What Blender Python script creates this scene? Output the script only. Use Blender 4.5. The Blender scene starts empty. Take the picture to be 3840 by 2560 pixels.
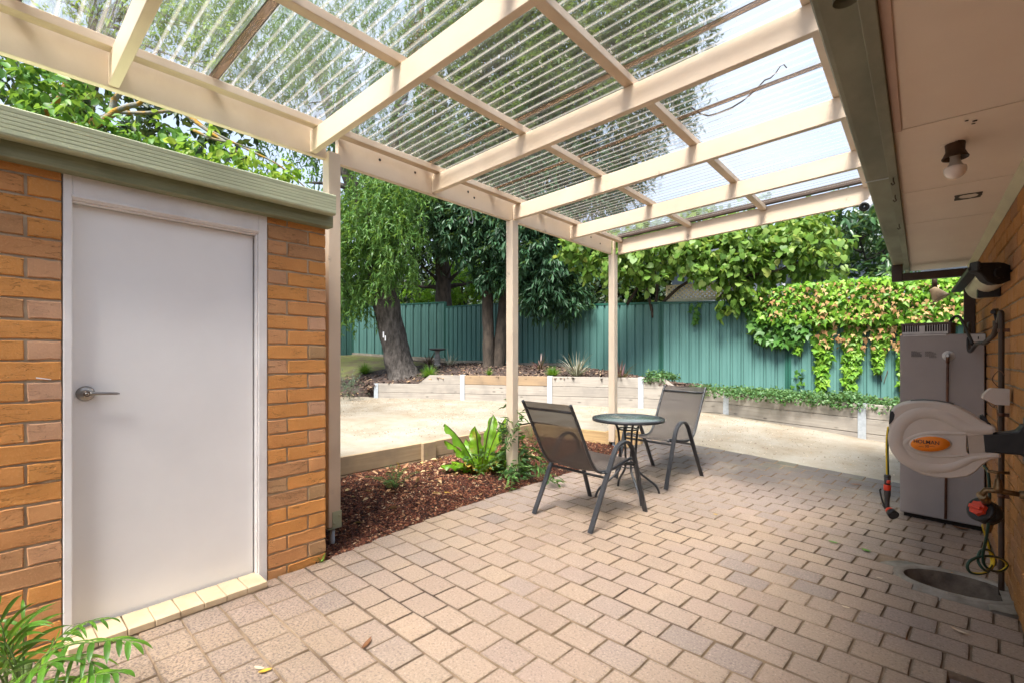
import bpy, math, random
import numpy as np
from mathutils import Vector, Matrix
from mathutils import noise as mnoise
R = math.radians
random.seed(7)
rng = np.random.default_rng(11)
S = bpy.context.scene
COL = S.collection

# ------------------------------------------------------------------ camera, sky, sun, exposure
F_PX, CX, HY, CAM_H = 1765.0, 1920.0, 1335.0, 1.27
YAW = math.atan(1532.0 / F_PX)
SN, CS = math.sin(YAW), math.cos(YAW)
cam_d = bpy.data.cameras.new('camera')
cam_d.lens = 36.0 * F_PX / 3840.0
cam_d.sensor_width = 36.0
cam_d.shift_y = (HY - 1280.0) / 3840.0
cam_d.clip_start = 0.02
cam_d.clip_end = 500
cam = bpy.data.objects.new('camera', cam_d)
cam.location = (0, 0, CAM_H)
cam.rotation_euler = (R(90), 0, YAW)
COL.objects.link(cam)
S.camera = cam

W = bpy.data.worlds.new('World')
S.world = W
W.use_nodes = True
wn = W.node_tree
wn.nodes.clear()
SUN_EL, SUN_AZ = R(60), R(166)
sky = wn.nodes.new('ShaderNodeTexSky')
sky.sky_type = 'NISHITA'
sky.sun_disc = False
sky.sun_elevation = SUN_EL
sky.sun_rotation = SUN_AZ
sky.dust_density = 2.0
sky.air_density = 1.0
tc = wn.nodes.new('ShaderNodeTexCoord')
nz = wn.nodes.new('ShaderNodeTexNoise')
nz.inputs['Scale'].default_value = 2.2
nz.inputs['Detail'].default_value = 6
ramp = wn.nodes.new('ShaderNodeValToRGB')
ramp.color_ramp.elements[0].position = 0.28
ramp.color_ramp.elements[0].color = (0.45, 0.45, 0.45, 1)
ramp.color_ramp.elements[1].position = 0.62
ramp.color_ramp.elements[1].color = (0.95, 0.95, 0.95, 1)
mx = wn.nodes.new('ShaderNodeMix')
mx.data_type = 'RGBA'
mx.inputs[7].default_value = (3.35, 3.85, 4.65, 1)      # thin bright cloud
bg = wn.nodes.new('ShaderNodeBackground')
bg.inputs['Strength'].default_value = 0.115
wo = wn.nodes.new('ShaderNodeOutputWorld')
L = wn.links.new
L(tc.outputs['Generated'], nz.inputs['Vector'])
L(nz.outputs['Fac'], ramp.inputs['Fac'])
L(ramp.outputs['Color'], mx.inputs[0])
L(sky.outputs['Color'], mx.inputs[6])
L(mx.outputs[2], bg.inputs['Color'])
L(bg.outputs['Background'], wo.inputs['Surface'])

sun_d = bpy.data.lights.new('sun', 'SUN')
sun_d.energy = 5.0
sun_d.angle = R(24)
sun_d.color = (1.0, 0.95, 0.88)
sun = bpy.data.objects.new('sun', sun_d)
# the lamp comes from the same direction as the sky's sun
sd = Vector((math.sin(SUN_AZ) * math.cos(SUN_EL), math.cos(SUN_AZ) * math.cos(SUN_EL), math.sin(SUN_EL)))
sun.rotation_euler = sd.to_track_quat('Z', 'Y').to_euler()
COL.objects.link(sun)

vs = S.view_settings
vs.view_transform = 'Standard'
vs.look = 'None'
vs.gamma = 1
vs.use_curve_mapping = False
vs.exposure = 1.38
cy = S.cycles
cy.use_denoising = True
cy.max_bounces = 8
cy.diffuse_bounces = 4
cy.glossy_bounces = 3
cy.transmission_bounces = 6
cy.transparent_max_bounces = 24
cy.caustics_reflective = False
cy.sample_clamp_indirect = 6

# ------------------------------------------------------------------ helpers
def at(u, v, d):
    """a point at distance d from the camera plane, in the direction of photo pixel (u, v)"""
    a, b = (u - CX) / F_PX * d, (HY - v) / F_PX * d
    return Vector((-SN * d + CS * a, CS * d + SN * a, CAM_H + b))

def ray(u, v):
    return at(u, v, 1.0) - Vector((0, 0, CAM_H))

def on_x(u, v, x):
    d = ray(u, v)
    return Vector((0, 0, CAM_H)) + d * (x / d.x)

def on_z(u, v, z=0.0):
    d = ray(u, v)
    return Vector((0, 0, CAM_H)) + d * ((z - CAM_H) / d.z)

def sand_plane(x, y):
    return -0.207 - 0.032 * x + 0.043 * y

def zg(x, y):
    p = max(sand_plane(x, y), 0.0)
    t = min(max((y - 4.4) / 1.7, 0.0), 1.0)
    return p * t * t * (3 - 2 * t)

def on_ground(u, v):
    o, d = Vector((0, 0, CAM_H)), ray(u, v)
    lo, hi = 0.4, 40.0
    for _ in range(50):
        m = (lo + hi) / 2
        q = o + d * m
        if q.z > zg(q.x, q.y):
            lo = m
        else:
            hi = m
    return o + d * lo

class MB:
    """collects shapes and links them as one mesh object"""
    def __init__(s):
        s.v, s.f, s.mi, s.sm = [], [], [], []
        s.m = 0
        s.smooth = False
    def add(s, vs_, fs, smooth=None):
        o = len(s.v)
        s.v.extend([tuple(p) for p in vs_])
        for f in fs:
            s.f.append([i + o for i in f])
            s.mi.append(s.m)
            s.sm.append(s.smooth if smooth is None else smooth)
        return s
    def box(s, lo, hi, bev=0.0, M=None):
        (x0, y0, z0), (x1, y1, z1) = lo, hi
        if x0 > x1: x0, x1 = x1, x0
        if y0 > y1: y0, y1 = y1, y0
        if z0 > z1: z0, z1 = z1, z0
        if bev <= 0:
            vs_ = [(x0,y0,z0),(x1,y0,z0),(x1,y1,z0),(x0,y1,z0),(x0,y0,z1),(x1,y0,z1),(x1,y1,z1),(x0,y1,z1)]
            fs = [(0,3,2,1),(4,5,6,7),(0,1,5,4),(1,2,6,5),(2,3,7,6),(3,0,4,7)]
        else:
            b = min(bev, (x1-x0)/2.01, (y1-y0)/2.01, (z1-z0)/2.01)
            vs_, fs = [], []
            idx = {}
            for ix in (0, 1):
                for iy in (0, 1):
                    for iz in (0, 1):
                        X, Y, Z = (x0, x1)[ix], (y0, y1)[iy], (z0, z1)[iz]
                        sx, sy, sz = (1, -1)[ix], (1, -1)[iy], (1, -1)[iz]
                        idx[ix,iy,iz,0] = len(vs_); vs_.append((X, Y+sy*b, Z+sz*b))
                        idx[ix,iy,iz,1] = len(vs_); vs_.append((X+sx*b, Y, Z+sz*b))
                        idx[ix,iy,iz,2] = len(vs_); vs_.append((X+sx*b, Y+sy*b, Z))
            def q(*k): return [idx[t] for t in k]
            for i in (0, 1):
                fs.append(q((i,0,0,0),(i,1,0,0),(i,1,1,0),(i,0,1,0)))
                fs.append(q((0,i,0,1),(1,i,0,1),(1,i,1,1),(0,i,1,1)))
                fs.append(q((0,0,i,2),(1,0,i,2),(1,1,i,2),(0,1,i,2)))
                for j in (0, 1):
                    fs.append(q((0,i,j,1),(1,i,j,1),(1,i,j,2),(0,i,j,2)))
                    fs.append(q((i,0,j,0),(i,1,j,0),(i,1,j,2),(i,0,j,2)))
                    fs.append(q((i,j,0,0),(i,j,1,0),(i,j,1,1),(i,j,0,1)))
                    for k in (0, 1):
                        fs.append(q((i,j,k,0),(i,j,k,1),(i,j,k,2)))
            c = Vector(((x0+x1)/2, (y0+y1)/2, (z0+z1)/2))
            out = []
            for f in fs:
                p = [Vector(vs_[t]) for t in f]
                n = (p[1]-p[0]).cross(p[2]-p[0])
                if n.dot(sum(p, Vector())/len(p) - c) < 0:
                    f = f[::-1]
                out.append(f)
            fs = out
        if M is not None:
            vs_ = [M @ Vector(p) for p in vs_]
        return s.add(vs_, fs)
    def bar(s, a, b, w, h, up=(0,0,1), bev=0.0):
        """a straight bar of section w (sideways) by h (along up) from a to b"""
        a, b = Vector(a), Vector(b)
        t = (b - a); ln = t.length; t.normalize()
        u = Vector(up); u = (u - t * u.dot(t)).normalized()
        sd_ = u.cross(t)
        M = Matrix(((t.x, sd_.x, u.x, a.x), (t.y, sd_.y, u.y, a.y), (t.z, sd_.z, u.z, a.z), (0,0,0,1)))
        return s.box((0, -w/2, -h/2), (ln, w/2, h/2), bev, M)
    def tube(s, path, r, n=8, cap=True, flat=None, wob=0.0):
        """a tube along a path; r a number or a list; flat=(w, h, sidevector) sweeps a flat bar"""
        P = [Vector(p) for p in path]
        k = len(P)
        rs = r if hasattr(r, '__len__') else [r] * k
        vs_ = []
        prev = None
        for i, p in enumerate(P):
            t = (P[min(i+1, k-1)] - P[max(i-1, 0)]).normalized()
            if flat is not None:
                side = Vector(flat[2]); side = (side - t * side.dot(t)).normalized()
            else:
                if prev is None:
                    ref = Vector((0,0,1)) if abs(t.z) < .9 else Vector((1,0,0))
                    side = t.cross(ref).normalized()
                else:
                    side = (prev - t * prev.dot(t)).normalized()
            prev = side
            up_ = t.cross(side)
            if flat is not None:
                w, h = flat[0]/2, flat[1]/2
                b = min(w, h) * .35
                sec = [(w-b,-h),(w,-h+b),(w,h-b),(w-b,h),(-w+b,h),(-w,h-b),(-w,-h+b),(-w+b,-h)]
                for (x, y) in sec:
                    vs_.append(p + side*x + up_*y)
            else:
                for j in range(n):
                    a = 2*math.pi*j/n
                    rr = rs[i]
                    if wob:
                        q = p + side*math.cos(a) + up_*math.sin(a)
                        rr *= 1 + wob*mnoise.noise(q*2.3) + wob*.5*mnoise.noise(q*6.0)
                    vs_.append(p + side*(rr*math.cos(a)) + up_*(rr*math.sin(a)))
        if flat is not None: n = 8
        fs = []
        for i in range(k-1):
            for j in range(n):
                fs.append((i*n+j, i*n+(j+1) % n, (i+1)*n+(j+1) % n, (i+1)*n+j))
        s.add(vs_, fs, smooth=(flat is None))
        if cap:
            o = len(s.v) - len(vs_)
            s.f.append([o+j for j in range(n)][::-1]); s.mi.append(s.m); s.sm.append(False)
            s.f.append([o+(k-1)*n+j for j in range(n)]); s.mi.append(s.m); s.sm.append(False)
        return s
    def lathe(s, prof, n=16, M=None, close=True):
        """prof: (radius, height) pairs, turned about z"""
        vs_ = []
        for (r, z) in prof:
            for j in range(n):
                a = 2*math.pi*j/n
                vs_.append((r*math.cos(a), r*math.sin(a), z))
        fs = [(i*n+j, i*n+(j+1) % n, (i+1)*n+(j+1) % n, (i+1)*n+j) for i in range(len(prof)-1) for j in range(n)]
        if M is not None: vs_ = [M @ Vector(p) for p in vs_]
        s.add(vs_, fs, smooth=True)
        if close:
            o = len(s.v)-len(vs_)
            s.f.append([o+j for j in range(n)][::-1]); s.mi.append(s.m); s.sm.append(False)
            s.f.append([o+(len(prof)-1)*n+j for j in range(n)]); s.mi.append(s.m); s.sm.append(False)
        return s
    def grid(s, pts, smooth=True):
        """pts[i][j] -> surface"""
        m, n = len(pts), len(pts[0])
        return s.add([p for row in pts for p in row],
                     [(i*n+j, i*n+j+1, (i+1)*n+j+1, (i+1)*n+j) for i in range(m-1) for j in range(n-1)], smooth)
    def mesh(s, name, mats):
        me = bpy.data.meshes.new(name)
        me.from_pydata(s.v, [], s.f)
        if not isinstance(mats, (list, tuple)): mats = [mats]
        for m in mats: me.materials.append(m)
        me.polygons.foreach_set('material_index', s.mi)
        me.polygons.foreach_set('use_smooth', s.sm)
        me.update()
        return me
    def build(s, name, mats, parent=None):
        """vertices are in world coordinates; a parent's location is taken off"""
        me = s.mesh(name, mats)
        o = bpy.data.objects.new(name, me)
        COL.objects.link(o)
        if parent is not None:
            o.parent = parent
            p = parent
            off = Vector()
            while p is not None:
                off += p.location
                p = p.parent
            me.transform(Matrix.Translation(-off))
        return o
    def local(s, name, mats, parent):
        """vertices are already in the parent's space"""
        o = bpy.data.objects.new(name, s.mesh(name, mats))
        COL.objects.link(o)
        o.parent = parent
        return o

def tag(o, label=None, cat=None, group=None, kind=None):
    if label: o['label'] = label
    if cat: o['category'] = cat
    if group: o['group'] = group
    if kind: o['kind'] = kind
    return o

def thing(name, loc, label, cat, rz=0.0, group=None):
    o = bpy.data.objects.new(name, None)
    o.empty_display_size = 0.1
    o.location = loc
    o.rotation_euler = (0, 0, rz)
    COL.objects.link(o)
    return tag(o, label, cat, group)

def inst(name, me, parent, loc, rz=0.0, scale=(1,1,1), tilt=(0,0)):
    o = bpy.data.objects.new(name, me)
    COL.objects.link(o)
    o.parent = parent
    o.location = loc
    o.rotation_euler = (tilt[0], tilt[1], rz)
    o.scale = scale
    return o

def copy_tree(o, parent=None):
    c = o.copy()
    COL.objects.link(c)
    c.parent = parent
    for ch in list(o.children):
        copy_tree(ch, c)
    return c

def smooth_path(pts, n=6):
    """Catmull-Rom through the points"""
    P = [Vector(p) for p in pts]
    out = []
    for i in range(len(P)-1):
        p0, p1, p2, p3 = P[max(i-1,0)], P[i], P[i+1], P[min(i+2, len(P)-1)]
        for k in range(n):
            t = k/n
            out.append(.5*((2*p1)+(p2-p0)*t+(2*p0-5*p1+4*p2-p3)*t*t+(3*p1-p0-3*p2+p3)*t**3))
    out.append(P[-1])
    return out

# ------------------------------------------------------------------ materials
def new_mat(name):
    m = bpy.data.materials.new(name)
    m.use_nodes = True
    nt = m.node_tree
    nt.nodes.clear()
    return m, nt
def nd(nt, t, **kw):
    n = nt.nodes.new(t)
    for k, v in kw.items():
        if k in n.inputs: n.inputs[k].default_value = v
        else: setattr(n, k, v)
    return n
def c4(c): return (c[0], c[1], c[2], 1)
def rgbmix(nt, fac, a, b, blend='MIX'):
    n = nt.nodes.new('ShaderNodeMix'); n.data_type = 'RGBA'; n.blend_type = blend
    for i, v in ((0, fac), (6, a), (7, b)):
        if isinstance(v, (int, float)): n.inputs[i].default_value = v
        elif isinstance(v, (tuple, list)): n.inputs[i].default_value = c4(v)
        else: nt.links.new(v, n.inputs[i])
    return n.outputs[2]
def rampn(nt, fac, stops):
    n = nt.nodes.new('ShaderNodeValToRGB')
    e = n.color_ramp.elements
    while len(e) < len(stops): e.new(.5)
    for i, (p, c) in enumerate(stops):
        e[i].position = p
        e[i].color = c4(c) if hasattr(c, '__len__') else (c, c, c, 1)
    nt.links.new(fac, n.inputs['Fac'])
    return n.outputs['Color']
def coords(nt, stretch=(1,1,1), per_object=False):
    t = nt.nodes.new('ShaderNodeTexCoord')
    mp = nt.nodes.new('ShaderNodeMapping')
    mp.inputs['Scale'].default_value = stretch
    if per_object:
        oi = nt.nodes.new('ShaderNodeObjectInfo')
        ml = nt.nodes.new('ShaderNodeMath'); ml.operation = 'MULTIPLY'; ml.inputs[1].default_value = 57.0
        nt.links.new(oi.outputs['Random'], ml.inputs[0])
        nt.links.new(ml.outputs[0], mp.inputs['Location'])
    nt.links.new(t.outputs['Object'], mp.inputs['Vector'])
    return mp.outputs['Vector']
def noise(nt, vec, scale, detail=4, rough=.55):
    n = nd(nt, 'ShaderNodeTexNoise', Scale=scale, Detail=detail, Roughness=rough)
    nt.links.new(vec, n.inputs['Vector'])
    return n.outputs['Fac']
def finish(nt, col, rough=.7, bump=None, bstr=.3, bdist=.01, metal=0.0, spec=.4, coat=0.0):
    p = nd(nt, 'ShaderNodeBsdfPrincipled')
    if isinstance(col, (tuple, list)): p.inputs['Base Color'].default_value = c4(col)
    else: nt.links.new(col, p.inputs['Base Color'])
    if isinstance(rough, (int, float)): p.inputs['Roughness'].default_value = rough
    else: nt.links.new(rough, p.inputs['Roughness'])
    p.inputs['Metallic'].default_value = metal
    p.inputs['Specular IOR Level'].default_value = spec
    p.inputs['Coat Weight'].default_value = coat
    if bump is not None:
        b = nd(nt, 'ShaderNodeBump', Strength=bstr, Distance=bdist)
        nt.links.new(bump, b.inputs['Height'])
        nt.links.new(b.outputs['Normal'], p.inputs['Normal'])
    o = nd(nt, 'ShaderNodeOutputMaterial')
    nt.links.new(p.outputs[0], o.inputs['Surface'])
    return p
def math2(nt, op, a, b=None):
    n = nt.nodes.new('ShaderNodeMath'); n.operation = op
    for i, v in enumerate((a, b)):
        if v is None: continue
        if isinstance(v, (int, float)): n.inputs[i].default_value = v
        else: nt.links.new(v, n.inputs[i])
    return n.outputs[0]
def plain(name, c1, c2=None, scale=8, rough=.6, bump=.1, bscale=60, stretch=(1,1,1), metal=0, spec=.4, bdist=.004, per_object=False, lo=.35, hi=.65):
    """two-tone mottled paint / plastic / stone"""
    m, nt = new_mat(name)
    v = coords(nt, stretch, per_object)
    c2 = c2 or tuple(x*.82 for x in c1)
    col = rampn(nt, noise(nt, v, scale, 5), [(lo, c1), (hi, c2)])
    finish(nt, col, rough, noise(nt, v, bscale, 3), bump, bdist, metal, spec)
    return m

def brick_mat(name, ramp, crack=.7, fine=1.0, dirt=0.0):
    m, nt = new_mat(name)
    v = coords(nt, (1,1,1), True)
    oi = nd(nt, 'ShaderNodeObjectInfo')
    base = rampn(nt, oi.outputs['Random'], ramp)
    n1 = noise(nt, v, 9, 5)
    col = rgbmix(nt, math2(nt, 'MULTIPLY', n1, .55), base, rgbmix(nt, 1.0, base, (.62,.55,.5), 'MULTIPLY'))
    n2 = noise(nt, v, 120, 3)
    col = rgbmix(nt, rampn(nt, n2, [(.54, 0.0), (.78, .4)]), col, (.74,.44,.21))
    # hairline cracks: thin iso-lines of a noise
    vv = coords(nt, (1,.45,2.2), True)
    n3 = noise(nt, vv, 16, 3, .6)
    a = math2(nt, 'ABSOLUTE', math2(nt, 'SUBTRACT', n3, .5))
    line = rampn(nt, a, [(0.0, 1.0), (.012, 0.0)])
    gate = rampn(nt, noise(nt, v, 5, 2), [(.44, 0.0), (.58, crack)])
    ck = math2(nt, 'MULTIPLY', line, gate)
    col = rgbmix(nt, ck, col, (.09,.045,.02))
    h = math2(nt, 'SUBTRACT', math2(nt, 'ADD', math2(nt, 'MULTIPLY', n2, .5), math2(nt, 'MULTIPLY', n1, .4)), ck)
    finish(nt, col, .88, h, .8*fine, .005, 0, .2)
    return m

def timber(name, c1, c2, axis=0, rough=.75, grain=1.0, knot=.5, bump=.25, spec=.25, per_object=True, stain=None):
    """sawn timber, grain along the given axis"""
    m, nt = new_mat(name)
    st = [14, 14, 14]; st[axis] = .8
    v = coords(nt, tuple(st), per_object)
    g = noise(nt, v, 2.2, 6, .6)
    st2 = [60, 60, 60]; st2[axis] = 1.5
    g2 = noise(nt, coords(nt, tuple(st2), per_object), 1.2, 3)
    col = rampn(nt, math2(nt, 'ADD', math2(nt, 'MULTIPLY', g, .7), math2(nt, 'MULTIPLY', g2, .3)), [(.36, c1), (.64, c2)])
    st3 = [9, 9, 9]; st3[axis] = 3.2
    vo = nd(nt, 'ShaderNodeTexVoronoi', Scale=.8)
    nt.links.new(coords(nt, tuple(st3), per_object), vo.inputs['Vector'])
    kn = rampn(nt, vo.outputs['Distance'], [(.05, knot), (.13, 0.0)])
    col = rgbmix(nt, kn, col, tuple(x*.3 for x in c2))
    if stain:
        col = rgbmix(nt, rampn(nt, noise(nt, coords(nt, (1,1,1), per_object), 3.0, 5), [(.48, 0.0), (.7, .75)]), col, stain)
    oi = nd(nt, 'ShaderNodeObjectInfo')
    col = rgbmix(nt, math2(nt, 'MULTIPLY', oi.outputs['Random'], .3*grain), col, tuple(x*.6 for x in c1))
    finish(nt, col, rough, g2, bump, .003, 0, spec)
    return m

def leaf_mat(name, stops, trans=.35, rough=.45, spec=.35, zvar=True):
    """leaves: every leaf its own shade"""
    m, nt = new_mat(name)
    g = nd(nt, 'ShaderNodeNewGeometry')
    t = nd(nt, 'ShaderNodeTexCoord')
    big = noise(nt, t.outputs['Object'], .9, 3)
    f = math2(nt, 'ADD', math2(nt, 'MULTIPLY', g.outputs['Random Per Island'], .7), math2(nt, 'MULTIPLY', big, .3))
    col = rampn(nt, f, stops)
    p = nd(nt, 'ShaderNodeBsdfPrincipled', Roughness=rough)
    p.inputs['Specular IOR Level'].default_value = spec
    nt.links.new(col, p.inputs['Base Color'])
    tr = nd(nt, 'ShaderNodeBsdfTranslucent')
    nt.links.new(rgbmix(nt, .35, col, (.35,.45,.04)), tr.inputs['Color'])
    ms = nd(nt, 'ShaderNodeMixShader'); ms.inputs[0].default_value = trans
    nt.links.new(p.outputs[0], ms.inputs[1]); nt.links.new(tr.outputs[0], ms.inputs[2])
    o = nd(nt, 'ShaderNodeOutputMaterial'); nt.links.new(ms.outputs[0], o.inputs['Surface'])
    return m

M = {}
M['brick'] = brick_mat('brick_orange', [(0.0,(.64,.29,.085)),(.35,(.70,.325,.10)),(.6,(.66,.305,.10)),(.8,(.60,.295,.125)),(.93,(.50,.27,.13))])
M['brick_header'] = brick_mat('brick_header', [(0.0,(.65,.30,.09)),(.3,(.68,.315,.10)),(.5,(.60,.33,.175)),(.66,(.62,.38,.25)),(.8,(.55,.31,.17)),(.92,(.45,.28,.14))])
M['house_brick'] = brick_mat('house_brick', [(0.0,(.42,.20,.065)),(.4,(.47,.23,.08)),(.7,(.42,.21,.09)),(.9,(.36,.19,.10))], .45)
M['mortar'] = plain('mortar', (.54,.44,.31), (.38,.30,.21), 14, .95, .5, 150, bdist=.004)
M['house_mortar'] = plain('house_mortar', (.30,.24,.17), (.20,.16,.11), 14, .95, .5, 150, bdist=.004)
def painted(name, c1, c2):
    """paint over timber: faint grain, a few knots showing through, some dust"""
    m, nt = new_mat(name)
    pos = nd(nt, 'ShaderNodeNewGeometry').outputs['Position']
    col = rampn(nt, noise(nt, pos, 3, 5), [(.35, c1), (.65, c2)])
    vo = nd(nt, 'ShaderNodeTexVoronoi', Scale=2.6); nt.links.new(pos, vo.inputs['Vector'])
    kn = math2(nt, 'MULTIPLY', rampn(nt, vo.outputs['Distance'], [(.03, 1.0), (.10, 0.0)]), rampn(nt, noise(nt, pos, 60, 3), [(.45, .2), (.6, 1.0)]))
    col = rgbmix(nt, kn, col, tuple(x*.5 for x in c2))
    st = noise(nt, pos, 1.3, 6, .65)
    col = rgbmix(nt, rampn(nt, st, [(.55, 0.0), (.72, .35)]), col, (c2[0]*.72, c2[1]*.68, c2[2]*.62))
    finish(nt, col, .45, math2(nt, 'ADD', noise(nt, pos, 70, 3), math2(nt, 'MULTIPLY', kn, -1.0)), .16, .004, 0, .35)
    return m
M['cream'] = painted('cream_paint', (.73,.60,.455), (.68,.55,.41))
M['cream_dirty'] = plain('cream_paint_worn', (.68,.55,.41), (.54,.41,.28), 7, .5, .2, 60, stretch=(1,.3,1))
M['white_paint'] = plain('white_paint', (.90,.885,.87), (.85,.835,.825), 2.5, .35, .05, 70, spec=.45)
M['frame_paint'] = plain('frame_paint', (.86,.83,.81), (.78,.74,.72), 6, .45, .15, 50)
M['sage'] = plain('sage_metal', (.50,.535,.36), (.40,.43,.28), 2.2, .42, .05, 40, stretch=(1,.25,3), spec=.4)
M['fascia_green'] = timber('weathered_green_fascia', (.19,.21,.12), (.35,.36,.235), 1, .8, 1, .35, .7, stain=(.10,.11,.06))
M['gutter_green'] = plain('gutter_green', (.26,.27,.195), (.15,.155,.11), 5, .55, .12, 40, stretch=(1,.4,1))
M['soffit'] = plain('soffit_sheet', (.83,.755,.66), (.79,.71,.62), 3, .75, .06, 220)
M['soffit_strip'] = plain('cover_strip', (.58,.44,.36), (.53,.40,.33), 5, .7, .1, 60)
M['quad'] = plain('eave_quad', (.56,.52,.37), (.48,.44,.31), 4, .55, .1, 40)
M['black'] = plain('black_plastic', (.014,.014,.015), (.022,.022,.022), 12, .45, .15, 120)
M['dark_metal'] = plain('charcoal_metal', (.035,.037,.042), (.028,.03,.034), 20, .38, .05, 100, spec=.5)
M['brown_pipe'] = plain('brown_pipe', (.06,.035,.022), (.04,.025,.017), 9, .5, .1, 50)
M['steel'] = plain('brushed_steel', (.36,.34,.32), (.30,.28,.26), 30, .28, .05, 200, metal=1.0)
M['galv'] = plain('galvanised_steel', (.52,.56,.60), (.42,.46,.50), 22, .5, .08, 60, metal=.35)
M['brass'] = plain('old_brass', (.30,.20,.10), (.16,.11,.06), 40, .42, .2, 120, metal=.85)
M['copper'] = plain('old_copper', (.16,.075,.045), (.10,.05,.035), 20, .5, .2, 60, metal=.5)
M['heater'] = plain('heater_grey', (.31,.275,.26), (.28,.247,.235), 3, .5, .06, 180)
M['heater_trim'] = plain('heater_trim', (.12,.085,.075), (.09,.065,.055), 12, .6, .15, 60)
M['light_metal'] = plain('light_bracket', (.62,.60,.58), (.5,.48,.46), 12, .5, .1, 60)
M['reel'] = plain('reel_beige', (.56,.50,.44), (.50,.445,.385), 5, .5, .07, 260)
M['reel_dark'] = plain('reel_dark_beige', (.44,.37,.30), (.40,.33,.265), 6, .55, .07, 260)
M['orange'] = plain('orange_badge', (.80,.235,.012), (.70,.19,.012), 12, .4, .05, 60)
M['red_plastic'] = plain('red_plastic', (.72,.065,.025), (.6,.05,.02), 12, .4, .08, 80)
M['hose_yellow'] = plain('hose_yellow', (.66,.48,.02), (.58,.40,.02), 10, .45, .08, 80)
M['hose_green'] = plain('hose_green', (.015,.055,.035), (.012,.04,.028), 10, .4, .08, 80)
M['concrete'] = plain('old_concrete', (.36,.32,.265), (.22,.19,.15), 9, .92, .6, 120, bdist=.006)
M['birdbath'] = plain('birdbath_stone', (.40,.37,.34), (.26,.24,.22), 14, .9, .5, 80)
M['birdbath_top'] = plain('birdbath_dish', (.16,.15,.145), (.10,.095,.09), 14, .9, .5, 80)
M['sill'] = plain('cream_sill_tile', (.66,.53,.36), (.60,.46,.29), 10, .8, .25, 200, per_object=True)
M['cover_cream'] = plain('clothesline_cover', (.64,.58,.44), (.52,.46,.35), 6, .4, .06, 60)
M['box_white'] = plain('junction_box', (.60,.53,.47), (.55,.48,.42), 8, .5, .06, 60)
M['cam_white'] = plain('camera_white', (.80,.80,.82), (.74,.74,.76), 8, .35, .04, 60)
M['bulb'] = plain('frosted_bulb', (.82,.76,.72), (.78,.72,.68), 4, .15, .02, 40, spec=.6)
M['bulb_neck'] = plain('bulb_collar', (.45,.42,.38), (.38,.35,.31), 8, .5, .05, 60)
M['bakelite'] = plain('brown_holder', (.055,.026,.012), (.035,.018,.009), 30, .5, .2, 90)
M['print'] = plain('dark_print', (.03,.028,.027), (.035,.03,.03), 8, .7, .0, 60)
M['grey_print'] = plain('grey_print', (.075,.066,.062), (.09,.08,.075), 60, .7, .0, 60)
M['rail_green'] = plain('fence_rail_green', (.022,.105,.075), (.018,.085,.06), 4, .4, .03, 40)
M['lattice'] = plain('cream_lattice', (.82,.74,.55), (.76,.68,.50), 8, .6, .05, 60)
M['nb_wall'] = plain('neighbour_wall', (.30,.34,.38), (.25,.29,.33), 5, .7, .1, 40)
M['nb_roof'] = plain('neighbour_roof', (.07,.075,.085), (.05,.055,.06), 6, .6, .1, 40)
M['slat'] = timber('drain_slat_timber', (.16,.11,.10), (.24,.18,.165), 1, .7, 1, .3, .4)
M['dark_hole'] = plain('dark_pit', (.02,.017,.014), (.015,.013,.01), 8, 1, .2, 40)
M['pine'] = timber('pine_edging', (.44,.325,.20), (.32,.225,.13), 1, .8, 1, .5, .3, stain=(.24,.18,.12))
M['sleeper'] = timber('weathered_sleeper', (.39,.355,.31), (.29,.26,.225), 0, .85, 1, .8, .35, stain=(.235,.215,.195))
M['sleeper_new'] = timber('brown_sleeper', (.38,.27,.165), (.29,.205,.13), 0, .85, 1, .8, .35, stain=(.22,.165,.12))
M['bark'] = plain('grey_bark', (.115,.10,.09), (.035,.03,.026), 13, .95, 1.0, 22, stretch=(1,1,.35), bdist=.05)
M['bark_dark'] = plain('dark_bark', (.085,.065,.05), (.035,.028,.022), 9, .95, .8, 30, stretch=(1,1,.4), bdist=.03)
M['bark_lichen'] = plain('lichen_bark', (.30,.17,.02), (.19,.19,.16), 7, .95, .7, 40, bdist=.02, lo=.42, hi=.55)
M['stem'] = plain('brown_stem', (.10,.06,.035), (.07,.045,.03), 9, .8, .2, 40)
M['stem_green'] = plain('green_stem', (.10,.17,.03), (.08,.12,.03), 9, .6, .2, 40)
M['leaf_willow'] = leaf_mat('willow_leaf', [(.1,(.05,.13,.025)),(.5,(.095,.215,.045)),(.9,(.17,.31,.085))], .45)
M['leaf_ever'] = leaf_mat('evergreen_leaf', [(.1,(.016,.055,.026)),(.5,(.034,.095,.044)),(.9,(.075,.17,.08))], .22, .42, .3)
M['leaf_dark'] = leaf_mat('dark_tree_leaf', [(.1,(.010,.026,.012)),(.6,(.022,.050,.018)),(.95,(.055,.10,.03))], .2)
M['leaf_canopy'] = leaf_mat('canopy_leaf', [(.1,(.022,.055,.015)),(.5,(.055,.115,.026)),(.9,(.12,.20,.045))], .4, .5, .25)
M['leaf_fresh'] = leaf_mat('fresh_leaf', [(.1,(.10,.26,.02)),(.5,(.20,.42,.035)),(.9,(.36,.56,.08))], .55)
M['leaf_ash'] = leaf_mat('ash_leaf', [(.12,(.045,.14,.02)),(.5,(.09,.235,.03)),(.8,(.16,.32,.045)),(.9,(.36,.43,.07)),(.97,(.32,.15,.08))], .45)
M['leaf_lime'] = leaf_mat('lime_leaf', [(.1,(.10,.25,.03)),(.5,(.21,.39,.05)),(.85,(.42,.52,.09)),(.96,(.72,.70,.32))], .5)
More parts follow.
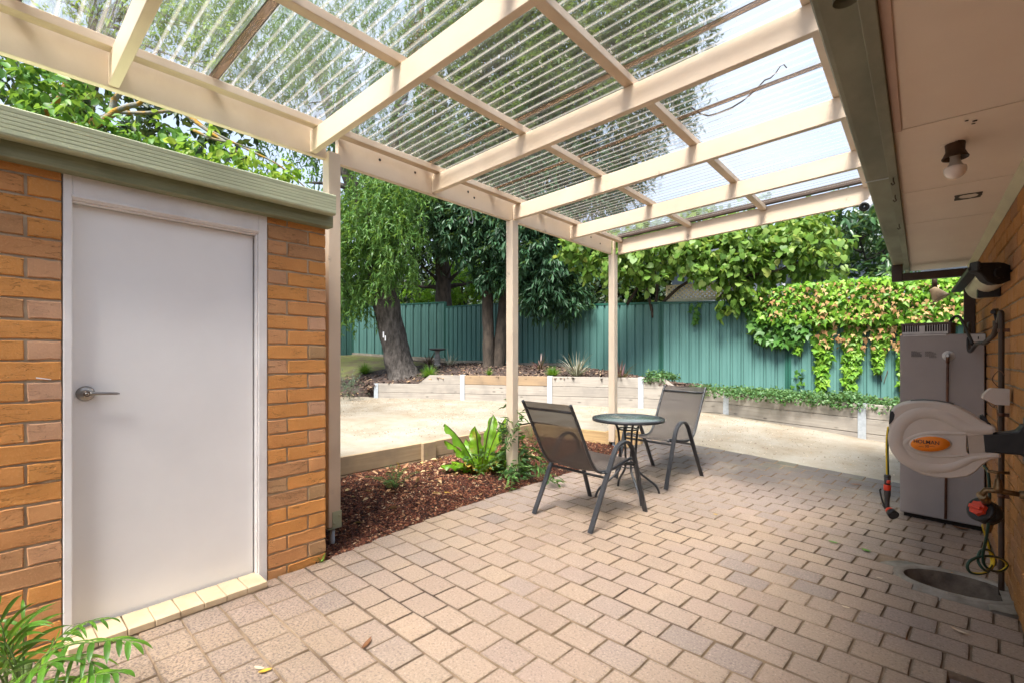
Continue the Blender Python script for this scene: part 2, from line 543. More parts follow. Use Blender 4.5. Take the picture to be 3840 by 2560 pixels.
M['leaf_vine'] = leaf_mat('vine_leaf', [(.12,(.07,.16,.025)),(.5,(.15,.28,.045)),(.8,(.26,.37,.085)),(.92,(.42,.40,.09)),(.98,(.27,.13,.07))], .45)
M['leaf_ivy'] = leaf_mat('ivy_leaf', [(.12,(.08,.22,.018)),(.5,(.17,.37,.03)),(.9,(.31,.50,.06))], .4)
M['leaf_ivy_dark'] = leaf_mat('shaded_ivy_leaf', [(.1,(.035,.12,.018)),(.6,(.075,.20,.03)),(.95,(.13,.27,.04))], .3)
M['leaf_ivy_dry'] = leaf_mat('dry_ivy_leaf', [(.1,(.26,.12,.05)),(.5,(.42,.25,.11)),(.9,(.58,.44,.22))], .25, .7, .2)
M['leaf_loquat'] = leaf_mat('loquat_leaf', [(.1,(.022,.07,.03)),(.5,(.05,.12,.05)),(.9,(.12,.23,.06))], .25, .35, .5)
M['leaf_cover'] = leaf_mat('ground_cover_leaf', [(.1,(.035,.10,.03)),(.5,(.08,.18,.06)),(.9,(.16,.28,.11))], .3)
M['leaf_creeper'] = leaf_mat('creeper_leaf', [(.1,(.03,.085,.025)),(.5,(.06,.14,.035)),(.85,(.11,.21,.05)),(.97,(.26,.30,.06))], .3)
M['blade'] = leaf_mat('grass_blade', [(.1,(.05,.15,.015)),(.6,(.10,.24,.025)),(.95,(.19,.34,.05))], .4)
M['flax_grey'] = leaf_mat('grey_flax', [(.1,(.16,.15,.12)),(.5,(.30,.29,.22)),(.9,(.42,.40,.32))], .15)
M['flax_red'] = leaf_mat('bronze_flax', [(.1,(.055,.025,.03)),(.6,(.12,.05,.055)),(.95,(.32,.22,.18))], .2)
M['palm'] = leaf_mat('palm_leaflet', [(.1,(.035,.115,.012)),(.5,(.075,.20,.02)),(.9,(.17,.33,.025))], .35, .4, .35)
M['lav'] = leaf_mat('grey_green_leaf', [(.1,(.07,.11,.07)),(.6,(.12,.17,.12)),(.95,(.20,.26,.19))], .3)
# ------------------------------------------------------------------ ground materials
def paver_material():
    m, nt = new_mat('concrete_paver')
    oi = nd(nt, 'ShaderNodeObjectInfo')
    geo = nd(nt, 'ShaderNodeNewGeometry')
    pos = geo.outputs['Position']
    v = coords(nt, (1,1,1), True)
    base = rampn(nt, oi.outputs['Random'], [(0.0,(.325,.235,.18)),(.25,(.365,.268,.20)),(.5,(.34,.25,.20)),(.75,(.39,.285,.205)),(.92,(.31,.235,.195)),(1.0,(.26,.205,.175))])
    # ochre dust worked into the middle of the yard, grey wear elsewhere
    big = noise(nt, pos, .75, 3)
    base = rgbmix(nt, rampn(nt, big, [(.47, 0.0), (.64, .42)]), base, (.42,.305,.19))
    base = rgbmix(nt, rampn(nt, noise(nt, pos, 1.7, 5), [(.48, 0.0), (.68, .45)]), base, (.25,.20,.165))
    ed_ = nd(nt, 'ShaderNodeAttribute', attribute_name='edge')
    base = rgbmix(nt, math2(nt, 'MULTIPLY', ed_.outputs['Fac'], rampn(nt, noise(nt, pos, 26, 4, .65), [(.40, .1), (.62, .85)])), base, (.17,.125,.09))
    sp = noise(nt, pos, 95, 4, .7)
    base = rgbmix(nt, rampn(nt, sp, [(.54, 0.0), (.64, .6)]), base, (.13,.10,.085))
    base = rgbmix(nt, rampn(nt, sp, [(.32, .5), (.44, 0.0)]), base, (.60,.48,.38))
    # coarse exposed aggregate by the shed door
    sx = nd(nt, 'ShaderNodeSeparateXYZ'); nt.links.new(pos, sx.inputs[0])
    agg = math2(nt, 'MULTIPLY', rampn(nt, noise(nt, pos, 88, 3, .7), [(.52, 0.0), (.60, .7)]),
                rampn(nt, math2(nt, 'ADD', math2(nt, 'MULTIPLY', sx.outputs['X'], -.5), math2(nt, 'MULTIPLY', sx.outputs['Y'], -.45)), [(.25, 0.0), (.65, 1.0)]))
    base = rgbmix(nt, agg, base, (.13,.10,.09))
    # green moss where the paving meets the gravel
    mo = math2(nt, 'MULTIPLY', rampn(nt, math2(nt, 'MULTIPLY', sx.outputs['Y'], .1), [(.50, 0.0), (.575, .9)]),
               rampn(nt, noise(nt, pos, 2.6, 4), [(.34, .35), (.55, 1.0)]))
    base = rgbmix(nt, mo, base, (.075,.09,.04))
    wet = math2(nt, 'MULTIPLY', rampn(nt, math2(nt, 'MULTIPLY', sx.outputs['Y'], .1), [(.46, 0.0), (.53, .85)]),
                rampn(nt, noise(nt, pos, 1.1, 3), [(.36, 0.1), (.52, 1.0)]))
    base = rgbmix(nt, wet, base, (.085,.07,.07))
    h = math2(nt, 'ADD', math2(nt, 'MULTIPLY', sp, .6), math2(nt, 'MULTIPLY', noise(nt, v, 14, 3), .6))
    h = math2(nt, 'SUBTRACT', h, agg)
    rg = rampn(nt, noise(nt, pos, 1.3, 3), [(.3, .5), (.7, .72)])
    finish(nt, base, rg, h, .8, .007, 0, .42)
    return m
M['paver'] = paver_material()
def joint_mat():
    m, nt = new_mat('dirty_paver_edge')
    pos = nd(nt, 'ShaderNodeNewGeometry').outputs['Position']
    f = math2(nt, 'ADD', math2(nt, 'MULTIPLY', noise(nt, pos, 1.1, 3), .75), math2(nt, 'MULTIPLY', noise(nt, pos, 9, 4), .3))
    finish(nt, rampn(nt, f, [(.42,(.30,.22,.15)),(.54,(.19,.135,.09)),(.66,(.085,.06,.045))]), .95, noise(nt, pos, 90, 3), .5, .004, 0, .2)
    return m
M['paver_edge'] = joint_mat()
M['joint_sand'] = M['paver_edge']

def gravel_material():
    m, nt = new_mat('crushed_gravel')
    pos = nd(nt, 'ShaderNodeNewGeometry').outputs['Position']
    col = rampn(nt, noise(nt, pos, 1.6, 7, .68), [(.34,(.245,.20,.143)),(.5,(.30,.263,.207)),(.64,(.34,.31,.257))])
    fine = noise(nt, pos, 55, 5, .75)
    col = rgbmix(nt, rampn(nt, fine, [(.57, 0.0), (.72, .75)]), col, (.34,.235,.14))
    col = rgbmix(nt, rampn(nt, fine, [(.28, .5), (.40, 0.0)]), col, (.55,.50,.42))
    finish(nt, col, .95, math2(nt, 'ADD', fine, noise(nt, pos, 5, 4)), .8, .02, 0, .2)
    return m
M['gravel'] = gravel_material()
M['soil'] = plain('mulch_soil', (.075,.038,.024), (.03,.018,.012), 22, .95, 1.0, 60, bdist=.03)
M['soil_dark'] = plain('dark_mulch_soil', (.085,.06,.05), (.035,.024,.02), 26, .95, 1.0, 45, bdist=.03)
M['lawn'] = plain('mossy_lawn', (.15,.17,.045), (.11,.085,.055), 3, .95, 1.0, 60, bdist=.03)
def chip_mat(name, stops, rough=.8):
    m, nt = new_mat(name)
    g = nd(nt, 'ShaderNodeNewGeometry')
    finish(nt, rampn(nt, g.outputs['Random Per Island'], stops), rough, None, spec=.3)
    return m
M['chips'] = chip_mat('red_bark_chips', [(.05,(.022,.008,.005)),(.4,(.075,.022,.012)),(.7,(.14,.042,.02)),(.88,(.21,.08,.038)),(.955,(.32,.17,.09)),(.985,(.50,.36,.22))])
M['chips_dark'] = chip_mat('dark_bark_chips', [(.05,(.03,.02,.016)),(.5,(.085,.052,.04)),(.85,(.16,.105,.08)),(.97,(.30,.21,.13))])
M['debris'] = chip_mat('gravel_bits', [(.1,(.10,.06,.035)),(.5,(.26,.17,.09)),(.8,(.42,.32,.20)),(.95,(.70,.60,.46))])

# ------------------------------------------------------------------ broad ground
b = MB()
b.add([(-150,-150,-.35),(150,-150,-.35),(150,150,-.35),(-150,150,-.35)], [(0,1,2,3)])
o = b.build('ground', M['soil_dark']); tag(o, kind='structure')

# paving edge lines
def bed_x(y):                       # left edge of the paving (door wall, then the mulch bed)
    ys = [-3, 1.47, 1.74, 2.15, 2.56, 3.12, 3.66, 4.4, 5.85, 6.4]
    xs = [-2.80, -2.806, -2.845, -2.894, -2.921, -2.935, -2.925, -2.90, -2.84, -2.80]
    return float(np.interp(y, ys, xs))
def sand_y(x):                      # far edge of the paving
    return 5.93 - .105 * (x + .15)
WALL_X = .36
def lerp_ang(y):
    return R(float(np.interp(y, [0, 2.2, 4.2, 6.2], [-1.0, -3.2, -7.2, -7.6])))
BASIN = (.15, 3.605)
def in_basin(x, y, g=0.0):
    return ((x-BASIN[0])/(.27+g))**2 + ((y-BASIN[1])/(.20+g))**2 < 1 or (x > .12 and abs(y-3.56) < .21+g)
def in_pit(x, y, g=0.0):
    return x > .084 and 2.12 < y < 2.56

paving = tag(bpy.data.objects.new('paving', None), kind='structure'); COL.objects.link(paving)
rows = []
b = MB()
nx, ny = 66, 150
pts = []
for j in range(ny+1):
    row = []
    for i in range(nx+1):
        y = -1.2 + j*(7.9)/ny
        x = -3.05 + i*(3.42)/nx
        z = zg(x, y) - .008
        if y > sand_y(x) - .03: z -= .12
        if x < bed_x(y) - .02: z -= .1
        if in_basin(x, y, -.02) or in_pit(x, y, .01): z -= .22
        row.append((x, y, z))
    pts.append(row)
b.grid(pts)
o = b.build('paving_bed', M['joint_sand'], paving)

def paver_mesh(k, lx, ly=.158):
    r = random.Random(100+k)
    g = .0018 + r.random()*.0012
    hx, hy_ = lx/2-g, ly/2-g
    c = .0026
    j = lambda s=.0014: r.uniform(-s, s)
    vs_ = []
    base = []
    n = 2
    per = []
    for (ax, ay, bx, by) in ((-1,-1,1,-1),(1,-1,1,1),(1,1,-1,1),(-1,1,-1,-1)):
        for q in range(n):
            t = q/n
            per.append((ax+(bx-ax)*t, ay+(by-ay)*t))
    jj = [(j(), j()) for _ in per]
    for ring, (inset, z) in enumerate(((0, -.045), (0, -.006), (c, 0), (.013, .0004))):
        for (px_, py_), (dx, dy) in zip(per, jj):
            x, y = px_*(hx-inset)+dx, py_*(hy_-inset)+dy
            if abs(px_) > .99 and abs(py_) > .99:           # softened corner
                x -= px_*.0010; y -= py_*.0010
            vs_.append((x, y, z + (j(.0009) if ring >= 2 else 0)))
    m = len(per)
    fs = [(i, (i+1) % m, m+(i+1) % m, m+i) for i in range(m)]
    fs += [(m+i, m+(i+1) % m, 2*m+(i+1) % m, 2*m+i) for i in range(m)]
    q = MB(); q.m = 1; q.add(vs_, fs)
    q.m = 0
    for i in range(m):
        q.f.append([2*m+i, 2*m+(i+1) % m, 3*m+(i+1) % m, 3*m+i]); q.mi.append(0); q.sm.append(False)
    q.f.append(list(range(3*m, 4*m))); q.mi.append(0); q.sm.append(False)
    me = q.mesh('paver', [M['paver'], M['paver_edge']])
    a_ = me.attributes.new('edge', 'FLOAT', 'POINT'); a_.data.foreach_set('value', [1.0]*(3*m) + [0.0]*m)
    return me
PV = [paver_mesh(k, .2) for k in range(10)]
PH = [paver_mesh(20+k, .1) for k in range(6)]
pavers = []
rr = random.Random(5)
y0, jrow = 2.2-.158*21, 0
ys_ = []
yy = y0
while yy < 6.6:
    ys_.append(yy); yy += .158
for jrow in range(len(ys_)-1):
    ya, yb = ys_[jrow], ys_[jrow+1]
    ang = lerp_ang((ya+yb)/2)
    ta, tb = math.tan(lerp_ang(ya)), math.tan(lerp_ang(yb))
    xl = bed_x((ya+yb)/2 - math.tan(ang)*-1.85*-1)
    first = .1 if jrow % 2 else .2
    x = xl + rr.uniform(-.006, .006)
    ln = first
    while x < WALL_X - .015:
        if x + ln > WALL_X - .02: ln = WALL_X - .006 - x
        yq = (ya+yb)/2 + math.tan(ang)*(x+1.05)
        if 2.12 < yq < 2.56 and x < .083 < x + ln: ln = .083 - x
        xm = x + ln/2
        pa, pb = ya + ta*(xm+1), yb + tb*(xm+1)
        ym, hh = (pa+pb)/2, pb-pa
        if ln > .03 and ym < sand_y(xm) - .06 and ym > -1.0 and not in_basin(xm, ym, .055) and not in_pit(xm, ym, .02):
            z = zg(xm, ym)
            dzx = (zg(xm+.05, ym)-zg(xm-.05, ym))/.1
            dzy = (zg(xm, ym+.05)-zg(xm, ym-.05))/.1
            dq = Vector((xm, ym, z-CAM_H))
            dep = dq.x*-SN + dq.y*CS
            lat = dq.x*CS + dq.y*SN
            vis = dep > .3 and abs(lat/dep*F_PX) < 2050 and (HY - dq.z/dep*F_PX) < 2680
            pavers.append((dep if vis else 99+dep, xm, ym, z, ang, ln, hh, dzx, dzy))
        x += ln
        ln = .2
pavers.sort()
stuff = MB()
for k, (dep, xm, ym, z, ang, ln, hh, dzx, dzy) in enumerate(pavers):
    half = ln < .15
    me = rr.choice(PH if half else PV)
    sc = (ln/(.1 if half else .2), hh/.158, 1)
    tl = (dzy + rr.uniform(-.006, .006), -dzx + rr.uniform(-.006, .006))
    zz = z + rr.uniform(-.0018, .0018)
    rz = ang + rr.uniform(-.008, .008) + (math.pi if rr.random() < .5 else 0)
    if rz > 2: tl = (-tl[0], -tl[1])
    if k < 300:
        inst('paver', me, paving, (xm, ym, zz), rz, sc, tl)
    else:
        Mx = Matrix.Translation((xm, ym, zz)) @ Matrix.Rotation(rz, 4, 'Z') @ Matrix.Rotation(tl[1], 4, 'Y') @ Matrix.Rotation(tl[0], 4, 'X') @ Matrix.Diagonal((sc[0], sc[1], 1, 1))
        for p in me.polygons:
            stuff.m = p.material_index
            stuff.add([Mx @ me.vertices[i].co for i in p.vertices], [tuple(range(len(p.vertices)))])
o = stuff.build('paver', [M['paver'], M['paver_edge']], paving); tag(o, kind='stuff')

# ------------------------------------------------------------------ gravel yard
def gravel_z(x, y):
    a = sand_plane(x, y)
    c = .2 + .02*(-x-4.6) + .022*(y-4)
    t = min(max((-x-2.2)/2.4, 0), 1); t = t*t*(3-2*t)
    return a*(1-t) + c*t + .012*mnoise.noise(Vector((x*.9, y*.9, 0)))
b = MB()
pts = []
for i in range(61):
    x = -13.5 + i*(13.5-4.62)/60
    pts.append([(x, y, gravel_z(x, y)) for y in np.linspace(-2, 9.5, 60)])
b.grid([r_[::-1] for r_ in pts])
pts = []
for i in range(71):
    x = -4.62 + i*(4.62+4.5)/70
    ys0 = 5.86 if x < -2.86 else sand_y(min(x, .5)) - .045
    row = []
    for j, y in enumerate(np.linspace(ys0, 10.2, 50)):
        z = gravel_z(x, y)
        if x > -3.0:
            e = min(max((y-ys0)/.5, 0), 1)
            z = z*e + (zg(x, y) - .012)*(1-e)
        row.append((x, y, z))
    pts.append(row)
b.grid([r_[::-1] for r_ in pts])
o = b.build('gravel_yard', M['gravel']); tag(o, kind='structure')

def scatter_chips(name, mat, spots, size, parent=None, lift=.004, flat=.25):
    """small flat chips lying at the given points"""
    n = len(spots)
    P = np.array(spots)
    ln = size*(.5+rng.random(n)*1.1)
    wd = ln*(.22+rng.random(n)*.35)
    az = rng.random(n)*math.tau
    el = rng.normal(0, flat, n)
    ro = rng.normal(0, .5, n)
    d = np.c_[np.cos(az)*np.cos(el), np.sin(az)*np.cos(el), np.sin(el)]
    s0 = np.c_[-np.sin(az), np.cos(az), np.zeros(n)]
    u = np.cross(d, s0)
    s1 = s0*np.cos(ro)[:,None] + u*np.sin(ro)[:,None]
    u1 = np.cross(d, s1)
    th = ln*.12
    c = P + np.c_[np.zeros(n), np.zeros(n), lift + rng.random(n)*lift*2]
    vs_ = []
    for sx, sy in ((-.5,-.5),(.45,-.35),(.5,.4),(-.4,.5)):
        vs_.append(c + d*(ln*sx)[:,None] + s1*(wd*sy)[:,None] - u1*th[:,None]*.5)
    for sx, sy in ((-.5,-.5),(.45,-.35),(.5,.4),(-.4,.5)):
        vs_.append(c + d*(ln*sx*.9)[:,None] + s1*(wd*sy*.8)[:,None] + u1*th[:,None]*.5)
    V = np.stack(vs_, 1).reshape(-1, 3)
    T = np.array([(4,5,6,7),(0,1,5,4),(1,2,6,5),(2,3,7,6),(3,0,4,7)])
    F = (np.arange(n)[:,None,None]*8 + T[None]).reshape(-1, 4)
    return raw_mesh(name, V, F, mat, parent)

def raw_mesh(name, V, F, mat, parent=None, smooth=False):
    me = bpy.data.meshes.new(name)
    k = F.shape[1]
    me.vertices.add(len(V)); me.loops.add(F.size); me.polygons.add(len(F))
    me.vertices.foreach_set('co', V.astype(np.float32).ravel())
    me.loops.foreach_set('vertex_index', F.astype(np.int32).ravel())
    me.polygons.foreach_set('loop_start', np.arange(0, F.size, k, dtype=np.int32))
    me.polygons.foreach_set('loop_total', np.full(len(F), k, dtype=np.int32))
    if smooth: me.polygons.foreach_set('use_smooth', np.ones(len(F), dtype=bool))
    me.materials.append(mat)
    me.update(calc_edges=True)
    o = bpy.data.objects.new(name, me)
    COL.objects.link(o)
    if parent is not None:
        o.parent = parent
        off = Vector(); p = parent
        while p is not None: off += p.location; p = p.parent
        me.transform(Matrix.Translation(-off))
    return o

sp = []
while len(sp) < 8000:
    x, y = random.uniform(-9.5, 1.2), random.uniform(1.0, 9.0)
    if x > -4.65 and y < (5.9 if x < -2.9 else sand_y(x)+.02): continue
    if mnoise.noise(Vector((x*.8, y*.8, 3))) < random.uniform(-.5, .35): continue
    sp.append((x, y, gravel_z(x, y)))
o = scatter_chips('gravel_debris', M['debris'], sp, .013, lift=.004); tag(o, kind='stuff')

# ------------------------------------------------------------------ red mulch bed
def mulch_z(x, y):
    h = .02 + .035*mnoise.noise(Vector((x*1.6, y*1.6, 1))) + .02*mnoise.noise(Vector((x*5, y*5, 2)))
    e = min(max((bed_x(y)-x)/.25, 0), 1)
    low = math.exp(-((x+3.3)**2+(y-1.55)**2)/.16)
    back = min(max((-x-3.9)/.6, 0), 1)
    return -.012 + (h+.02)*e - .13*low*e - .035*back
b = MB()
pts = []
for i in range(45):
    t = i/44
    pts.append([((bed_x(y)+.012)*(1-t) + -4.6*t, y, mulch_z((bed_x(y)+.012)*(1-t) + -4.6*t, y)) for y in np.linspace(1.30, 5.86, 90)])
b.grid([r_[::-1] for r_ in pts][::-1])
o = b.build('mulch_bed', M['soil']); tag(o, kind='structure')
sp = []
while len(sp) < 34000:
    y = random.uniform(1.4, 5.84); x = random.uniform(-4.58, bed_x(y)+.0)
    if y < 1.5 and x < -2.85: continue
    if random.random() > max(.3, 1.25 - .2*math.hypot(x, y)): continue
    sp.append((x, y, mulch_z(x, y)))
o = scatter_chips('bark_chips', M['chips'], sp, .023, lift=.006, flat=.35); tag(o, kind='stuff')

# ------------------------------------------------------------------ upper garden behind the retaining wall
WALLP = [Vector(p) for p in ((-11.4,4.2,.36),(-9.40,5.88,.36),(-9.26,6.0,.56),(-7.50,7.0,.80),(-5.71,7.75,.80),(-4.04,8.41,.79),(-2.59,8.74,.57),(-.60,7.95,.565),(1.4,7.15,.565),(3.2,6.4,.56))]
BACKP = [Vector(p) for p in ((-14.2,5.9,1.28),(-14.2,7.6,1.30),(-14.2,8.4,1.31),(-11.9,10.3,1.07),(-9.2,10.3,1.02),(-6.86,10.45,.95),(-4.34,10.25,.67),(-1.96,10.7,.52),(.42,11.2,.48),(2.8,11.7,.45))]
UPPER = []
b = MB()
pts = []
nseg = 10
for i in range((len(WALLP)-1)*nseg+1):
    k = min(i//nseg, len(WALLP)-2); t = i/nseg-k
    a = WALLP[k].lerp(WALLP[k+1], t); c = BACKP[k].lerp(BACKP[k+1], t)
    row = [a.lerp(c, .05)]
    row[0].z = -.4
    for j in range(25):
        s_ = j/24
        p = a.lerp(c, .05+.95*s_)
        p.z += .05*math.sin(math.pi*s_) + .025*mnoise.noise(Vector((p.x*1.3, p.y*1.3, 5)))*min(1, j/3)
        row.append(p)
        UPPER.append(tuple(p))
    pts.append(row)
b.grid([r_ for r_ in pts][::-1])
o = b.build('upper_garden_bed', M['soil_dark']); tag(o, kind='structure')
UPPER = np.array(UPPER)
def upper_z(x, y):
    d2 = (UPPER[:,0]-x)**2 + (UPPER[:,1]-y)**2
    i = np.argsort(d2)[:4]
    w = 1/(d2[i]+1e-5)
    return float((UPPER[i,2]*w).sum()/w.sum())
sp = []
for _ in range(9000):
    k = random.random()*(len(WALLP)-1.001); i = int(k); t = k-i
    p = WALLP[i].lerp(WALLP[i+1], t).lerp(BACKP[i].lerp(BACKP[i+1], t), random.random()**1.2)
    if k > 6.2: continue
    if p.x < -10.6 and p.y > 6.4: continue
    sp.append((p.x, p.y, upper_z(p.x, p.y)))
o = scatter_chips('bark_mulch', M['chips_dark'], sp, .06, lift=.012, flat=.4); tag(o, kind='stuff')

# mossy lawn at the back left
b = MB(); pts = []
for i in range(20):
    row = []
    for j in range(20):
        a = Vector((-10.9, 6.2, 0)).lerp(Vector((-10.6, 8.9, 0)), j/19)
        c = Vector((-14.1, 5.6, 0)).lerp(Vector((-14.0, 9.0, 0)), j/19)
        p = a.lerp(c, i/19)
        row.append((p.x, p.y, upper_z(p.x, p.y) + (.03 if 0 < i else -.03)))
    pts.append(row)
b.grid(pts[::-1])
o = b.build('lawn', M['lawn']); tag(o, kind='structure')
# ------------------------------------------------------------------ bricks
def brick_mesh(k, ln, h=.0762, dep=.10, rough=.0024):
    """a brick lying along +y, face towards +x"""
    r = random.Random(k)
    vs_ = []
    c = .004
    nseg = 5 if ln > .15 else 3
    per = [(-.5+i/nseg, -.5) for i in range(nseg)] + [(.5, -.5), (.5, 0)] + [(.5-i/nseg, .5) for i in range(nseg)] + [(-.5, .5), (-.5, 0)]
    jj = [(r.uniform(-rough, rough), r.uniform(-rough, rough)) for _ in per]
    for x, ins in ((-dep, 0), (-c, 0), (0, c)):
        for (py, pz), (dy, dz) in zip(per, jj):
            vs_.append((x + (r.uniform(-.0012, .0012) if x == 0 else 0), py*(ln-2*ins)+dy, pz*(h-2*ins)+dz))
    m = len(per)
    fs = [(i, (i+1) % m, m+(i+1) % m, m+i) for i in range(m)]
    fs += [(m+i, m+(i+1) % m, 2*m+(i+1) % m, 2*m+i) for i in range(m)]
    fs.append(tuple(range(2*m, 3*m)))
    fs.append(tuple(range(m))[::-1])
    q = MB(); q.add(vs_, fs)
    return q
COURSE = .0862
SX = -2.818                                  # face of the shed wall
SZ0 = 1.51 - 18*COURSE                       # a bed joint line

# ------------------------------------------------------------------ shed
shed = thing('brick_shed', (SX-.8, .4, 0), 'low orange brick shed with a plain white door and a sage green roof edge', 'shed')
BM = [brick_mesh(k, .230).mesh('brick', M['brick']) for k in range(6)]
BH = [brick_mesh(50+k, .110).mesh('brick', M['brick_header']) for k in range(4)]
b = MB()
mo = .0085
b.box((SX-.11, -1.35, -.12), (SX-mo, .262, 2.10))
b.box((SX-.11, 1.116, -.12), (SX-mo, 1.458, 2.10))
b.box((SX-2.2, 1.349, -.12), (SX-.11, 1.458-mo+.0005, 2.10))
b.box((SX-2.2, -1.35, -.12), (SX-.11, -1.25, 2.10))
wall = b.build('wall', M['mortar'], shed)
wloc = Vector(shed.location)
rb = random.Random(3)
def put_brick(y0, y1, z, X=SX):
    ln = y1-y0
    me = rb.choice(BM if ln > .17 else BH)
    nom = .230 if ln > .17 else .110
    inst('brick', me, wall, Vector((X + rb.uniform(-.0015, .0015), (y0+y1)/2, z)) - wloc, 0, (1, ln/nom, 1), (rb.uniform(-.004, .004), 0))
ncs = 25
for k in range(-1, ncs):
    z = SZ0 + (k+.5)*COURSE
    if z > 2.09: break
    # right of the door: half and whole brick, swapping each course
    if k % 2 == 0:
        put_brick(1.118, 1.222, z); put_brick(1.233, 1.464, z)
    else:
        put_brick(1.118, 1.348, z); put_brick(1.359, 1.464, z)
    # left of the door
    if k % 2 == 0:
        put_brick(.034, .262, z); put_brick(-.206, .023, z)
    else:
        put_brick(.158, .262, z); put_brick(-.084, .147, z); put_brick(-.325, -.095, z)
# rest of the left wall, out of the picture, as one mass
b = MB()
for k in range(-1, ncs):
    z = SZ0 + (k+.5)*COURSE
    if z > 2.09: break
    y = (-.217 if k % 2 == 0 else -.336)
    while y > -1.3:
        b.box((SX-.09, y-.230, z-.038), (SX, y, z+.038), .004); y -= .241
    # return wall facing the garden
    x = SX-.012 if k % 2 == 0 else SX-.125
    y = 1.464
    while x > SX-2.1:
        b.box((x-.23, y-.05, z-.038), (x, y, z+.038), .004); x -= .241
o = b.build('brick', M['brick'], wall); tag(o, kind='stuff')

# door, frame, handle
DX = SX-.055
door = None
b = MB(); b.box((DX-.04, .285, .035), (DX, 1.058, 1.952), .002)
door = b.build('door', M['white_paint'], shed)
b = MB(); b.smooth = True
hp = on_x(320, 1474, DX)
Mr = Matrix.Translation(hp) @ Matrix.Rotation(R(90), 4, 'Y')
b.lathe([(.034,0),(.034,.004),(.031,.009),(.022,.014),(.015,.017),(.0145,.040),(.013,.043)], 20, Mr)
b.lathe([(.0075,.043),(.0075,.046),(.003,.047)], 12, Mr)
lev = [hp+Vector((.034,0,0)), hp+Vector((.036,.02,.001)), hp+Vector((.037,.06,-.001)), hp+Vector((.036,.105,-.004)), hp+Vector((.035,.116,-.005))]
b.tube(lev, [.0095,.0085,.0075,.0062,.0035], 10)
b.build('handle', M['steel'], door)
fr = MB()
FX = SX+.004
fr.box((SX-.09, 1.066, -.02), (FX, 1.112, 2.07), .003)
fr.box((SX-.10, 1.048, .0), (SX-.075, 1.066, 1.96), .002)
fr.box((SX-.035, 1.058, .02), (FX-.012, 1.0665, 1.975), .003)
fr.box((SX-.09, .266, -.06), (FX, .296, 2.07), .003)
fr.box((SX-.09, .296, 1.958), (FX-.001, 1.066, 2.07), .003)
fr.box((SX-.035, .296, 1.950), (FX-.014, 1.058, 1.958), .002)
fr.box((SX-.0345, .292, 1.9655), (FX+.008, 1.070, 1.978), .003)
fr.build('door_frame', M['frame_paint'], shed)
# sill of cream tiles
b = MB(); b.box((DX-.03, .262, -.05), (SX+.108, 1.075, .012)); sl = b.build('sill', M['mortar'], shed)
ys = np.linspace(.268, 1.072, 9)
for i in range(8):
    q = MB(); q.box((-.155, -.0485, -.016), (0, .0485, .016), .0025)
    me = q.mesh('sill_tile', M['sill'])
    inst('sill_tile', me, sl, Vector((SX+.113+rb.uniform(-.003,.003), (ys[i]+ys[i+1])/2, .022)) - wloc, rb.uniform(-.015,.015), (1,1,1), (rb.uniform(-.01,.01), .05))
# roof edge: weathered board below a ribbed sage gutter, then the roof
b = MB(); b.box((SX, -1.4, 2.062), (SX+.072, 1.476, 2.135), .003)
b.build('fascia_board', M['fascia_green'], shed)
b = MB()
gx = SX+.150
prof = [(SX+.074,2.128),(gx-.012,2.119),(gx-.003,2.124),(gx,2.132)]
z = 2.136
for k in range(5):
    z0 = 2.134 + k*.0165
    prof += [(gx, z0+.002), (gx, z0+.0125), (gx-.0016, z0+.0138), (gx-.0016, z0+.0158)]
prof += [(gx, 2.2185), (gx+.001, 2.234), (gx-.004, 2.2395), (gx-.02, 2.24), (gx-.05, 2.236)]
b.grid([[(x, -1.4, zz) for x, zz in prof], [(x, 1.452, zz) for x, zz in prof]][::-1], smooth=False)
b.add([(x, 1.452, zz) for x, zz in prof] + [(SX+.074, 1.452, 2.236)], [tuple(range(len(prof)+1))[::-1]])
b.build('gutter', M['sage'], shed)
b = MB()
rp = []
for i in range(80):
    x0 = SX+.105 - i*.03
    rp.append((x0, 2.232 + .012*(i % 4 in (1, 2)) - .0006*i))
b.grid([[(x, -1.4, zz) for x, zz in rp], [(x, 1.45, zz) for x, zz in rp]], smooth=False)
b.build('roof', M['sage'], shed)

# ------------------------------------------------------------------ house along the right
HX = WALL_X
house = thing('brick_house', (HX+2, 2.0, 0), 'tan brick house wall on the right under a deep boxed eave', 'house')
hloc = Vector(house.location)
b = MB()
b.box((HX+.008, -3, -.3), (HX+.11, 5.90, 2.14))
b.box((HX+.11, 5.79, -.3), (HX+4, 5.90, 2.14))
hw = b.build('wall', M['house_mortar'], house)
HB = [brick_mesh(200+k, .230).mesh('brick', M['house_brick']) for k in range(5)]
rest = MB()
hb = []
HZ0 = 2.062 - 24*COURSE
for k in range(-1, 24):
    z = HZ0 + (k+.5)*COURSE
    y = -3.0 + (.12 if k % 2 else 0)
    while y < 5.88:
        y1 = min(y+.230, 5.898)
        if y1-y > .04: hb.append((y, y1, z))
        y += .241
hb.sort(key=lambda t: (0 if t[0] > 3.05 else 1, abs(t[0]-3.1)))
for i, (ya, yb, z) in enumerate(hb):
    if i < 290:
        inst('brick', rb.choice(HB), hw, Vector((HX+rb.uniform(-.001,.001), (ya+yb)/2, z)) - hloc, math.pi, (1, (yb-ya)/.230, 1))
    elif ya > .2:
        rest.box((HX, ya, z-.038), (HX+.09, yb, z+.038), .003)
o = rest.build('brick', M['house_brick'], hw); tag(o, kind='stuff')
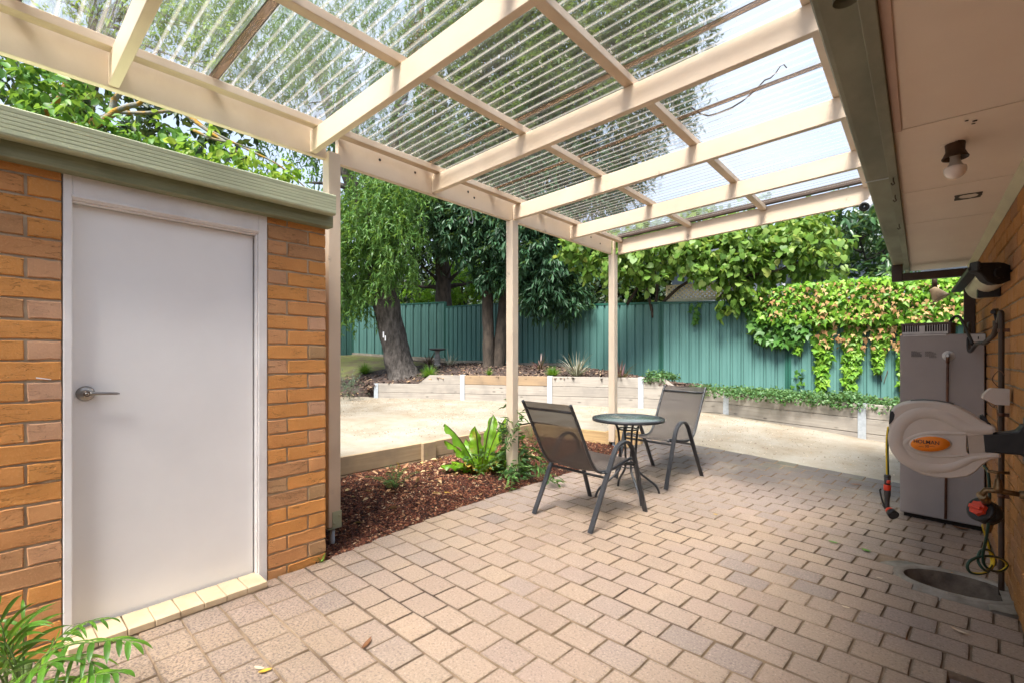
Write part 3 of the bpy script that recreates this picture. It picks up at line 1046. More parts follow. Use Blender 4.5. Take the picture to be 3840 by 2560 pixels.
# soffit sheets with open joints and a cover strip along the fascia
SZ = 2.10
js = [-3.0, -1.2, .32, 2.246+.0, 3.134, 3.884, 6.06]
for a, c in zip(js[:-1], js[1:]):
    b = MB(); b.box((-.0760, a+.004, SZ), (HX-.004, c-.004, SZ+.006), .001)
    b.build('soffit_sheet', M['soffit'], house)
b = MB(); b.box((-.0762, -3, SZ+.007), (HX, 6.06, SZ+.02)); b.build('soffit_backing', M['dark_hole'], house)
b = MB(); b.box((-.0758, -3, SZ-.007), (-.052, 2.243, SZ-.0005), .001); b.build('cover_strip', M['soffit_strip'], house)
b = MB()
q = [(HX-.036, SZ-.001), (HX-.030, SZ-.012), (HX-.018, SZ-.026), (HX-.006, SZ-.036), (HX-.001, SZ-.042), (HX-.0005, SZ-.001)]
b.grid([[(x, -3, zz) for x, zz in q], [(x, 6.05, zz) for x, zz in q]], smooth=False)
b.build('eave_moulding', M['quad'], house)
b = MB(); b.box((-.110, -3, 2.078), (-.0765, 6.07, 2.30), .002); b.build('fascia_board', M['gutter_green'], house)
b = MB()
gp = [(-.1105, 2.26), (-.1105, 2.121), (-.116, 2.1185), (-.186, 2.1165), (-.197, 2.119), (-.2025, 2.128), (-.2035, 2.20), (-.2045, 2.232), (-.200, 2.238), (-.190, 2.238)]
b.grid([[(x, -3, zz) for x, zz in gp], [(x, 6.09, zz) for x, zz in gp]][::-1], smooth=False)
b.add([(x, 6.09, zz) for x, zz in gp], [tuple(range(len(gp)))])
gut = b.build('gutter', M['gutter_green'], house)
b = MB(); b.lathe([(.027,0),(.027,.03),(.022,.03),(.022,.012)], 14, Matrix.Translation((-.13, 1.33, 2.092)), close=False); b.build('outlet', M['gutter_green'], gut)
b = MB(); b.box((-.2045, 2.86, 2.1145), (-.1115, 2.875, 2.1170), .001); b.build('joint_strap', M['galv'], gut)
b = MB()
b.add([(-.21,-3.2,2.25),(-.21,6.1,2.25),(4,6.1,3.70),(4,-3.2,3.70),(-.21,-3.2,2.28),(-.21,6.1,2.28),(4,6.1,3.73),(4,-3.2,3.73)],
      [(0,1,2,3)[::-1],(4,5,6,7)[::-1],(0,4,5,1),(1,5,6,2),(2,6,7,3),(3,7,4,0)])
b.build('roof', M['nb_roof'], house)
# square downpipe: drops from the gutter, runs back under the eave, then down the wall
b = MB()
gy = 5.70
b.box((-.205, gy-.034, 1.965), (-.125, gy+.034, 2.122), .004)
b.box((-.125, gy-.033, 1.966), (HX-.075, gy+.033, 2.034), .004)
b.box((HX-.075, gy-.034, .05), (HX-.004, gy+.034, 2.034), .004)
b.build('downpipe', M['brown_pipe'], house)
# torn fixing patches left on the soffit
def soffit_patch(u, v, r, n=7, seed=1):
    p = on_z(u, v, SZ-.0015); rq = random.Random(seed)
    q = MB(); vs_ = []
    for i in range(n):
        a = math.tau*i/n
        k = r*rq.uniform(.8, 1.15)
        vs_.append((p.x+k*math.cos(a), p.y+k*math.sin(a), SZ-.0012))
    return vs_
b = MB()
for i, (u, v, r) in enumerate(((3340+765/2.688, 380+200/2.688, .006), (3340+850/2.688, 380+200/2.688, .008), (3340+832/2.688, 380+230/2.688, .006))):
    vs_ = soffit_patch(u, v, r, 7, i)
    b.add(vs_, [tuple(range(7))[::-1]])
b.build('fixing_hole', M['dark_hole'], house)
# square of old glue with a bare round middle
p = on_z(3340+780/2.688, 650+235/2.688, SZ-.0015)
b = MB(); vs_ = []
n = 24
for i in range(n):
    a = math.tau*i/n
    m_ = 1/max(abs(math.cos(a)), abs(math.sin(a)))
    rr_ = .052*m_*(1+.05*random.uniform(-1, 1))
    vs_.append((p.x+rr_*math.cos(a), p.y+rr_*math.sin(a)*1.1, SZ-.0012))
for i in range(n):
    a = math.tau*i/n
    rr_ = .036*(1+.12*random.uniform(-1, 1))
    vs_.append((p.x+rr_*math.cos(a), p.y+rr_*math.sin(a)*1.1, SZ-.0012))
b.add(vs_, [(i, n+i, n+(i+1) % n, (i+1) % n) for i in range(n)])
b.build('glue_mark', M['bakelite'], house)

# ------------------------------------------------------------------ pergola
BX = -3.19
PSL = .0445
def rz_(x, base): return base + PSL*(x-BX)
pergola = thing('pergola', (-3.2, 3.7, 0), 'cream painted timber pergola roofed with clear corrugated sheets', 'pergola')
b = MB()
b.box((BX-.045, -1.6, 2.668), (BX, 1.662, 2.862), .003); b.build('beam', M['cream'], pergola)
b = MB(); b.box((BX-.0445, 1.752, 2.664), (BX-.001, 5.76, 2.862), .003); beam2 = b.build('beam', M['cream'], pergola)
b = MB()
for (y, z) in ((2.10, 2.80), (2.44, 2.80), (3.13, 2.765), (3.05, 2.80), (5.22, 2.79), (5.45, 2.75)):
    b.lathe([(.011, 0), (.011, .0015)], 12, Matrix.Translation((BX-.0005, y, z)) @ Matrix.Rotation(R(90), 4, 'Y'))
b.build('bolt_hole', M['dark_hole'], beam2)
posts = ((1.707, -.02, 3), (3.69, -.02, 2), (5.81, .10, 3))
for i, (y, z0, _) in enumerate(posts):
    zt = 2.70 if i != 1 else 2.664
    b = MB()
    if i == 0:
        b.box((-3.245, y-.045, .055), (-3.155, y+.045, 2.72), .003)
    elif i == 1:
        b.box((-3.245, y-.045, z0), (-3.155, y+.045, 2.663), .003)
    else:
        b.box((-3.245, y-.045, z0), (-3.155, y+.045, 2.66), .003)
        b.box((-3.185, y-.045, 2.66), (-3.157, y-.005, 2.862), .002)
    po = b.build('post', M['cream'], pergola)
    if i != 1:
        q = MB()
        zb = .05 if i == 0 else .13
        q.box((-3.1545, y-.02, zb), (-3.150, y+.047, zb+.115), .001)
        q.box((-3.25, y+.0455, zb), (-3.150, y+.050, zb+.115), .001)
        q.box((-3.25, y-.045, zb-.006), (-3.150, y+.05, zb-.001), .001)
        for (dy, dz) in ((-.005, .03), (.032, .08)):
            q.lathe([(.008,0),(.008,.004),(.004,.005)], 10, Matrix.Translation((-3.150, y+dy, zb+dz)) @ Matrix.Rotation(R(90), 4, 'Y'))
        q.build('stirrup', M['sage'] if i == 0 else M['galv'], po)
        q = MB(); q.tube([(-3.19, y, zb-.25), (-3.19, y, zb)], .017, 10); q.build('stirrup_leg', M['galv'], po)
RY = [-.60, .471, 1.541, 2.616, 3.683, 4.733]
XE = -.10
def sloped_box(y0, y1, x0, x1, zb, h, bev=.003):
    q = MB()
    q.box((x0, y0, 0), (x1, y1, h), bev)
    q.v = [(x, y, z + rz_(x, zb)) for (x, y, z) in q.v]
    return q
for y in RY:
    sloped_box(y, y+.045, BX+.002, XE, 2.676, .146).build('rafter', M['cream'], pergola)
sloped_box(5.862, 5.907, BX+.035, XE, 2.668, .196).build('end_rafter', M['cream'], pergola)
for i, (x0, x1) in enumerate(((-3.148, -3.078), (-2.203, -2.140), (-1.368, -1.304), (-.432, -.362))):
    zb = rz_((x0+x1)/2, 2.8235)
    q = MB(); q.box((x0, -1.6, zb), (x1, 5.861, zb+.047), .003)
    q.build('purlin', M['cream_dirty'] if i < 3 else M['cream'], pergola)

def sheet_material():
    m, nt = new_mat('clear_corrugated_sheet')
    at_ = nd(nt, 'ShaderNodeAttribute', attribute_name='dirt')
    pos = nd(nt, 'ShaderNodeNewGeometry').outputs['Position']
    mp = nd(nt, 'ShaderNodeMapping'); mp.inputs['Scale'].default_value = (.7, 14, 1)
    nt.links.new(pos, mp.inputs['Vector'])
    streak = noise(nt, mp.outputs['Vector'], 2.0, 4)
    dirt = math2(nt, 'MULTIPLY', at_.outputs['Fac'], rampn(nt, streak, [(.3, .55), (.65, 1.0)]))
    speck = rampn(nt, noise(nt, pos, 30, 2), [(.66, 0.0), (.72, .35)])
    film = rampn(nt, streak, [(.35, .01), (.75, .09)])
    dirt = math2(nt, 'MAXIMUM', math2(nt, 'MAXIMUM', dirt, speck), film)
    tr = nd(nt, 'ShaderNodeBsdfTransparent'); tr.inputs['Color'].default_value = (.96, .965, .97, 1)
    rf = nd(nt, 'ShaderNodeBsdfRefraction', Roughness=.03, IOR=1.035); rf.inputs['Color'].default_value = (.97, .975, .98, 1)
    m1 = nd(nt, 'ShaderNodeMixShader'); m1.inputs[0].default_value = .38
    nt.links.new(tr.outputs[0], m1.inputs[1]); nt.links.new(rf.outputs[0], m1.inputs[2])
    gl = nd(nt, 'ShaderNodeBsdfGlossy', Roughness=.06)
    fr_ = nd(nt, 'ShaderNodeFresnel', IOR=1.45)
    m2 = nd(nt, 'ShaderNodeMixShader')
    nt.links.new(fr_.outputs[0], m2.inputs[0]); nt.links.new(m1.outputs[0], m2.inputs[1]); nt.links.new(gl.outputs[0], m2.inputs[2])
    df = nd(nt, 'ShaderNodeBsdfDiffuse'); df.inputs['Color'].default_value = (.42, .37, .32, 1)
    tl = nd(nt, 'ShaderNodeBsdfTranslucent'); tl.inputs['Color'].default_value = (.62, .56, .51, 1)
    m3 = nd(nt, 'ShaderNodeMixShader'); m3.inputs[0].default_value = .6
    nt.links.new(df.outputs[0], m3.inputs[1]); nt.links.new(tl.outputs[0], m3.inputs[2])
    m4 = nd(nt, 'ShaderNodeMixShader')
    nt.links.new(dirt, m4.inputs[0]); nt.links.new(m2.outputs[0], m4.inputs[1]); nt.links.new(m3.outputs[0], m4.inputs[2])
    o = nd(nt, 'ShaderNodeOutputMaterial'); nt.links.new(m4.outputs[0], o.inputs['Surface'])
    return m
M['sheet'] = sheet_material()
M['lap'] = plain('lap_dirt', (.15,.085,.05), (.07,.04,.025), 14, .6, .2, 60, stretch=(.3,4,1))
def lap_material():
    m, nt = new_mat('sheet_lap')
    pos = nd(nt, 'ShaderNodeNewGeometry').outputs['Position']
    mp = nd(nt, 'ShaderNodeMapping'); mp.inputs['Scale'].default_value = (1.2, 30, 1)
    nt.links.new(pos, mp.inputs['Vector'])
    f = rampn(nt, noise(nt, mp.outputs['Vector'], 2, 4), [(.35, .35), (.7, .95)])
    tr = nd(nt, 'ShaderNodeBsdfTransparent'); tr.inputs['Color'].default_value = (.50, .38, .29, 1)
    tl = nd(nt, 'ShaderNodeBsdfTranslucent'); tl.inputs['Color'].default_value = (.20, .12, .07, 1)
    df = nd(nt, 'ShaderNodeBsdfDiffuse'); df.inputs['Color'].default_value = (.09, .055, .035, 1)
    a = nd(nt, 'ShaderNodeMixShader'); a.inputs[0].default_value = .5
    nt.links.new(tl.outputs[0], a.inputs[1]); nt.links.new(df.outputs[0], a.inputs[2])
    c = nd(nt, 'ShaderNodeMixShader')
    nt.links.new(f, c.inputs[0]); nt.links.new(tr.outputs[0], c.inputs[1]); nt.links.new(a.outputs[0], c.inputs[2])
    o = nd(nt, 'ShaderNodeOutputMaterial'); nt.links.new(c.outputs[0], o.inputs['Surface'])
    return m
M['lapm'] = lap_material()
WAVE = .0762
laps = [2.53 + .80*k for k in range(-5, 5)]
for k, (ya, yb) in enumerate(zip(laps[:-1], laps[1:])):
    yb = min(yb + .035, 5.86); ya = max(ya - .035, -1.55)
    if yb - ya < .1: continue
    n = int((yb-ya)/WAVE*10)
    lift = .004*(k % 2)
    vs_, dv = [], []
    xs = [BX-.10, BX+.3, -2.2, -1.3, XE+.05]
    for i in range(n+1):
        y = ya + (yb-ya)*i/n
        c = math.cos(math.tau*y/WAVE)
        c = math.copysign(abs(c)**.75, c)
        for x in xs:
            vs_.append((x, y, rz_(x, 2.8845) + .0085*c + .0085 + lift))
            dv.append(max(0.0, -c-.70)*1.5 + .02)
    m_ = len(xs)
    q = MB(); q.smooth = True
    q.add(vs_, [(i*m_+j, (i+1)*m_+j, (i+1)*m_+j+1, i*m_+j+1) for i in range(n) for j in range(m_-1)])
    so = q.build('roof_sheet', M['sheet'], pergola)
    at_ = so.data.attributes.new('dirt', 'FLOAT', 'POINT')
    at_.data.foreach_set('value', dv)
    if 0 < k:
        yl = laps[k]
        q = MB()
        x0, x1 = BX-.08, XE
        q.add([(x0, yl-.022, rz_(x0, 2.8835)), (x1, yl-.022, rz_(x1, 2.8835)), (x1, yl+.02, rz_(x1, 2.8835)), (x0, yl+.02, rz_(x0, 2.8835))], [(0,1,2,3)])
        for yy_ in (yl-.026, yl+.02):
            q.add([(x0, yy_, rz_(x0, 2.8832)), (x1, yy_, rz_(x1, 2.8832)), (x1, yy_+.006, rz_(x1, 2.8832)), (x0, yy_+.006, rz_(x0, 2.8832))], [(0,1,2,3)]); q.mi[-1] = 1
        q.build('lap_strip', [M['lapm'], M['brown_pipe']], so)
b = sloped_box(5.80, 5.861, BX+.06, XE, 2.872, .05, .002)
b.build('end_flashing', M['brown_pipe'], pergola)
q = MB()
for x in (-3.113, -2.17, -1.336, -.4):
    y = -.5
    while y < 5.8:
        yy = round(y/WAVE)*WAVE
        q.lathe([(.009,-.006),(.009,.004),(.004,.006)], 8, Matrix.Translation((x-.036 if x < -3 else x, yy+WAVE/2, rz_(x, 2.8845)-.004)))
        y += WAVE*3
o = q.build('roof_screw', M['galv'], pergola); tag(o, kind='stuff')

# ------------------------------------------------------------------ timber edging of the mulch bed
edging = thing('timber_edging', (-4.6, 4.0, 0), 'pale pine board edging between the gravel yard and the red mulch bed', 'edging')
for (y0, y1) in ((1.2, 3.66), (3.665, 5.83)):
    b = MB(); b.box((-4.645, y0, .018), (-4.595, y1, .212), .004); b.build('plank', M['pine'], edging)
    b = MB(); b.box((-4.643, y0, -.19), (-4.597, y1, .012), .004); b.build('plank', M['pine'], edging)
M['pine_x'] = timber('pine_board', (.58,.40,.20), (.42,.27,.13), 0, .8, 1, .5, .3, stain=(.32,.22,.12))
b = MB(); b.box((-4.59, 5.83, .0), (-3.30, 5.875, .214), .004); b.build('plank', M['pine_x'], edging)
b = MB(); b.box((-3.298, 5.79, -.05), (-3.247, 5.84, .238), .004); b.build('stake', M['pine_x'], edging)
b = MB(); b.box((-4.594, 3.60, -.1), (-4.545, 3.80, .218), .004); st = b.build('stake', M['pine'], edging)
b = MB()
b.box((-3.14, 5.76, .06), (-2.86, 5.805, .275), .004); b.build('plank', M['pine_x'], edging)
b = MB(); b.box((-2.858, 5.752, .04), (-2.77, 5.83, .283), .004); stk = b.build('stake', M['pine_x'], edging)
b = MB()
for (x, z) in ((-3.08, .22), (-3.0, .12), (-2.93, .22), (-2.89, .12)):
    b.lathe([(.006,0),(.006,.003)], 8, Matrix.Translation((x, 5.76, z)) @ Matrix.Rotation(R(90), 4, 'X'))
b.build('screw', M['dark_hole'], stk)

# ------------------------------------------------------------------ retaining wall of sleepers between steel posts
WP = [Vector(p) for p in ((-9.26,6.0,0),(-7.50,7.0,0),(-5.71,7.75,0),(-4.04,8.41,0),(-2.59,8.74,0),(-.60,7.95,0),(1.40,7.15,0),(3.2,6.4,0))]
TOPZ = [.86, .86, .86, .86, .625, .625, .625, .62]
rwall = thing('retaining_wall', (-4.04, 8.41, .3), 'curved retaining wall of grey timber sleepers slotted between galvanised steel posts', 'retaining wall')
for i, p in enumerate(WP):
    t = (WP[min(i+1, len(WP)-1)]-WP[max(i-1, 0)]).normalized()
    nrm = Vector((t.y, -t.x, 0))
    tz = TOPZ[i] + .01
    if i == 0: tz = .66
    b = MB()
    c = p + nrm*.004
    b.bar(c + Vector((0,0,0)), c + Vector((0,0,tz)), .10, .008, nrm, .001)
    c2 = p - nrm*.07
    b.bar(c2, c2 + Vector((0,0,tz)), .10, .008, nrm, .001)
    c3 = p - nrm*.033
    b.bar(c3, c3 + Vector((0,0,tz-.002)), .006, .065, nrm)
    b.build('steel_post', M['galv'], rwall)
rs_ = random.Random(9)
for i in range(len(WP)-1):
    a, c = WP[i], WP[i+1]
    t = (c-a).normalized(); nrm = Vector((t.y, -t.x, 0)); ln = (c-a).length
    top = TOPZ[i] if i < 4 else .625
    if i == 3: top = .86
    n = 4 if i < 4 else 3
    for k in range(n):
        z1 = top - k*.2; z0 = z1-.194
        if i == 0 and k == 0:
            x0, x1 = ln*.50, ln*.985
        elif i == 3 and k == 0:
            x0, x1 = ln*.015, ln*.46
        else:
            x0, x1 = .012, ln-.012
        q = MB()
        if (i == 0 and k == 0) or (i == 3 and k == 0):
            s0 = .26 if i == 0 else 0; s1 = 0 if i == 0 else .26
            sec = [(x0, z0), (x1, z0), (x1-s1, z1), (x0+s0, z1)]
            vs_ = [(x, -.025, z) for x, z in sec] + [(x, .025, z) for x, z in sec]
            q.add(vs_, [(0,1,2,3),(7,6,5,4),(0,4,5,1),(1,5,6,2),(2,6,7,3),(3,7,4,0)])
        else:
            q.box((x0, -.025, z0), (x1, .025, z1), .005)
        mat = M['sleeper_new'] if (i == 1 and k == 0) else M['sleeper']
        o = q.mesh('sleeper', mat)
        so = bpy.data.objects.new('sleeper', o); COL.objects.link(so)
        so.parent = rwall
        d = rs_.uniform(-.004, .004)
        cc = a - nrm*(.033+d)
        so.location = Vector((cc.x, cc.y, 0)) - Vector(rwall.location)
        so.rotation_euler = (0, 0, math.atan2(t.y, t.x))

# ------------------------------------------------------------------ steel fence
def fence_mat():
    m, nt = new_mat('green_steel_fence')
    pos = nd(nt, 'ShaderNodeNewGeometry').outputs['Position']
    mp = nd(nt, 'ShaderNodeMapping'); mp.inputs['Scale'].default_value = (2.5, 2.5, .35)
    nt.links.new(pos, mp.inputs['Vector'])
    col = rampn(nt, noise(nt, mp.outputs['Vector'], 2.5, 5), [(.35,(.085,.20,.178)),(.65,(.105,.235,.21))])
    finish(nt, col, .42, noise(nt, pos, 30, 2), .03, .003, 0, .45)
    return m
M['fence'] = fence_mat()
FP = [(-14.2, 5.8, 1.30, 3.00), (-14.2, 8.3, 1.31, 2.93), (-11.75, 10.2, 1.05, 3.03), (-9.25, 10.2, 1.0, 2.80), (-6.86, 10.22, .94, 2.60), (-4.34, 10.05, .66, 2.46), (-1.96, 10.50, .50, 2.36), (.42, 11.0, .46, 2.30), (2.8, 11.5, .42, 2.26)]
STEP = [0, 0, .03, .0, .0, 0, 0, 0, 0]
fence = thing('steel_fence', (-4.34, 10.05, .6), 'dark green ribbed steel panel fence along the back of the garden', 'fence')
for i in range(len(FP)-1):
    (xa, ya, za, ta), (xb, yb, zb, tb) = FP[i], FP[i+1]
    a, c = Vector((xa, ya, 0)), Vector((xb, yb, 0))
    t = (c-a).normalized(); nrm = Vector((t.y, -t.x, 0)); ln = (c-a).length
    z0 = min(za, zb) - .12
    if i in (1, 2): ta, tb = (2.90, 3.04) if i == 1 else (2.88, 2.82)
    ribs = [(0,0)]
    x = .0
    per_sheet = ln/3
    for sN in range(3):
        s0 = sN*per_sheet
        for q_ in range(4):
            w = per_sheet/4
            u0 = s0 + q_*w
            ribs += [(u0+w*.10, .0), (u0+w*.10+.012, .036), (u0+w*.52, .036), (u0+w*.52+.010, .028), (u0+w*.52+.018, .028), (u0+w*.52+.026, .036), (u0+w*.86, .036), (u0+w*.86+.012, 0)]
    ribs.append((ln, 0))
    q = MB()
    lo, hi = [], []
    for (x, dpt) in ribs:
        f_ = x/ln
        p = a + t*x + nrm*(dpt-.012)
        lo.append((p.x, p.y, z0)); hi.append((p.x, p.y, ta*(1-f_)+tb*f_ - .03))
    q.grid([lo, hi], smooth=False)
    q.build('panel', M['fence'], fence)
    q = MB(); q.bar(a + Vector((0,0,ta-.02)), c + Vector((0,0,tb-.02)), .062, .05, (0,0,1), .003); q.build('rail', M['rail_green'], fence)
    if i in (1, 2, 3):
        q = MB(); q.bar(a + nrm*.02 + Vector((0,0,za-.05)), c + nrm*.02 + Vector((0,0,zb+.02)), .06, .26, (0,0,1), .004); q.build('plinth', M['concrete'], fence)
        q = MB(); q.bar(a + Vector((0,0,za+.06)), c + Vector((0,0,zb+.14)), .05, .05, (0,0,1), .003); q.build('rail', M['rail_green'], fence)
for i, (x, y, z0, zt) in enumerate(FP):
    j = min(max(i, 0), len(FP)-2)
    t = (Vector((FP[j+1][0], FP[j+1][1], 0)) - Vector((FP[j][0], FP[j][1], 0))).normalized(); nrm = Vector((t.y, -t.x, 0))
    c = Vector((x, y, 0))
    q = MB()
    for s_ in (-.028, .028):
        q.bar(c + t*s_ + Vector((0,0,z0-.2)), c + t*s_ + Vector((0,0,zt+.005)), .05, .072, nrm, .006)
    q.build('post', M['rail_green'], fence)

# lattice panel of the neighbour, standing just behind the fence
lat = thing('lattice_screen', at(2600, 1100, 10.6), 'cream diamond lattice strip showing above the green fence', 'lattice')
la, lb = Vector((-4.28, 10.22, 0)), Vector((-2.9, 10.50, 0))
t = (lb-la).normalized(); ln = (lb-la).length
zl0, zl1 = 2.46, 2.84
b = MB()
for z in (zl0+.03, zl1-.015):
    b.bar(la+Vector((0,0,z)), lb+Vector((0,0,z)), .03, .06 if z < 2.6 else .03, (0,0,1), .002)
for p in (la, lb): b.bar(p+Vector((0,0,zl0)), p+Vector((0,0,zl1)), .03, .045, t)
b.build('lattice_frame', M['lattice'], lat)
nrm = Vector((t.y, -t.x, 0))
b = MB()
h = zl1-zl0
x = -h
while x < ln:
    for sg, off in ((1, .006), (-1, -.006)):
        xa, xb = (x, x+h) if sg > 0 else (x+h, x)
        za, zb = zl0, zl1
        # clip to the panel
        def cl(xa, za, xb, zb):
            pts = [(xa, za), (xb, zb)]
            if xa > xb: pts = pts[::-1]
            (x0, z0), (x1, z1) = pts
            if x1 <= 0 or x0 >= ln: return None
            if x0 < 0: z0 += (z1-z0)*(0-x0)/(x1-x0); x0 = 0
            if x1 > ln: z1 = z0+(z1-z0)*(ln-x0)/(x1-x0); x1 = ln
            return x0, z0, x1, z1
        k = cl(xa, za, xb, zb)
        if k and k[2]-k[0] > .02:
            p0 = la + t*k[0] + nrm*off + Vector((0,0,k[1])); p1 = la + t*k[2] + nrm*off + Vector((0,0,k[3]))
            b.bar(p0, p1, .008, .034, Vector((-t.x, -t.y, 1)) if sg > 0 else Vector((t.x, t.y, 1)))
    x += .093
o = b.build('lath', M['lattice'], lat); tag(o, kind='stuff')

# ------------------------------------------------------------------ house beyond the fence
nb = thing('neighbour_house', (-.5, 16.5, 0), 'blue grey weatherboard house with a dark roof half hidden behind the vines', 'house')
na, nc = Vector((-6.2, 15.2, 0)), Vector((6.5, 17.6, 0))
t = (nc-na).normalized(); nrm = Vector((t.y, -t.x, 0)); ln = (nc-na).length
q = MB()
q.bar(na+Vector((0,0,.2)) , nc+Vector((0,0,.2)), .3, .2)
wallN = None
z = .3
while z < 4.5:
    q.bar(na + nrm*(.012) + Vector((0,0,z+.08)), nc + nrm*.012 + Vector((0,0,z+.08)), .05, .155, (Vector((0,0,1)) + nrm*.10)); z += .16
wallN = q.build('wall', M['nb_wall'], nb)
q = MB()
e0, e1 = na - t*.6 + nrm*.6, nc + t*.6 + nrm*.6
f0, f1 = na - t*.6 - nrm*4, nc + t*.6 - nrm*4
q.add([e0+Vector((0,0,4.35)), e1+Vector((0,0,4.35)), f1+Vector((0,0,6.0)), f0+Vector((0,0,6.0))], [(0,1,2,3)])
q.bar(e0+Vector((0,0,4.33)), e1+Vector((0,0,4.33)), .1, .14)
q.build('roof', M['nb_roof'], nb)
def glass_mat():
    m, nt = new_mat('window_glass')
    finish(nt, (.03,.04,.055), .06, None, spec=.9)
    return m
M['glass'] = glass_mat()
for (s0, s1, z0, z1) in ((3.2, 4.4, 2.6, 3.9), (8.6, 10.3, 2.2, 3.9)):
    q = MB()
    for s_ in (s0, s1): q.bar(na+t*s_+nrm*.06+Vector((0,0,z0)), na+t*s_+nrm*.06+Vector((0,0,z1)), .07, .06, nrm, .003)
    for z in (z0, z1, (z0+z1)/2): q.bar(na+t*s0+nrm*.06+Vector((0,0,z)), na+t*s1+nrm*.06+Vector((0,0,z)), .06, .06, (0,0,1), .003)
    w = q.build('window', M['cam_white'], nb)
    q = MB(); q.bar(na+t*s0+nrm*.05+Vector((0,0,(z0+z1)/2)), na+t*s1+nrm*.05+Vector((0,0,(z0+z1)/2)), .01, z1-z0); q.build('pane', M['glass'], w)
# ------------------------------------------------------------------ leaves
def unit(a):
    return a/(np.linalg.norm(a, axis=-1, keepdims=True)+1e-9)
T_DIAMOND = (np.array([(0,0,0),(.45,.5,.10),(1,0,0),(.45,-.5,.10)]), [(0,1,2),(0,2,3)])
T_OVATE = (np.array([(0,0,0),(.22,.40,.07),(.58,.42,.06),(1,0,-.08),(.58,-.42,.06),(.22,-.40,.07),(.4,0,0.0)]),
           [(0,1,6),(1,2,6),(2,3,6),(3,4,6),(4,5,6),(5,0,6)])
T_HEART = (np.array([(.06,0,0),(-.06,.28,.05),(.22,.52,.03),(.62,.40,-.02),(1,0,-.10),(.62,-.40,-.02),(.22,-.52,.03),(-.06,-.28,.05),(.42,0,.03)]),
           [(0,1,8),(1,2,8),(2,3,8),(3,4,8),(4,5,8),(5,6,8),(6,7,8),(7,0,8)])
T_IVY = (np.array([(.08,0,0),(-.02,.30,.03),(.30,.52,-.02),(.45,.22,.03),(1,0,-.08),(.45,-.22,.03),(.30,-.52,-.02),(-.02,-.30,.03),(.35,0,.05)]),
         [(0,1,8),(1,2,8),(2,3,8),(3,4,8),(4,5,8),(5,6,8),(6,7,8),(7,0,8)])
T_CURL = (np.array([(0,.5,0),(0,-.5,0),(.5,.42,.10),(.5,-.42,.06),(1,.05,-.12),(1,-.05,-.12)]), [(0,1,3),(0,3,2),(2,3,5),(2,5,4)])

def leaves(name, mat, pos, d, nrm, ln, wd, tmpl=T_DIAMOND, parent=None, curl=.6):
    n = len(pos)
    d = unit(d)
    side = unit(np.cross(nrm, d))
    up = np.cross(d, side)
    ln = np.broadcast_to(ln, n)[:,None,None]; wd = np.broadcast_to(wd, n)[:,None,None]
    tv, tf = tmpl
    V = pos[:,None,:] + d[:,None,:]*ln*tv[None,:,0:1] + side[:,None,:]*wd*tv[None,:,1:2] + up[:,None,:]*ln*tv[None,:,2:3]*curl*2
    F = np.array(tf)
    FF = (np.arange(n)[:,None,None]*len(tv) + F[None]).reshape(-1, F.shape[1])
    return raw_mesh(name, V.reshape(-1,3), FF, mat, parent, smooth=len(tv) > 4)

def rnd_dir(n):
    v = rng.normal(size=(n,3))
    return unit(v)

def clump_twigs(clumps, dens, shell=.55):
    """points and outward directions spread through lumpy clumps; a clump is (x,y,z,r[,squash])"""
    P, D = [], []
    for c in clumps:
        x, y, z, r = c[:4]
        sq = c[4] if len(c) > 4 else .85
        n = max(3, int(dens*r*r))
        dr = rnd_dir(n)
        k = shell + (1-shell)*rng.random(n)**.7
        lump = np.array([1 + .35*mnoise.noise(Vector((a[0]*2+x, a[1]*2+y, a[2]*2+z))) for a in dr])
        p = dr*(r*k*lump)[:,None]
        p[:,2] *= sq
        P.append(p + np.array([x,y,z])); D.append(dr)
    return np.concatenate(P), np.concatenate(D)

def foliage(name, mat, clumps, dens, per, ln, wd, twig=.3, droop=.3, tmpl=T_DIAMOND, parent=None, shell=.5, spread=.8, upb=.6, jit=.3):
    P, D = clump_twigs(clumps, dens, shell)
    n = len(P)
    td = unit(D*.7 + rng.normal(size=(n,3))*.6 + np.array([0,0,-droop]))
    tl = twig*(.5+rng.random(n))
    s = (np.arange(per)+.5)/per
    pos = P[:,None,:] + td[:,None,:]*(tl[:,None]*s[None])[:,:,None]
    pos = pos + rng.normal(size=pos.shape)*twig*.06
    ld = td[:,None,:]*.6 + rng.normal(size=(n,per,3))*spread + np.array([0,0,-droop*.8])
    nr = np.array([0,0,upb]) + D[:,None,:]*.5 + rng.normal(size=(n,per,3))*.45
    m = n*per
    sz = 1 + jit*rng.normal(size=m).clip(-1.5,1.5)
    return leaves(name, mat, pos.reshape(m,3), ld.reshape(m,3), nr.reshape(m,3), ln*sz, wd*sz, tmpl, parent)

def cl(*items):
    """clumps given by photo direction, distance and radius"""
    out = []
    for it in items:
        u, v, d, r = it[:4]
        p = at(u*1.63265, v*1.63265, d)
        out.append((p.x, p.y, p.z, r) + tuple(it[4:]))
    return out
def pp(*items):
    return [at(u*1.63265, v*1.63265, d) for u, v, d in items]

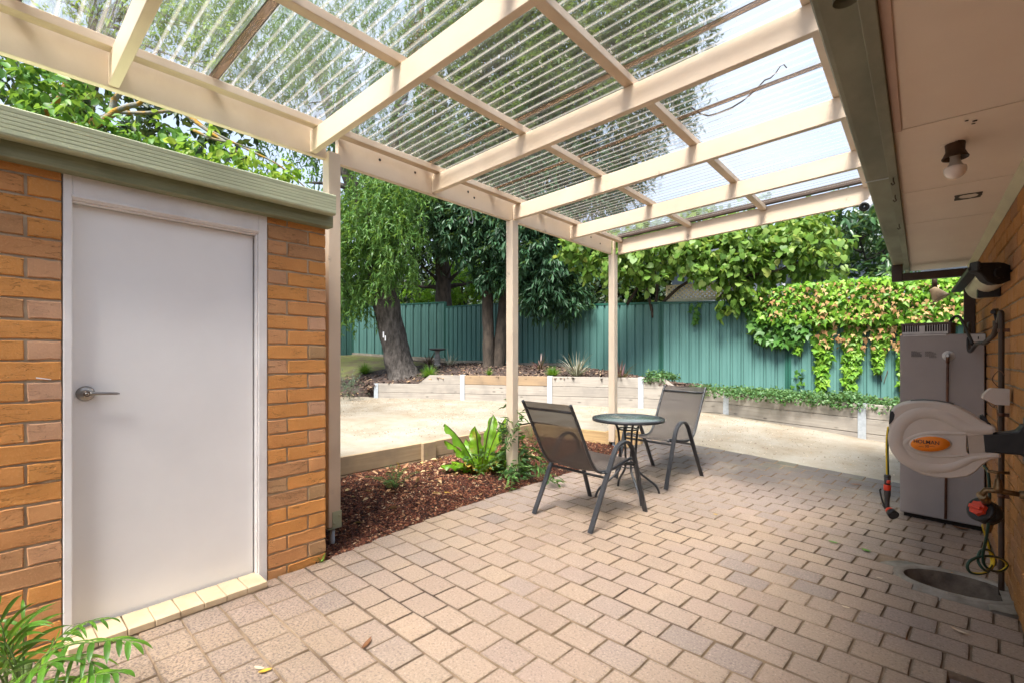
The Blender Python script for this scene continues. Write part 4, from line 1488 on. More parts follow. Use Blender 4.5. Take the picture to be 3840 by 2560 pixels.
def limbs(b, start, targets, r0, seed=1, n=7, wig=.12):
    r_ = random.Random(seed)
    s0 = Vector(start)
    for t in targets:
        e = Vector(t[:3])
        L_ = (e-s0).length
        mid = s0.lerp(e, .5) + Vector((r_.uniform(-1,1), r_.uniform(-1,1), r_.uniform(-.3,1)))*L_*wig
        path = smooth_path([s0, s0.lerp(mid, .5)+Vector((0,0,.05*L_)), mid, e], 3)
        k = len(path)
        b.tube(path, [max(.006, r0*(1-.85*i/(k-1))) for i in range(k)], n, wob=.12)
        # smaller branches near the end
        for q in range(3):
            i = r_.randrange(k//3, k-1)
            o = path[i]
            e2 = o + Vector((r_.uniform(-1,1), r_.uniform(-1,1), r_.uniform(-.3,1)))*L_*.3
            b.tube([o, o.lerp(e2,.5)+Vector((0,0,.03)), e2], [r0*.3, r0*.18, .005], 5)

# ------------------------------------------------------------------ willow with the leaning trunk
wb = at(1512, 1420, 11.5)
willow = thing('willow_tree', wb, 'curly willow with a thick leaning grey trunk and hanging light green leaves', 'tree')
b = MB()
tp = pp((928,872,11.5),(923,850,11.5),(912,815,11.5),(900,760,11.5),(888,700,11.5),(880,655,11.55),(877,625,11.6))
b.tube(smooth_path(tp, 4), list(np.interp(np.linspace(0,1,25), [0,.07,.2,.5,.8,1], [.46,.40,.34,.31,.34,.38])), 18, wob=.12)
lb_ = pp((877,640,11.6),(862,590,11.6),(842,520,11.5),(815,440,11.4),(795,390,11.3),(770,300,11.3),(740,200,11.4),(700,100,11.6))
b.tube(smooth_path(lb_, 4), list(np.interp(np.linspace(0,1,29), [0,.3,1], [.26,.2,.08])), 12, wob=.15)
rb_ = pp((885,640,11.7),(896,590,11.8),(892,520,11.9),(888,450,12),(900,330,12.2),(930,200,12.4),(960,60,12.6),(980,-80,12.8))
b.tube(smooth_path(rb_, 4), list(np.interp(np.linspace(0,1,29), [0,.3,1], [.26,.21,.07])), 12, wob=.15)
for s_, e_ in ((lb_[2], (850,400,12.2)), (lb_[4], (830,250,12)), (rb_[3], (960,420,12.5)), (rb_[4], (1010,260,12.6)), (lb_[5], (840,120,12.2)), (lb_[3], (700,420,11))):
    limbs(b, s_, [at(e_[0]*1.63265, e_[1]*1.63265, e_[2])], .09, int(e_[0]))
b.build('trunk', M['bark'], willow)

def strands(name, mat, starts, lengths, per_m, ln, wd, parent, sway=.25, out=None):
    pos, ds, ns = [], [], []
    sb = MB()
    for i, (p, L_) in enumerate(zip(starts, lengths)):
        n = max(4, int(L_*per_m))
        a = rng.random()*math.tau
        q = np.array(p, dtype=float)
        o = np.array([math.cos(a), math.sin(a), .5])*.35 if out is None else out[i]*.4
        w1, w2 = rng.random()*6, rng.random()*6
        step = L_/n
        path = [q.copy()]
        for k in range(n):
            f = k/n
            dv = o*(1-f)**2 + np.array([sway*math.sin(w1+k*step*7), sway*math.cos(w2+k*step*6), -.35-.9*f])
            dv /= np.linalg.norm(dv)
            q = q + dv*step
            path.append(q.copy())
            sd_ = rng.normal(size=3)
            ds.append(dv*.5 + sd_*.55 + np.array([0,0,-.45])); pos.append(q.copy()); ns.append(rng.normal(size=3)*.8 + np.array([0,0,.4]))
        if i % 3 == 0:
            sb.tube([Vector(t) for t in path[::4]] if len(path) > 8 else [Vector(t) for t in path[::2]], .004, 3, cap=False)
    m = len(pos)
    sz = 1+.3*rng.normal(size=m).clip(-1.5,1.5)
    tag(sb.build('branchlet', M['stem_green'], parent), kind='stuff')
    return leaves(name, mat, np.array(pos), np.array(ds), np.array(ns), ln*sz, wd*sz, T_CURL, parent, curl=.9)
wc = cl((835,470,10.9,.75),(890,450,11.0,.8),(920,520,10.8,.6),(810,560,10.8,.65),(800,640,11,.6),(900,580,10.7,.5),(930,430,11.2,.6),(860,400,11.2,.6),(850,520,10.6,.5),
        (795,500,11.3,.7),(760,560,11,.6),(935,600,10.9,.35),(815,700,11.1,.35),(770,680,11.2,.4),(880,630,10.8,.35))
P_, D_ = clump_twigs(wc, 230, .3)
strands('crown', M['leaf_willow'], P_, .2+rng.random(len(P_))*.5, 34, .12, .026, willow, out=D_)
wc2 = cl((620,60,11,1.5),(720,200,11.3,1.3),(800,60,11.8,1.6),(560,180,10.8,.9),(900,200,12.2,1.2),(700,-60,11.5,1.6),(860,300,12,1.0),(980,40,12.6,1.5),(480,-40,10.5,1.3),(760,320,11.6,.8),(650,300,11,.5))
P_, D_ = clump_twigs(wc2, 60, .4)
strands('crown', M['leaf_willow'], P_, .5+rng.random(len(P_))*.9, 16, .14, .034, willow, out=D_)

# ------------------------------------------------------------------ dark evergreen pair
eb = at(1855, 1382, 12.4)
ever = thing('evergreen_tree', eb, 'tall dark evergreen with two straight trunks and drooping glossy leaves', 'tree')
b = MB()
for path, r0 in ((pp((1122,852,12.4),(1122,800,12.4),(1121,740,12.4),(1120,680,12.4),(1124,560,12.5),(1135,400,12.6),(1150,200,12.7),(1160,0,12.8)), .15),
                 (pp((1143,852,12.5),(1148,800,12.5),(1155,740,12.5),(1162,680,12.5),(1178,560,12.5),(1205,400,12.5),(1240,200,12.5),(1270,0,12.6)), .175)):
    pth = smooth_path(path, 4); k = len(pth)
    b.tube(pth, list(np.interp(np.linspace(0,1,k), [0,.04,.4,1], [r0*1.35, r0*1.05, r0, r0*.35])), 12, wob=.1)
ec_low = cl((1255,650,11.7,.65),(1300,690,11.6,.42),(1240,600,11.6,.75),(1150,600,12,.6),(1075,560,12.1,.6),(1185,540,11.6,.9),(1310,620,11.8,.5),(1290,560,11.9,.8),(1235,690,11.7,.4),(1330,660,11.8,.35),
            (1090,490,12.2,.9),(1160,470,11.7,.9),(1240,500,11.6,.7),(1120,630,12.1,.35),(1050,520,12.4,.8),(1215,640,11.9,.5),(1165,640,12.0,.35))
ec_mid = cl((1150,400,12.2,1.2),(1050,430,12.6,1.2),(1260,420,12,1.1),(1350,480,12,.75),(1380,560,12.2,.45),(980,440,12.8,1.0),(1330,400,12.2,1.0),(1210,330,12.3,1.3),(1410,420,12.4,.8))
ec_top = cl((1100,300,12.6,1.7),(1250,250,12.5,1.8),(1380,280,12.6,1.4),(1470,330,12.9,.8),(1180,120,12.8,1.9),(1330,120,12.7,1.8),(1460,150,12.8,1.5),(1540,200,13,.8),(1050,130,13,1.5),
            (1250,-40,13,2.0),(1400,-20,13,1.8),(1530,40,13.2,1.3),(1100,-60,13.2,1.7),(1600,110,13.3,.6),(1500,-80,13.4,1.2),(1440,400,12.9,.6),(1560,270,13.2,.45))
for c in ec_mid + ec_top[:8]:
    src = at(1150*1.63265, 520*1.63265, 12.5) if c[2] < 6 else at(1200*1.63265, 300*1.63265, 12.6)
    limbs(b, src, [c], .06, int(c[2]*100))
b.build('trunk', M['bark_dark'], ever)
foliage('crown', M['leaf_ever'], ec_low, 300, 11, .165, .046, .26, .75, T_DIAMOND, ever, .45, .5, .5)
foliage('crown', M['leaf_ever'], ec_mid, 190, 11, .17, .052, .3, .6, T_DIAMOND, ever, .45, .6, .5)
foliage('crown', M['leaf_canopy'], ec_top, 130, 11, .17, .062, .38, .4, T_DIAMOND, ever, .4, .8, .5)
# a strip of dead rust coloured fronds caught in the crown
foliage('dead_spray', M['leaf_ivy_dry'], cl((965,110,11.9,.32,2.6),(990,200,11.9,.22,2.4),(955,20,12,.3,2.6),(940,290,11.8,.18,2.2)), 260, 8, .12, .03, .2, .8, T_DIAMOND, willow, .2)

# ------------------------------------------------------------------ tree behind the fence with the forked dark trunk
nbb = at(1668, 1230, 17)
fork = thing('forked_tree', Vector((nbb.x, nbb.y, .8)), 'dark forked tree standing beyond the fence behind the birdbath', 'tree')
b = MB()
pth = smooth_path(pp((1022,820,17),(1021,740,17),(1018,680,17),(1018,630,17),(1012,560,17),(1015,450,17.2),(1020,340,17.4)), 4)
b.tube(pth, list(np.interp(np.linspace(0,1,len(pth)), [0,.5,1], [.34,.27,.1])), 10, wob=.12)
for tgt in ((955,600,16.8),(1085,590,17),(1060,560,17.4),(990,520,17),(1040,600,16.5),(940,650,17.2),(1100,640,17.5),(1075,480,17)):
    limbs(b, pth[9 if tgt[1] > 560 else 13], [at(tgt[0]*1.63265, tgt[1]*1.63265, tgt[2])], .11, int(tgt[0]))
b.build('trunk', M['bark_dark'], fork)
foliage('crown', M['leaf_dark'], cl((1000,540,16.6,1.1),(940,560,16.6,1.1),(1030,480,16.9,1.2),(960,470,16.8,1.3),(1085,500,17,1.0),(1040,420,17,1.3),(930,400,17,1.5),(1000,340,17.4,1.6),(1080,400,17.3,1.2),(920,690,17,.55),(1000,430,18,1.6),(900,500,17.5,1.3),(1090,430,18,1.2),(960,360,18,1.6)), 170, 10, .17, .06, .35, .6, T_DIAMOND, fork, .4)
fresh = thing('fresh_green_shrub', at(1060*1.63, 700*1.63, 19.5), 'sunlit bright green shrub glowing beyond the fence behind the dark forked tree', 'shrub')
foliage('foliage', M['leaf_fresh'], cl((1060,660,19.5,.9),(1010,680,20,.8),(1110,650,20,.9),(960,680,19.5,.7),(1080,610,20.5,.9),(930,690,20,.7),(1150,660,20,.8),(1045,600,21,.8),(1180,690,19.5,.6)), 130, 9, .16, .075, .3, .2, T_DIAMOND, fresh, .3)
b = MB()
for u in (960,1010,1060,1110,1150): b.tube([at(u*1.633, 740*1.633, 19.8), at(u*1.633+10, 690*1.633, 19.8), at(u*1.633-8, 640*1.633, 20)], [.05,.04,.01], 6)
b.build('stem', M['bark_dark'], fresh)

# far wood that closes the view behind the fences
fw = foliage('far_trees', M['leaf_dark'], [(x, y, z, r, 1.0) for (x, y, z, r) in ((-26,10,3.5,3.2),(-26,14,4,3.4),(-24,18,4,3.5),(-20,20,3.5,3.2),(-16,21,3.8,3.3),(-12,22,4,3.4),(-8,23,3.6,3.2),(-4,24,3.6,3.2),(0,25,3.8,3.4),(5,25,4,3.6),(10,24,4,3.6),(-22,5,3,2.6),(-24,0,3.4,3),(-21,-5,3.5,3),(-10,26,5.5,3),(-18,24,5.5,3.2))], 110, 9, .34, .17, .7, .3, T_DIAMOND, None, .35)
tag(fw, kind='stuff')
# high bright green crowns seen through the roof on the left
ls = thing('tall_gum_tree', (-13.5, 1.5, 0), 'tall pale green tree whose crown shows through the clear roof above the shed', 'tree')
b = MB(); pth = smooth_path([(-13.5,1.5,-.2),(-13.3,1.6,2.5),(-13.0,1.4,5),(-12.6,1.7,8),(-12.2,1.5,10.5)], 4); b.tube(pth, list(np.linspace(.32,.08,len(pth))), 12, wob=.15)
gcl = cl((420,60,9.5,.9),(330,20,9.8,1.0),(500,-30,10,1.1),(300,110,9.5,.5),(400,-100,10.5,1.4),(200,10,9.6,.8),(120,-40,9.8,.9),(580,110,10,.45),(480,160,9.6,.35),(250,-90,10,1.1))
for c in gcl: limbs(b, pth[12], [c], .07, int(c[0]*50) % 997)
b.build('trunk', M['bark'], ls)
foliage('crown', M['leaf_lime'], gcl, 60, 9, .13, .055, .35, .4, T_DIAMOND, ls, .4)

# ------------------------------------------------------------------ leafy tree behind the shed
ash = thing('leafy_tree', (-7.4, -.4, 0), 'leafy tree with lichen covered yellow branches hanging over the shed roof', 'tree')
b = MB()
tb_ = pp((-60,1100,6.6),(-40,700,6.7),(0,480,6.8),(60,330,6.9),(130,260,7))
b.tube(smooth_path(tb_, 4), list(np.linspace(.2,.1,17)), 10, wob=.15)
b.build('trunk', M['bark'], ash)
b = MB()
for path, r0 in ((((150,330,6.6),(245,272,6.5),(265,256,6.5),(300,243,6.5),(320,238,6.5),(332,222,6.5),(338,200,6.6)), .045),
                 (((130,300,7),(245,270,6.9),(262,230,6.9),(285,200,6.9),(300,120,7)), .06),
                 (((262,258,6.7),(330,260,6.7),(400,255,6.7),(430,262,6.8),(480,300,6.9)), .028),
                 (((420,258,6.6),(455,285,6.6),(490,310,6.6),(530,335,6.6),(560,370,6.7)), .03),
                 (((445,300,6.5),(490,320,6.5),(540,330,6.6),(600,350,6.8)), .02),
                 (((60,330,6.9),(100,270,6.7),(140,220,6.6),(160,150,6.8)), .05),
                 (((480,300,6.9),(560,340,7),(640,380,7.1),(700,430,7.2)), .02)):
    pth = smooth_path(pp(*path), 3); k = len(pth)
    b.tube(pth, [r0*(1-.6*i/(k-1)) for i in range(k)], 8, wob=.2)
b.build('branch', M['bark_lichen'], ash)
ac = cl((30,190,6.4,.40),(90,230,6.2,.42),(150,250,6.1,.32),(60,130,6.6,.4),(200,300,6.2,.32),(140,310,6.1,.3),(280,310,6.5,.35),(340,300,6.6,.32),(330,350,6.7,.35),(260,350,6.4,.3),(400,330,6.7,.35),(210,210,6.9,.35),
        (20,260,6.3,.3),(90,320,6.4,.3),(-40,160,6.4,.5),(-60,300,6.5,.5),(150,180,7,.4))
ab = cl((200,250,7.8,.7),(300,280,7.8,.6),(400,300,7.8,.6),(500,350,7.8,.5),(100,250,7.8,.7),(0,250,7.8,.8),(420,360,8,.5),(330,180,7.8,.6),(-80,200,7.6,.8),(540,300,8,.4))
foliage('crown', M['leaf_ash'], ac, 150, 6, .125, .075, .22, .75, T_OVATE, ash, .3, .55, .7)
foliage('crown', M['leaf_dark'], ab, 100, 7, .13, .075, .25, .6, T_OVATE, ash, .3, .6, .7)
al = cl((470,350,6.5,.25),(520,380,6.5,.27),(570,390,6.6,.25),(620,410,6.8,.25),(560,350,6.6,.22),(660,430,7,.22),(600,440,6.8,.2),(490,400,6.5,.2),(700,460,7.2,.16),(640,380,6.9,.2),(455,355,6.3,.16))
foliage('crown', M['leaf_lime'], al, 210, 6, .105, .065, .2, .7, T_OVATE, ash, .3, .55, .7)
an = cl((705,410,7.4,.16),(735,430,7.5,.14),(690,380,7.3,.14),(725,465,7.5,.14),(670,360,7.2,.2))
foliage('crown', M['leaf_ash'], an, 190, 6, .07, .03, .2, .5, T_OVATE, ash, .2)

# ------------------------------------------------------------------ grape like vine shrub over the fence
vine = thing('vine_shrub', at(2520, 1150, 9.9), 'broad leaved yellowing vine sprawling over the fence around the lattice', 'vine')
b = MB()
for path in (((1500,730,10.6),(1490,680,10.6),(1478,630,10.4),(1450,590,10.2),(1400,540,10)), ((1500,730,10.6),(1510,660,10.5),(1500,600,10.3),(1520,540,10)),
             ((1500,720,10.6),(1560,660,10.2),(1640,620,9.8),(1720,580,9.6),(1800,560,9.3)), ((1440,700,10.6),(1470,640,10.4),(1420,600,10.3)),
             ((1640,700,10),(1700,640,9.6),(1790,620,9.2),(1880,580,9))):
    pth = smooth_path(pp(*path), 4); k = len(pth)
    b.tube(pth, [.04*(1-.7*i/(k-1)) for i in range(k)], 7, wob=.2)
b.build('stem', M['bark_dark'], vine)
vcl = cl((1325,555,10,.30),(1345,600,10,.28),(1385,590,9.9,.3),(1370,530,10,.32),(1440,560,9.9,.36),(1440,620,9.9,.33),(1490,560,9.7,.36),(1500,620,9.9,.3),(1560,560,9.7,.4),(1590,600,9.6,.36),
         (1640,560,9.6,.4),(1650,620,9.5,.3),(1700,600,9.4,.38),(1720,550,9.4,.36),(1770,560,9.3,.38),(1760,620,9.3,.3),(1820,560,9.2,.36),(1830,520,9.2,.3),(1690,530,9.6,.35),(1780,510,9.4,.3),
         (1870,570,9.0,.28),(1690,660,9.4,.26),(1660,700,9.6,.12),(1730,655,9.3,.26),(1600,540,9.8,.35),(1540,520,9.9,.35),(1880,520,9.1,.25),(1470,520,10.1,.4),(1600,500,10,.45),(1720,500,9.8,.4),(1850,500,9.6,.35),(1920,560,9.2,.28),(1840,600,9.3,.3),(1740,590,9.6,.4),(1900,610,9.1,.22),(1560,580,10.1,.4),(1420,570,10.1,.35),(1690,690,9.4,.18),(1400,625,10,.2),(1300,580,10.1,.16))
foliage('foliage', M['leaf_vine'], vcl, 320, 5, .112, .105, .28, .75, T_HEART, vine, .3, .5, .8)

# dark shrub and loquat on the right beyond the ivy
loq = thing('loquat_tree', at(3220, 1050, 9.8), 'dark green loquat tree with thin pale branches above the ivy', 'tree')
b = MB()
for path in (((2012,760,10),(2006,660,9.9),(1990,600,9.8),(1972,545,9.7),(1950,500,9.6)), ((1990,600,9.8),(2040,570,9.6),(2075,545,9.4)), ((1975,550,9.7),(2020,520,9.5),(2060,480,9.3)), ((1980,580,9.8),(1930,560,9.9),(1890,560,10)),
             ((2020,590,9.7),(2060,560,9.5),(2090,500,9.3))):
    pth = smooth_path(pp(*path), 4); k = len(pth); b.tube(pth, [.032*(1-.65*i/(k-1)) for i in range(k)], 7, wob=.15)
b.build('trunk', M['bark'], loq)
foliage('crown', M['leaf_loquat'], cl((1950,500,9.6,.4),(2000,510,9.5,.4),(2050,490,9.3,.4),(1980,560,10,.3),(2040,560,9.6,.28),(1900,540,10.1,.3),(2000,620,9.6,.32),(1930,620,10,.3),(2050,610,9.4,.3),(1960,460,9.7,.4),(1930,500,10.2,.45),(1990,540,10.3,.5),(2050,530,10.2,.5),(1900,590,10.4,.45),(1960,640,10.4,.4),(2030,600,10.3,.45),(2080,600,10,.35),(2080,540,9.3,.3),(1900,640,10.2,.25),(2030,650,9.5,.25),(1860,630,10.3,.2)), 130, 6, .19, .065, .25, .45, T_OVATE, loq, .3, .6, .6)
for k, (u, v) in enumerate(((2033,587),(2042,592))): pass

# ------------------------------------------------------------------ ivy on the fence
ivy = thing('ivy', at(3100, 1130, 9.0), 'mass of green and browning ivy draped over the right end of the fence', 'ivy')
fa, fb = Vector((-4.34, 10.05, 0)), Vector((2.8, 11.5, 0))
ft = (Vector((2.8,11.5,0)) - Vector((-1.96,10.5,0))).normalized()
fn = Vector((ft.y, -ft.x, 0))
def on_fence(u, v, off=.06):
    """where the line of sight meets the fence face"""
    p0 = Vector((-1.96, 10.5, 0)) + fn*off
    d = ray(u*1.63265, v*1.63265)
    o = Vector((0,0,CAM_H))
    s_ = (p0-o).dot(fn)/d.dot(fn)
    return o + d*s_
def ivy_region(poly_rows, n, off0, off1, dens=None):
    """poly_rows: (v, u_left, u_right) rows from top to bottom in photo pixels"""
    vs_ = [r_[0] for r_ in poly_rows]
    P = []
    while len(P) < n:
        v = random.uniform(vs_[0], vs_[-1])
        l = np.interp(v, vs_, [r_[1] for r_ in poly_rows]); r_ = np.interp(v, vs_, [r_[2] for r_ in poly_rows])
        jag = 7*mnoise.noise(Vector((v*.05, poly_rows[0][1]*.1, 0)))
        u = random.uniform(l+jag, r_+jag)
        P.append(on_fence(u, v, random.uniform(off0, off1)))
    return np.array(P)
def ivy_leaves(name, mat, P, ln, wd):
    n = len(P)
    f = np.array(fn)
    d = np.array([0,0,-.9]) + rng.normal(size=(n,3))*.5 + f*.25
    nr = f*1.0 + rng.normal(size=(n,3))*.42 + np.array([0,0,.35])
    sz = 1+.35*rng.normal(size=n).clip(-1.6,1.6)
    return leaves(name, mat, P, d, nr, ln*sz, wd*sz, T_IVY, ivy, .5)
top = [(636,1990,2235),(650,1830,2240),(668,1745,2240),(690,1725,2240),(715,1740,2240),(740,1745,2235)]
P1 = ivy_region(top, 2900, .05, .30)
ivy_leaves('foliage', M['leaf_ivy'], P1, .092, .088)
P1 = ivy_region([(648,1850,2235),(680,1740,2235),(735,1760,2230)], 420, .2, .36)
ivy_leaves('dry_foliage', M['leaf_ivy_dry'], P1, .075, .05)
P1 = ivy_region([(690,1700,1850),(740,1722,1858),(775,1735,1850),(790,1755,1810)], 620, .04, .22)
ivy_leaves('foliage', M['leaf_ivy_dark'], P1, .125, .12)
for rows_, n in (([(728,1862,1920),(780,1868,1914),(830,1872,1906),(870,1878,1899),(897,1884,1892)], 560),
                 ([(728,1940,1984),(790,1938,1978),(840,1938,1970),(880,1940,1964),(900,1944,1960)], 640),
                 ([(725,2000,2048),(775,2002,2042),(815,2006,2030),(850,2010,2022)], 440),
                 ([(730,2066,2105),(790,2066,2096),(850,2066,2088),(905,2070,2083)], 440),
                 ([(730,1822,1852),(770,1826,1846),(810,1828,1838)], 130), ([(690,2180,2240),(740,2200,2240)], 70)):
    ivy_leaves('foliage', M['leaf_ivy'], ivy_region(rows_, n, .03, .14), .088, .088)
P1 = ivy_region([(735,1860,2090),(800,1880,2080)], 130, .12, .2); ivy_leaves('dry_foliage', M['leaf_ivy_dry'], P1, .09, .06)
b = MB()
for (u, v0, v1) in ((1887,730,895),(1950,730,900),(2010,720,860),(2075,720,900),(1835,720,815),(2020,840,875),(2035,850,880),(1740,690,790)):
    pts_ = [on_fence(u + 5*math.sin(v*.07+u), v, .03) for v in np.linspace(v0, v1, 8)]
    b.tube(pts_, .006, 5)
b.build('stem', M['stem'], ivy)
small = thing('ivy_shoot', on_fence(1830, 880, .05), 'small separate ivy shoot climbing the fence below the dark ivy', 'ivy')
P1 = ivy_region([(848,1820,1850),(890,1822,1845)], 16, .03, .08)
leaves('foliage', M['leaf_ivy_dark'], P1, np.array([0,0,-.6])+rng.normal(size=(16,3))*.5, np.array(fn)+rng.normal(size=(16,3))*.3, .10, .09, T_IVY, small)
hang = thing('hanging_vine_tip', on_fence(1597, 700, .05), 'short vine tip with reddish leaves hanging over the fence below the lattice', 'vine')
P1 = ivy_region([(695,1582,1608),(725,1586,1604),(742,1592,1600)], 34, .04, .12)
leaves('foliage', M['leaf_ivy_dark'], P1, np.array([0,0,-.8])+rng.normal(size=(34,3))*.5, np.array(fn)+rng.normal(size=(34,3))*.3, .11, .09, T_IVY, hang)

# ------------------------------------------------------------------ garden plants
def tussock(name, loc, n, ln, wd, mat, label, cat, group=None, spread=.8, stiff=.55, seg=5):
    root = thing(name, loc, label, cat, group=group)
    V, F = [], []
    for i in range(n):
        a = random.random()*math.tau
        lean = random.random()**.7*spread
        L_ = ln*random.uniform(.6, 1.1)
        w = wd*random.uniform(.7, 1.2)
        d = Vector((math.cos(a), math.sin(a), 0)); sd_ = Vector((-math.sin(a), math.cos(a), 0))
        p = Vector(loc) + d*random.uniform(0, .15*ln*spread) + sd_*random.uniform(-.05,.05)*ln
        ang = math.pi/2 - lean*.8
        o = len(V)
        for k in range(seg+1):
            f = k/seg
            ww = w*(1-f)**.6*.5 if k < seg else .0005
            V += [p + sd_*ww, p - sd_*ww]
            ang -= lean*stiff/seg*2.0 + .04
            p = p + (d*math.cos(ang) + Vector((0,0,1))*math.sin(ang))*(L_/seg)
        F += [(o+2*k, o+2*k+1, o+2*k+3, o+2*k+2) for k in range(seg)]
    raw_mesh('blades', np.array([tuple(v) for v in V]), np.array(F), mat, root)
    return root
def gp(u, v, d):
    p = at(u*1.63265, v*1.63265, d)
    p.z = upper_z(p.x, p.y)
    return p
tussock('grass_tussock', gp(838,846,12.2), 420, .34, .012, M['blade'], 'round fine green grass tussock on the dark mulch left of the willow trunk', 'grass tuft', 'fine grass tussocks', 1.0, .5)
tussock('grass_tussock', gp(986,858,10.9), 380, .34, .012, M['blade'], 'fine green grass tussock spilling beside the sloped sleeper end', 'grass tuft', 'fine grass tussocks', 1.0, .5)
tussock('grass_tussock', gp(1269,852,9.9), 420, .26, .011, M['blade'], 'compact round green tussock behind the top sleeper by the grey flax', 'grass tuft', 'fine grass tussocks', .9, .4)
tussock('grass_tussock', gp(1124,856,10.4), 60, .22, .014, M['blade'], 'sparse little green tuft in the mulch below the twin trunks', 'grass tuft', 'fine grass tussocks', .7, .5)
tussock('flax_plant', gp(1325,858,9.9), 70, .62, .030, M['flax_grey'], 'grey green strappy flax in front of the fence above the sleepers', 'flax', None, .95, .35)
tussock('flax_plant', gp(1425,864,9.3), 46, .60, .028, M['flax_red'], 'bronze red flax just right of the far corner post', 'flax', None, .95, .4)
tussock('flax_plant', gp(1240,846,11.3), 30, .5, .028, M['flax_red'], 'dark red flax in shade at the foot of the fence by the middle post', 'flax', None, .95, .4)
tussock('flax_plant', gp(984,834,13.6), 36, .55, .03, M['flax_red'], 'low purple flax left of the birdbath', 'flax', None, 1.1, .4)
tussock('flax_plant', gp(1032,836,13.3), 34, .55, .03, M['flax_grey'], 'thin grey flax right of the birdbath', 'flax', None, 1.1, .4)
lv = thing('lavender_bush', gp(802,880,10.2), 'small grey green bush in the mulch beside the gravel at the left', 'bush')
p = lv.location; foliage('foliage', M['lav'], [(p.x, p.y, p.z+.17, .26, .8)], 900, 7, .06, .012, .2, -.4, T_DIAMOND, lv, .1)
b = MB(); [b.tube([p+Vector((0,0,-.02)), p+Vector((.06*math.cos(a), .06*math.sin(a), .2))], .005, 5) for a in (0,1,2,3,4,5)]; b.build('stem', M['stem'], lv)

# ground cover trailing along the low right part of the wall
gc = []
for i in range(2600):
    k = random.random()
    if random.random() < .12:
        p = Vector((-4.04,8.41,0)).lerp(Vector((-2.8,8.70,0)), random.uniform(.05,.35)); z0 = .84
    elif k < .5:
        p = Vector((-3.25,8.62,0)).lerp(Vector((-.60,7.95,0)), random.random()**.9); z0 = .61
    else:
        p = Vector((-2.59,8.74,0)).lerp(Vector((1.2,7.22,0)), random.random()); z0 = .60
    h = .5+.5*mnoise.noise(Vector((p.x*3, p.y*3, 7)))
    w = random.random()**1.3*.5 - .03
    q = p + Vector((.37, .93, 0))*w
    gc.append((q.x, q.y, z0 + random.random()**1.2*(.05+.15*h)*(1-w*.5) - (.05 if w < .02 else 0)))
gc = np.array(gc)
n = len(gc)*3
pos = np.repeat(gc, 3, 0) + rng.normal(size=(n,3))*.018
o = leaves('ground_cover', M['leaf_cover'], pos, rng.normal(size=(n,3))+np.array([.0,-.2,.3]), rng.normal(size=(n,3))*.5+np.array([0,-.2,.8]), .045*(1+.3*rng.normal(size=n).clip(-1,1)), .032, T_DIAMOND)
tag(o, kind='stuff')

# creeper winding up the middle post
cp = thing('post_creeper', (-3.2, 3.69, 0), 'thin green creeper climbing the middle pergola post from the mulch', 'creeper')
b = MB(); pos, dd, nn = [], [], []
for s_ in range(5):
    a0 = s_*1.4
    hmax = (.78,.62,.70,.45,.55)[s_]
    pts_ = []
    for k in range(22):
        f = k/21
        a = a0 + f*(3.0+s_*.5)
        r_ = .075 + .10*(1-f)**2*(.5+.5*(s_ % 2)) + .02*math.sin(k*1.3+s_)
        pts_.append(Vector((-3.2+r_*math.cos(a), 3.69+r_*math.sin(a), f*hmax)))
    b.tube(pts_, .0035, 5)
    for p in pts_:
        for q in range(3):
            pos.append(p + Vector((random.gauss(0,.02), random.gauss(0,.02), random.gauss(0,.02)))); o_ = (p-Vector((-3.2,3.69,p.z))).normalized()
            dd.append(o_*.7 + Vector((random.gauss(0,.5), random.gauss(0,.5), random.gauss(-.1,.4)))); nn.append(Vector((random.gauss(0,.4), random.gauss(0,.4), 1)))
for s_ in range(14):
    a = random.random()*math.tau; L_ = random.uniform(.15,.45)
    p0 = Vector((-3.2+.09*math.cos(a), 3.69+.09*math.sin(a), random.uniform(.03,.2)))
    e_ = p0 + Vector((math.cos(a), math.sin(a), 0))*L_; e_.z = max(.05, p0.z*random.uniform(.2,1.2))
    m_ = p0.lerp(e_, .5) + Vector((0,0,.10))
    pts_ = smooth_path([p0, m_, e_], 5); b.tube(pts_, .003, 4)
    for p in pts_:
        for q in range(3):
            pos.append(p + Vector((random.gauss(0,.025), random.gauss(0,.025), random.gauss(0,.02)))); dd.append(Vector((math.cos(a), math.sin(a), 0))*.5 + Vector((random.gauss(0,.6), random.gauss(0,.6), random.gauss(-.1,.3)))); nn.append(Vector((random.gauss(0,.4), random.gauss(0,.4), 1)))
b.build('stem', M['stem_green'], cp)
n = len(pos)
leaves('foliage', M['leaf_creeper'], np.array([tuple(p) for p in pos]), np.array([tuple(p) for p in dd]), np.array([tuple(p) for p in nn]), .075*(1+.3*rng.normal(size=n).clip(-1.2,1.2)), .028, T_OVATE, cp)

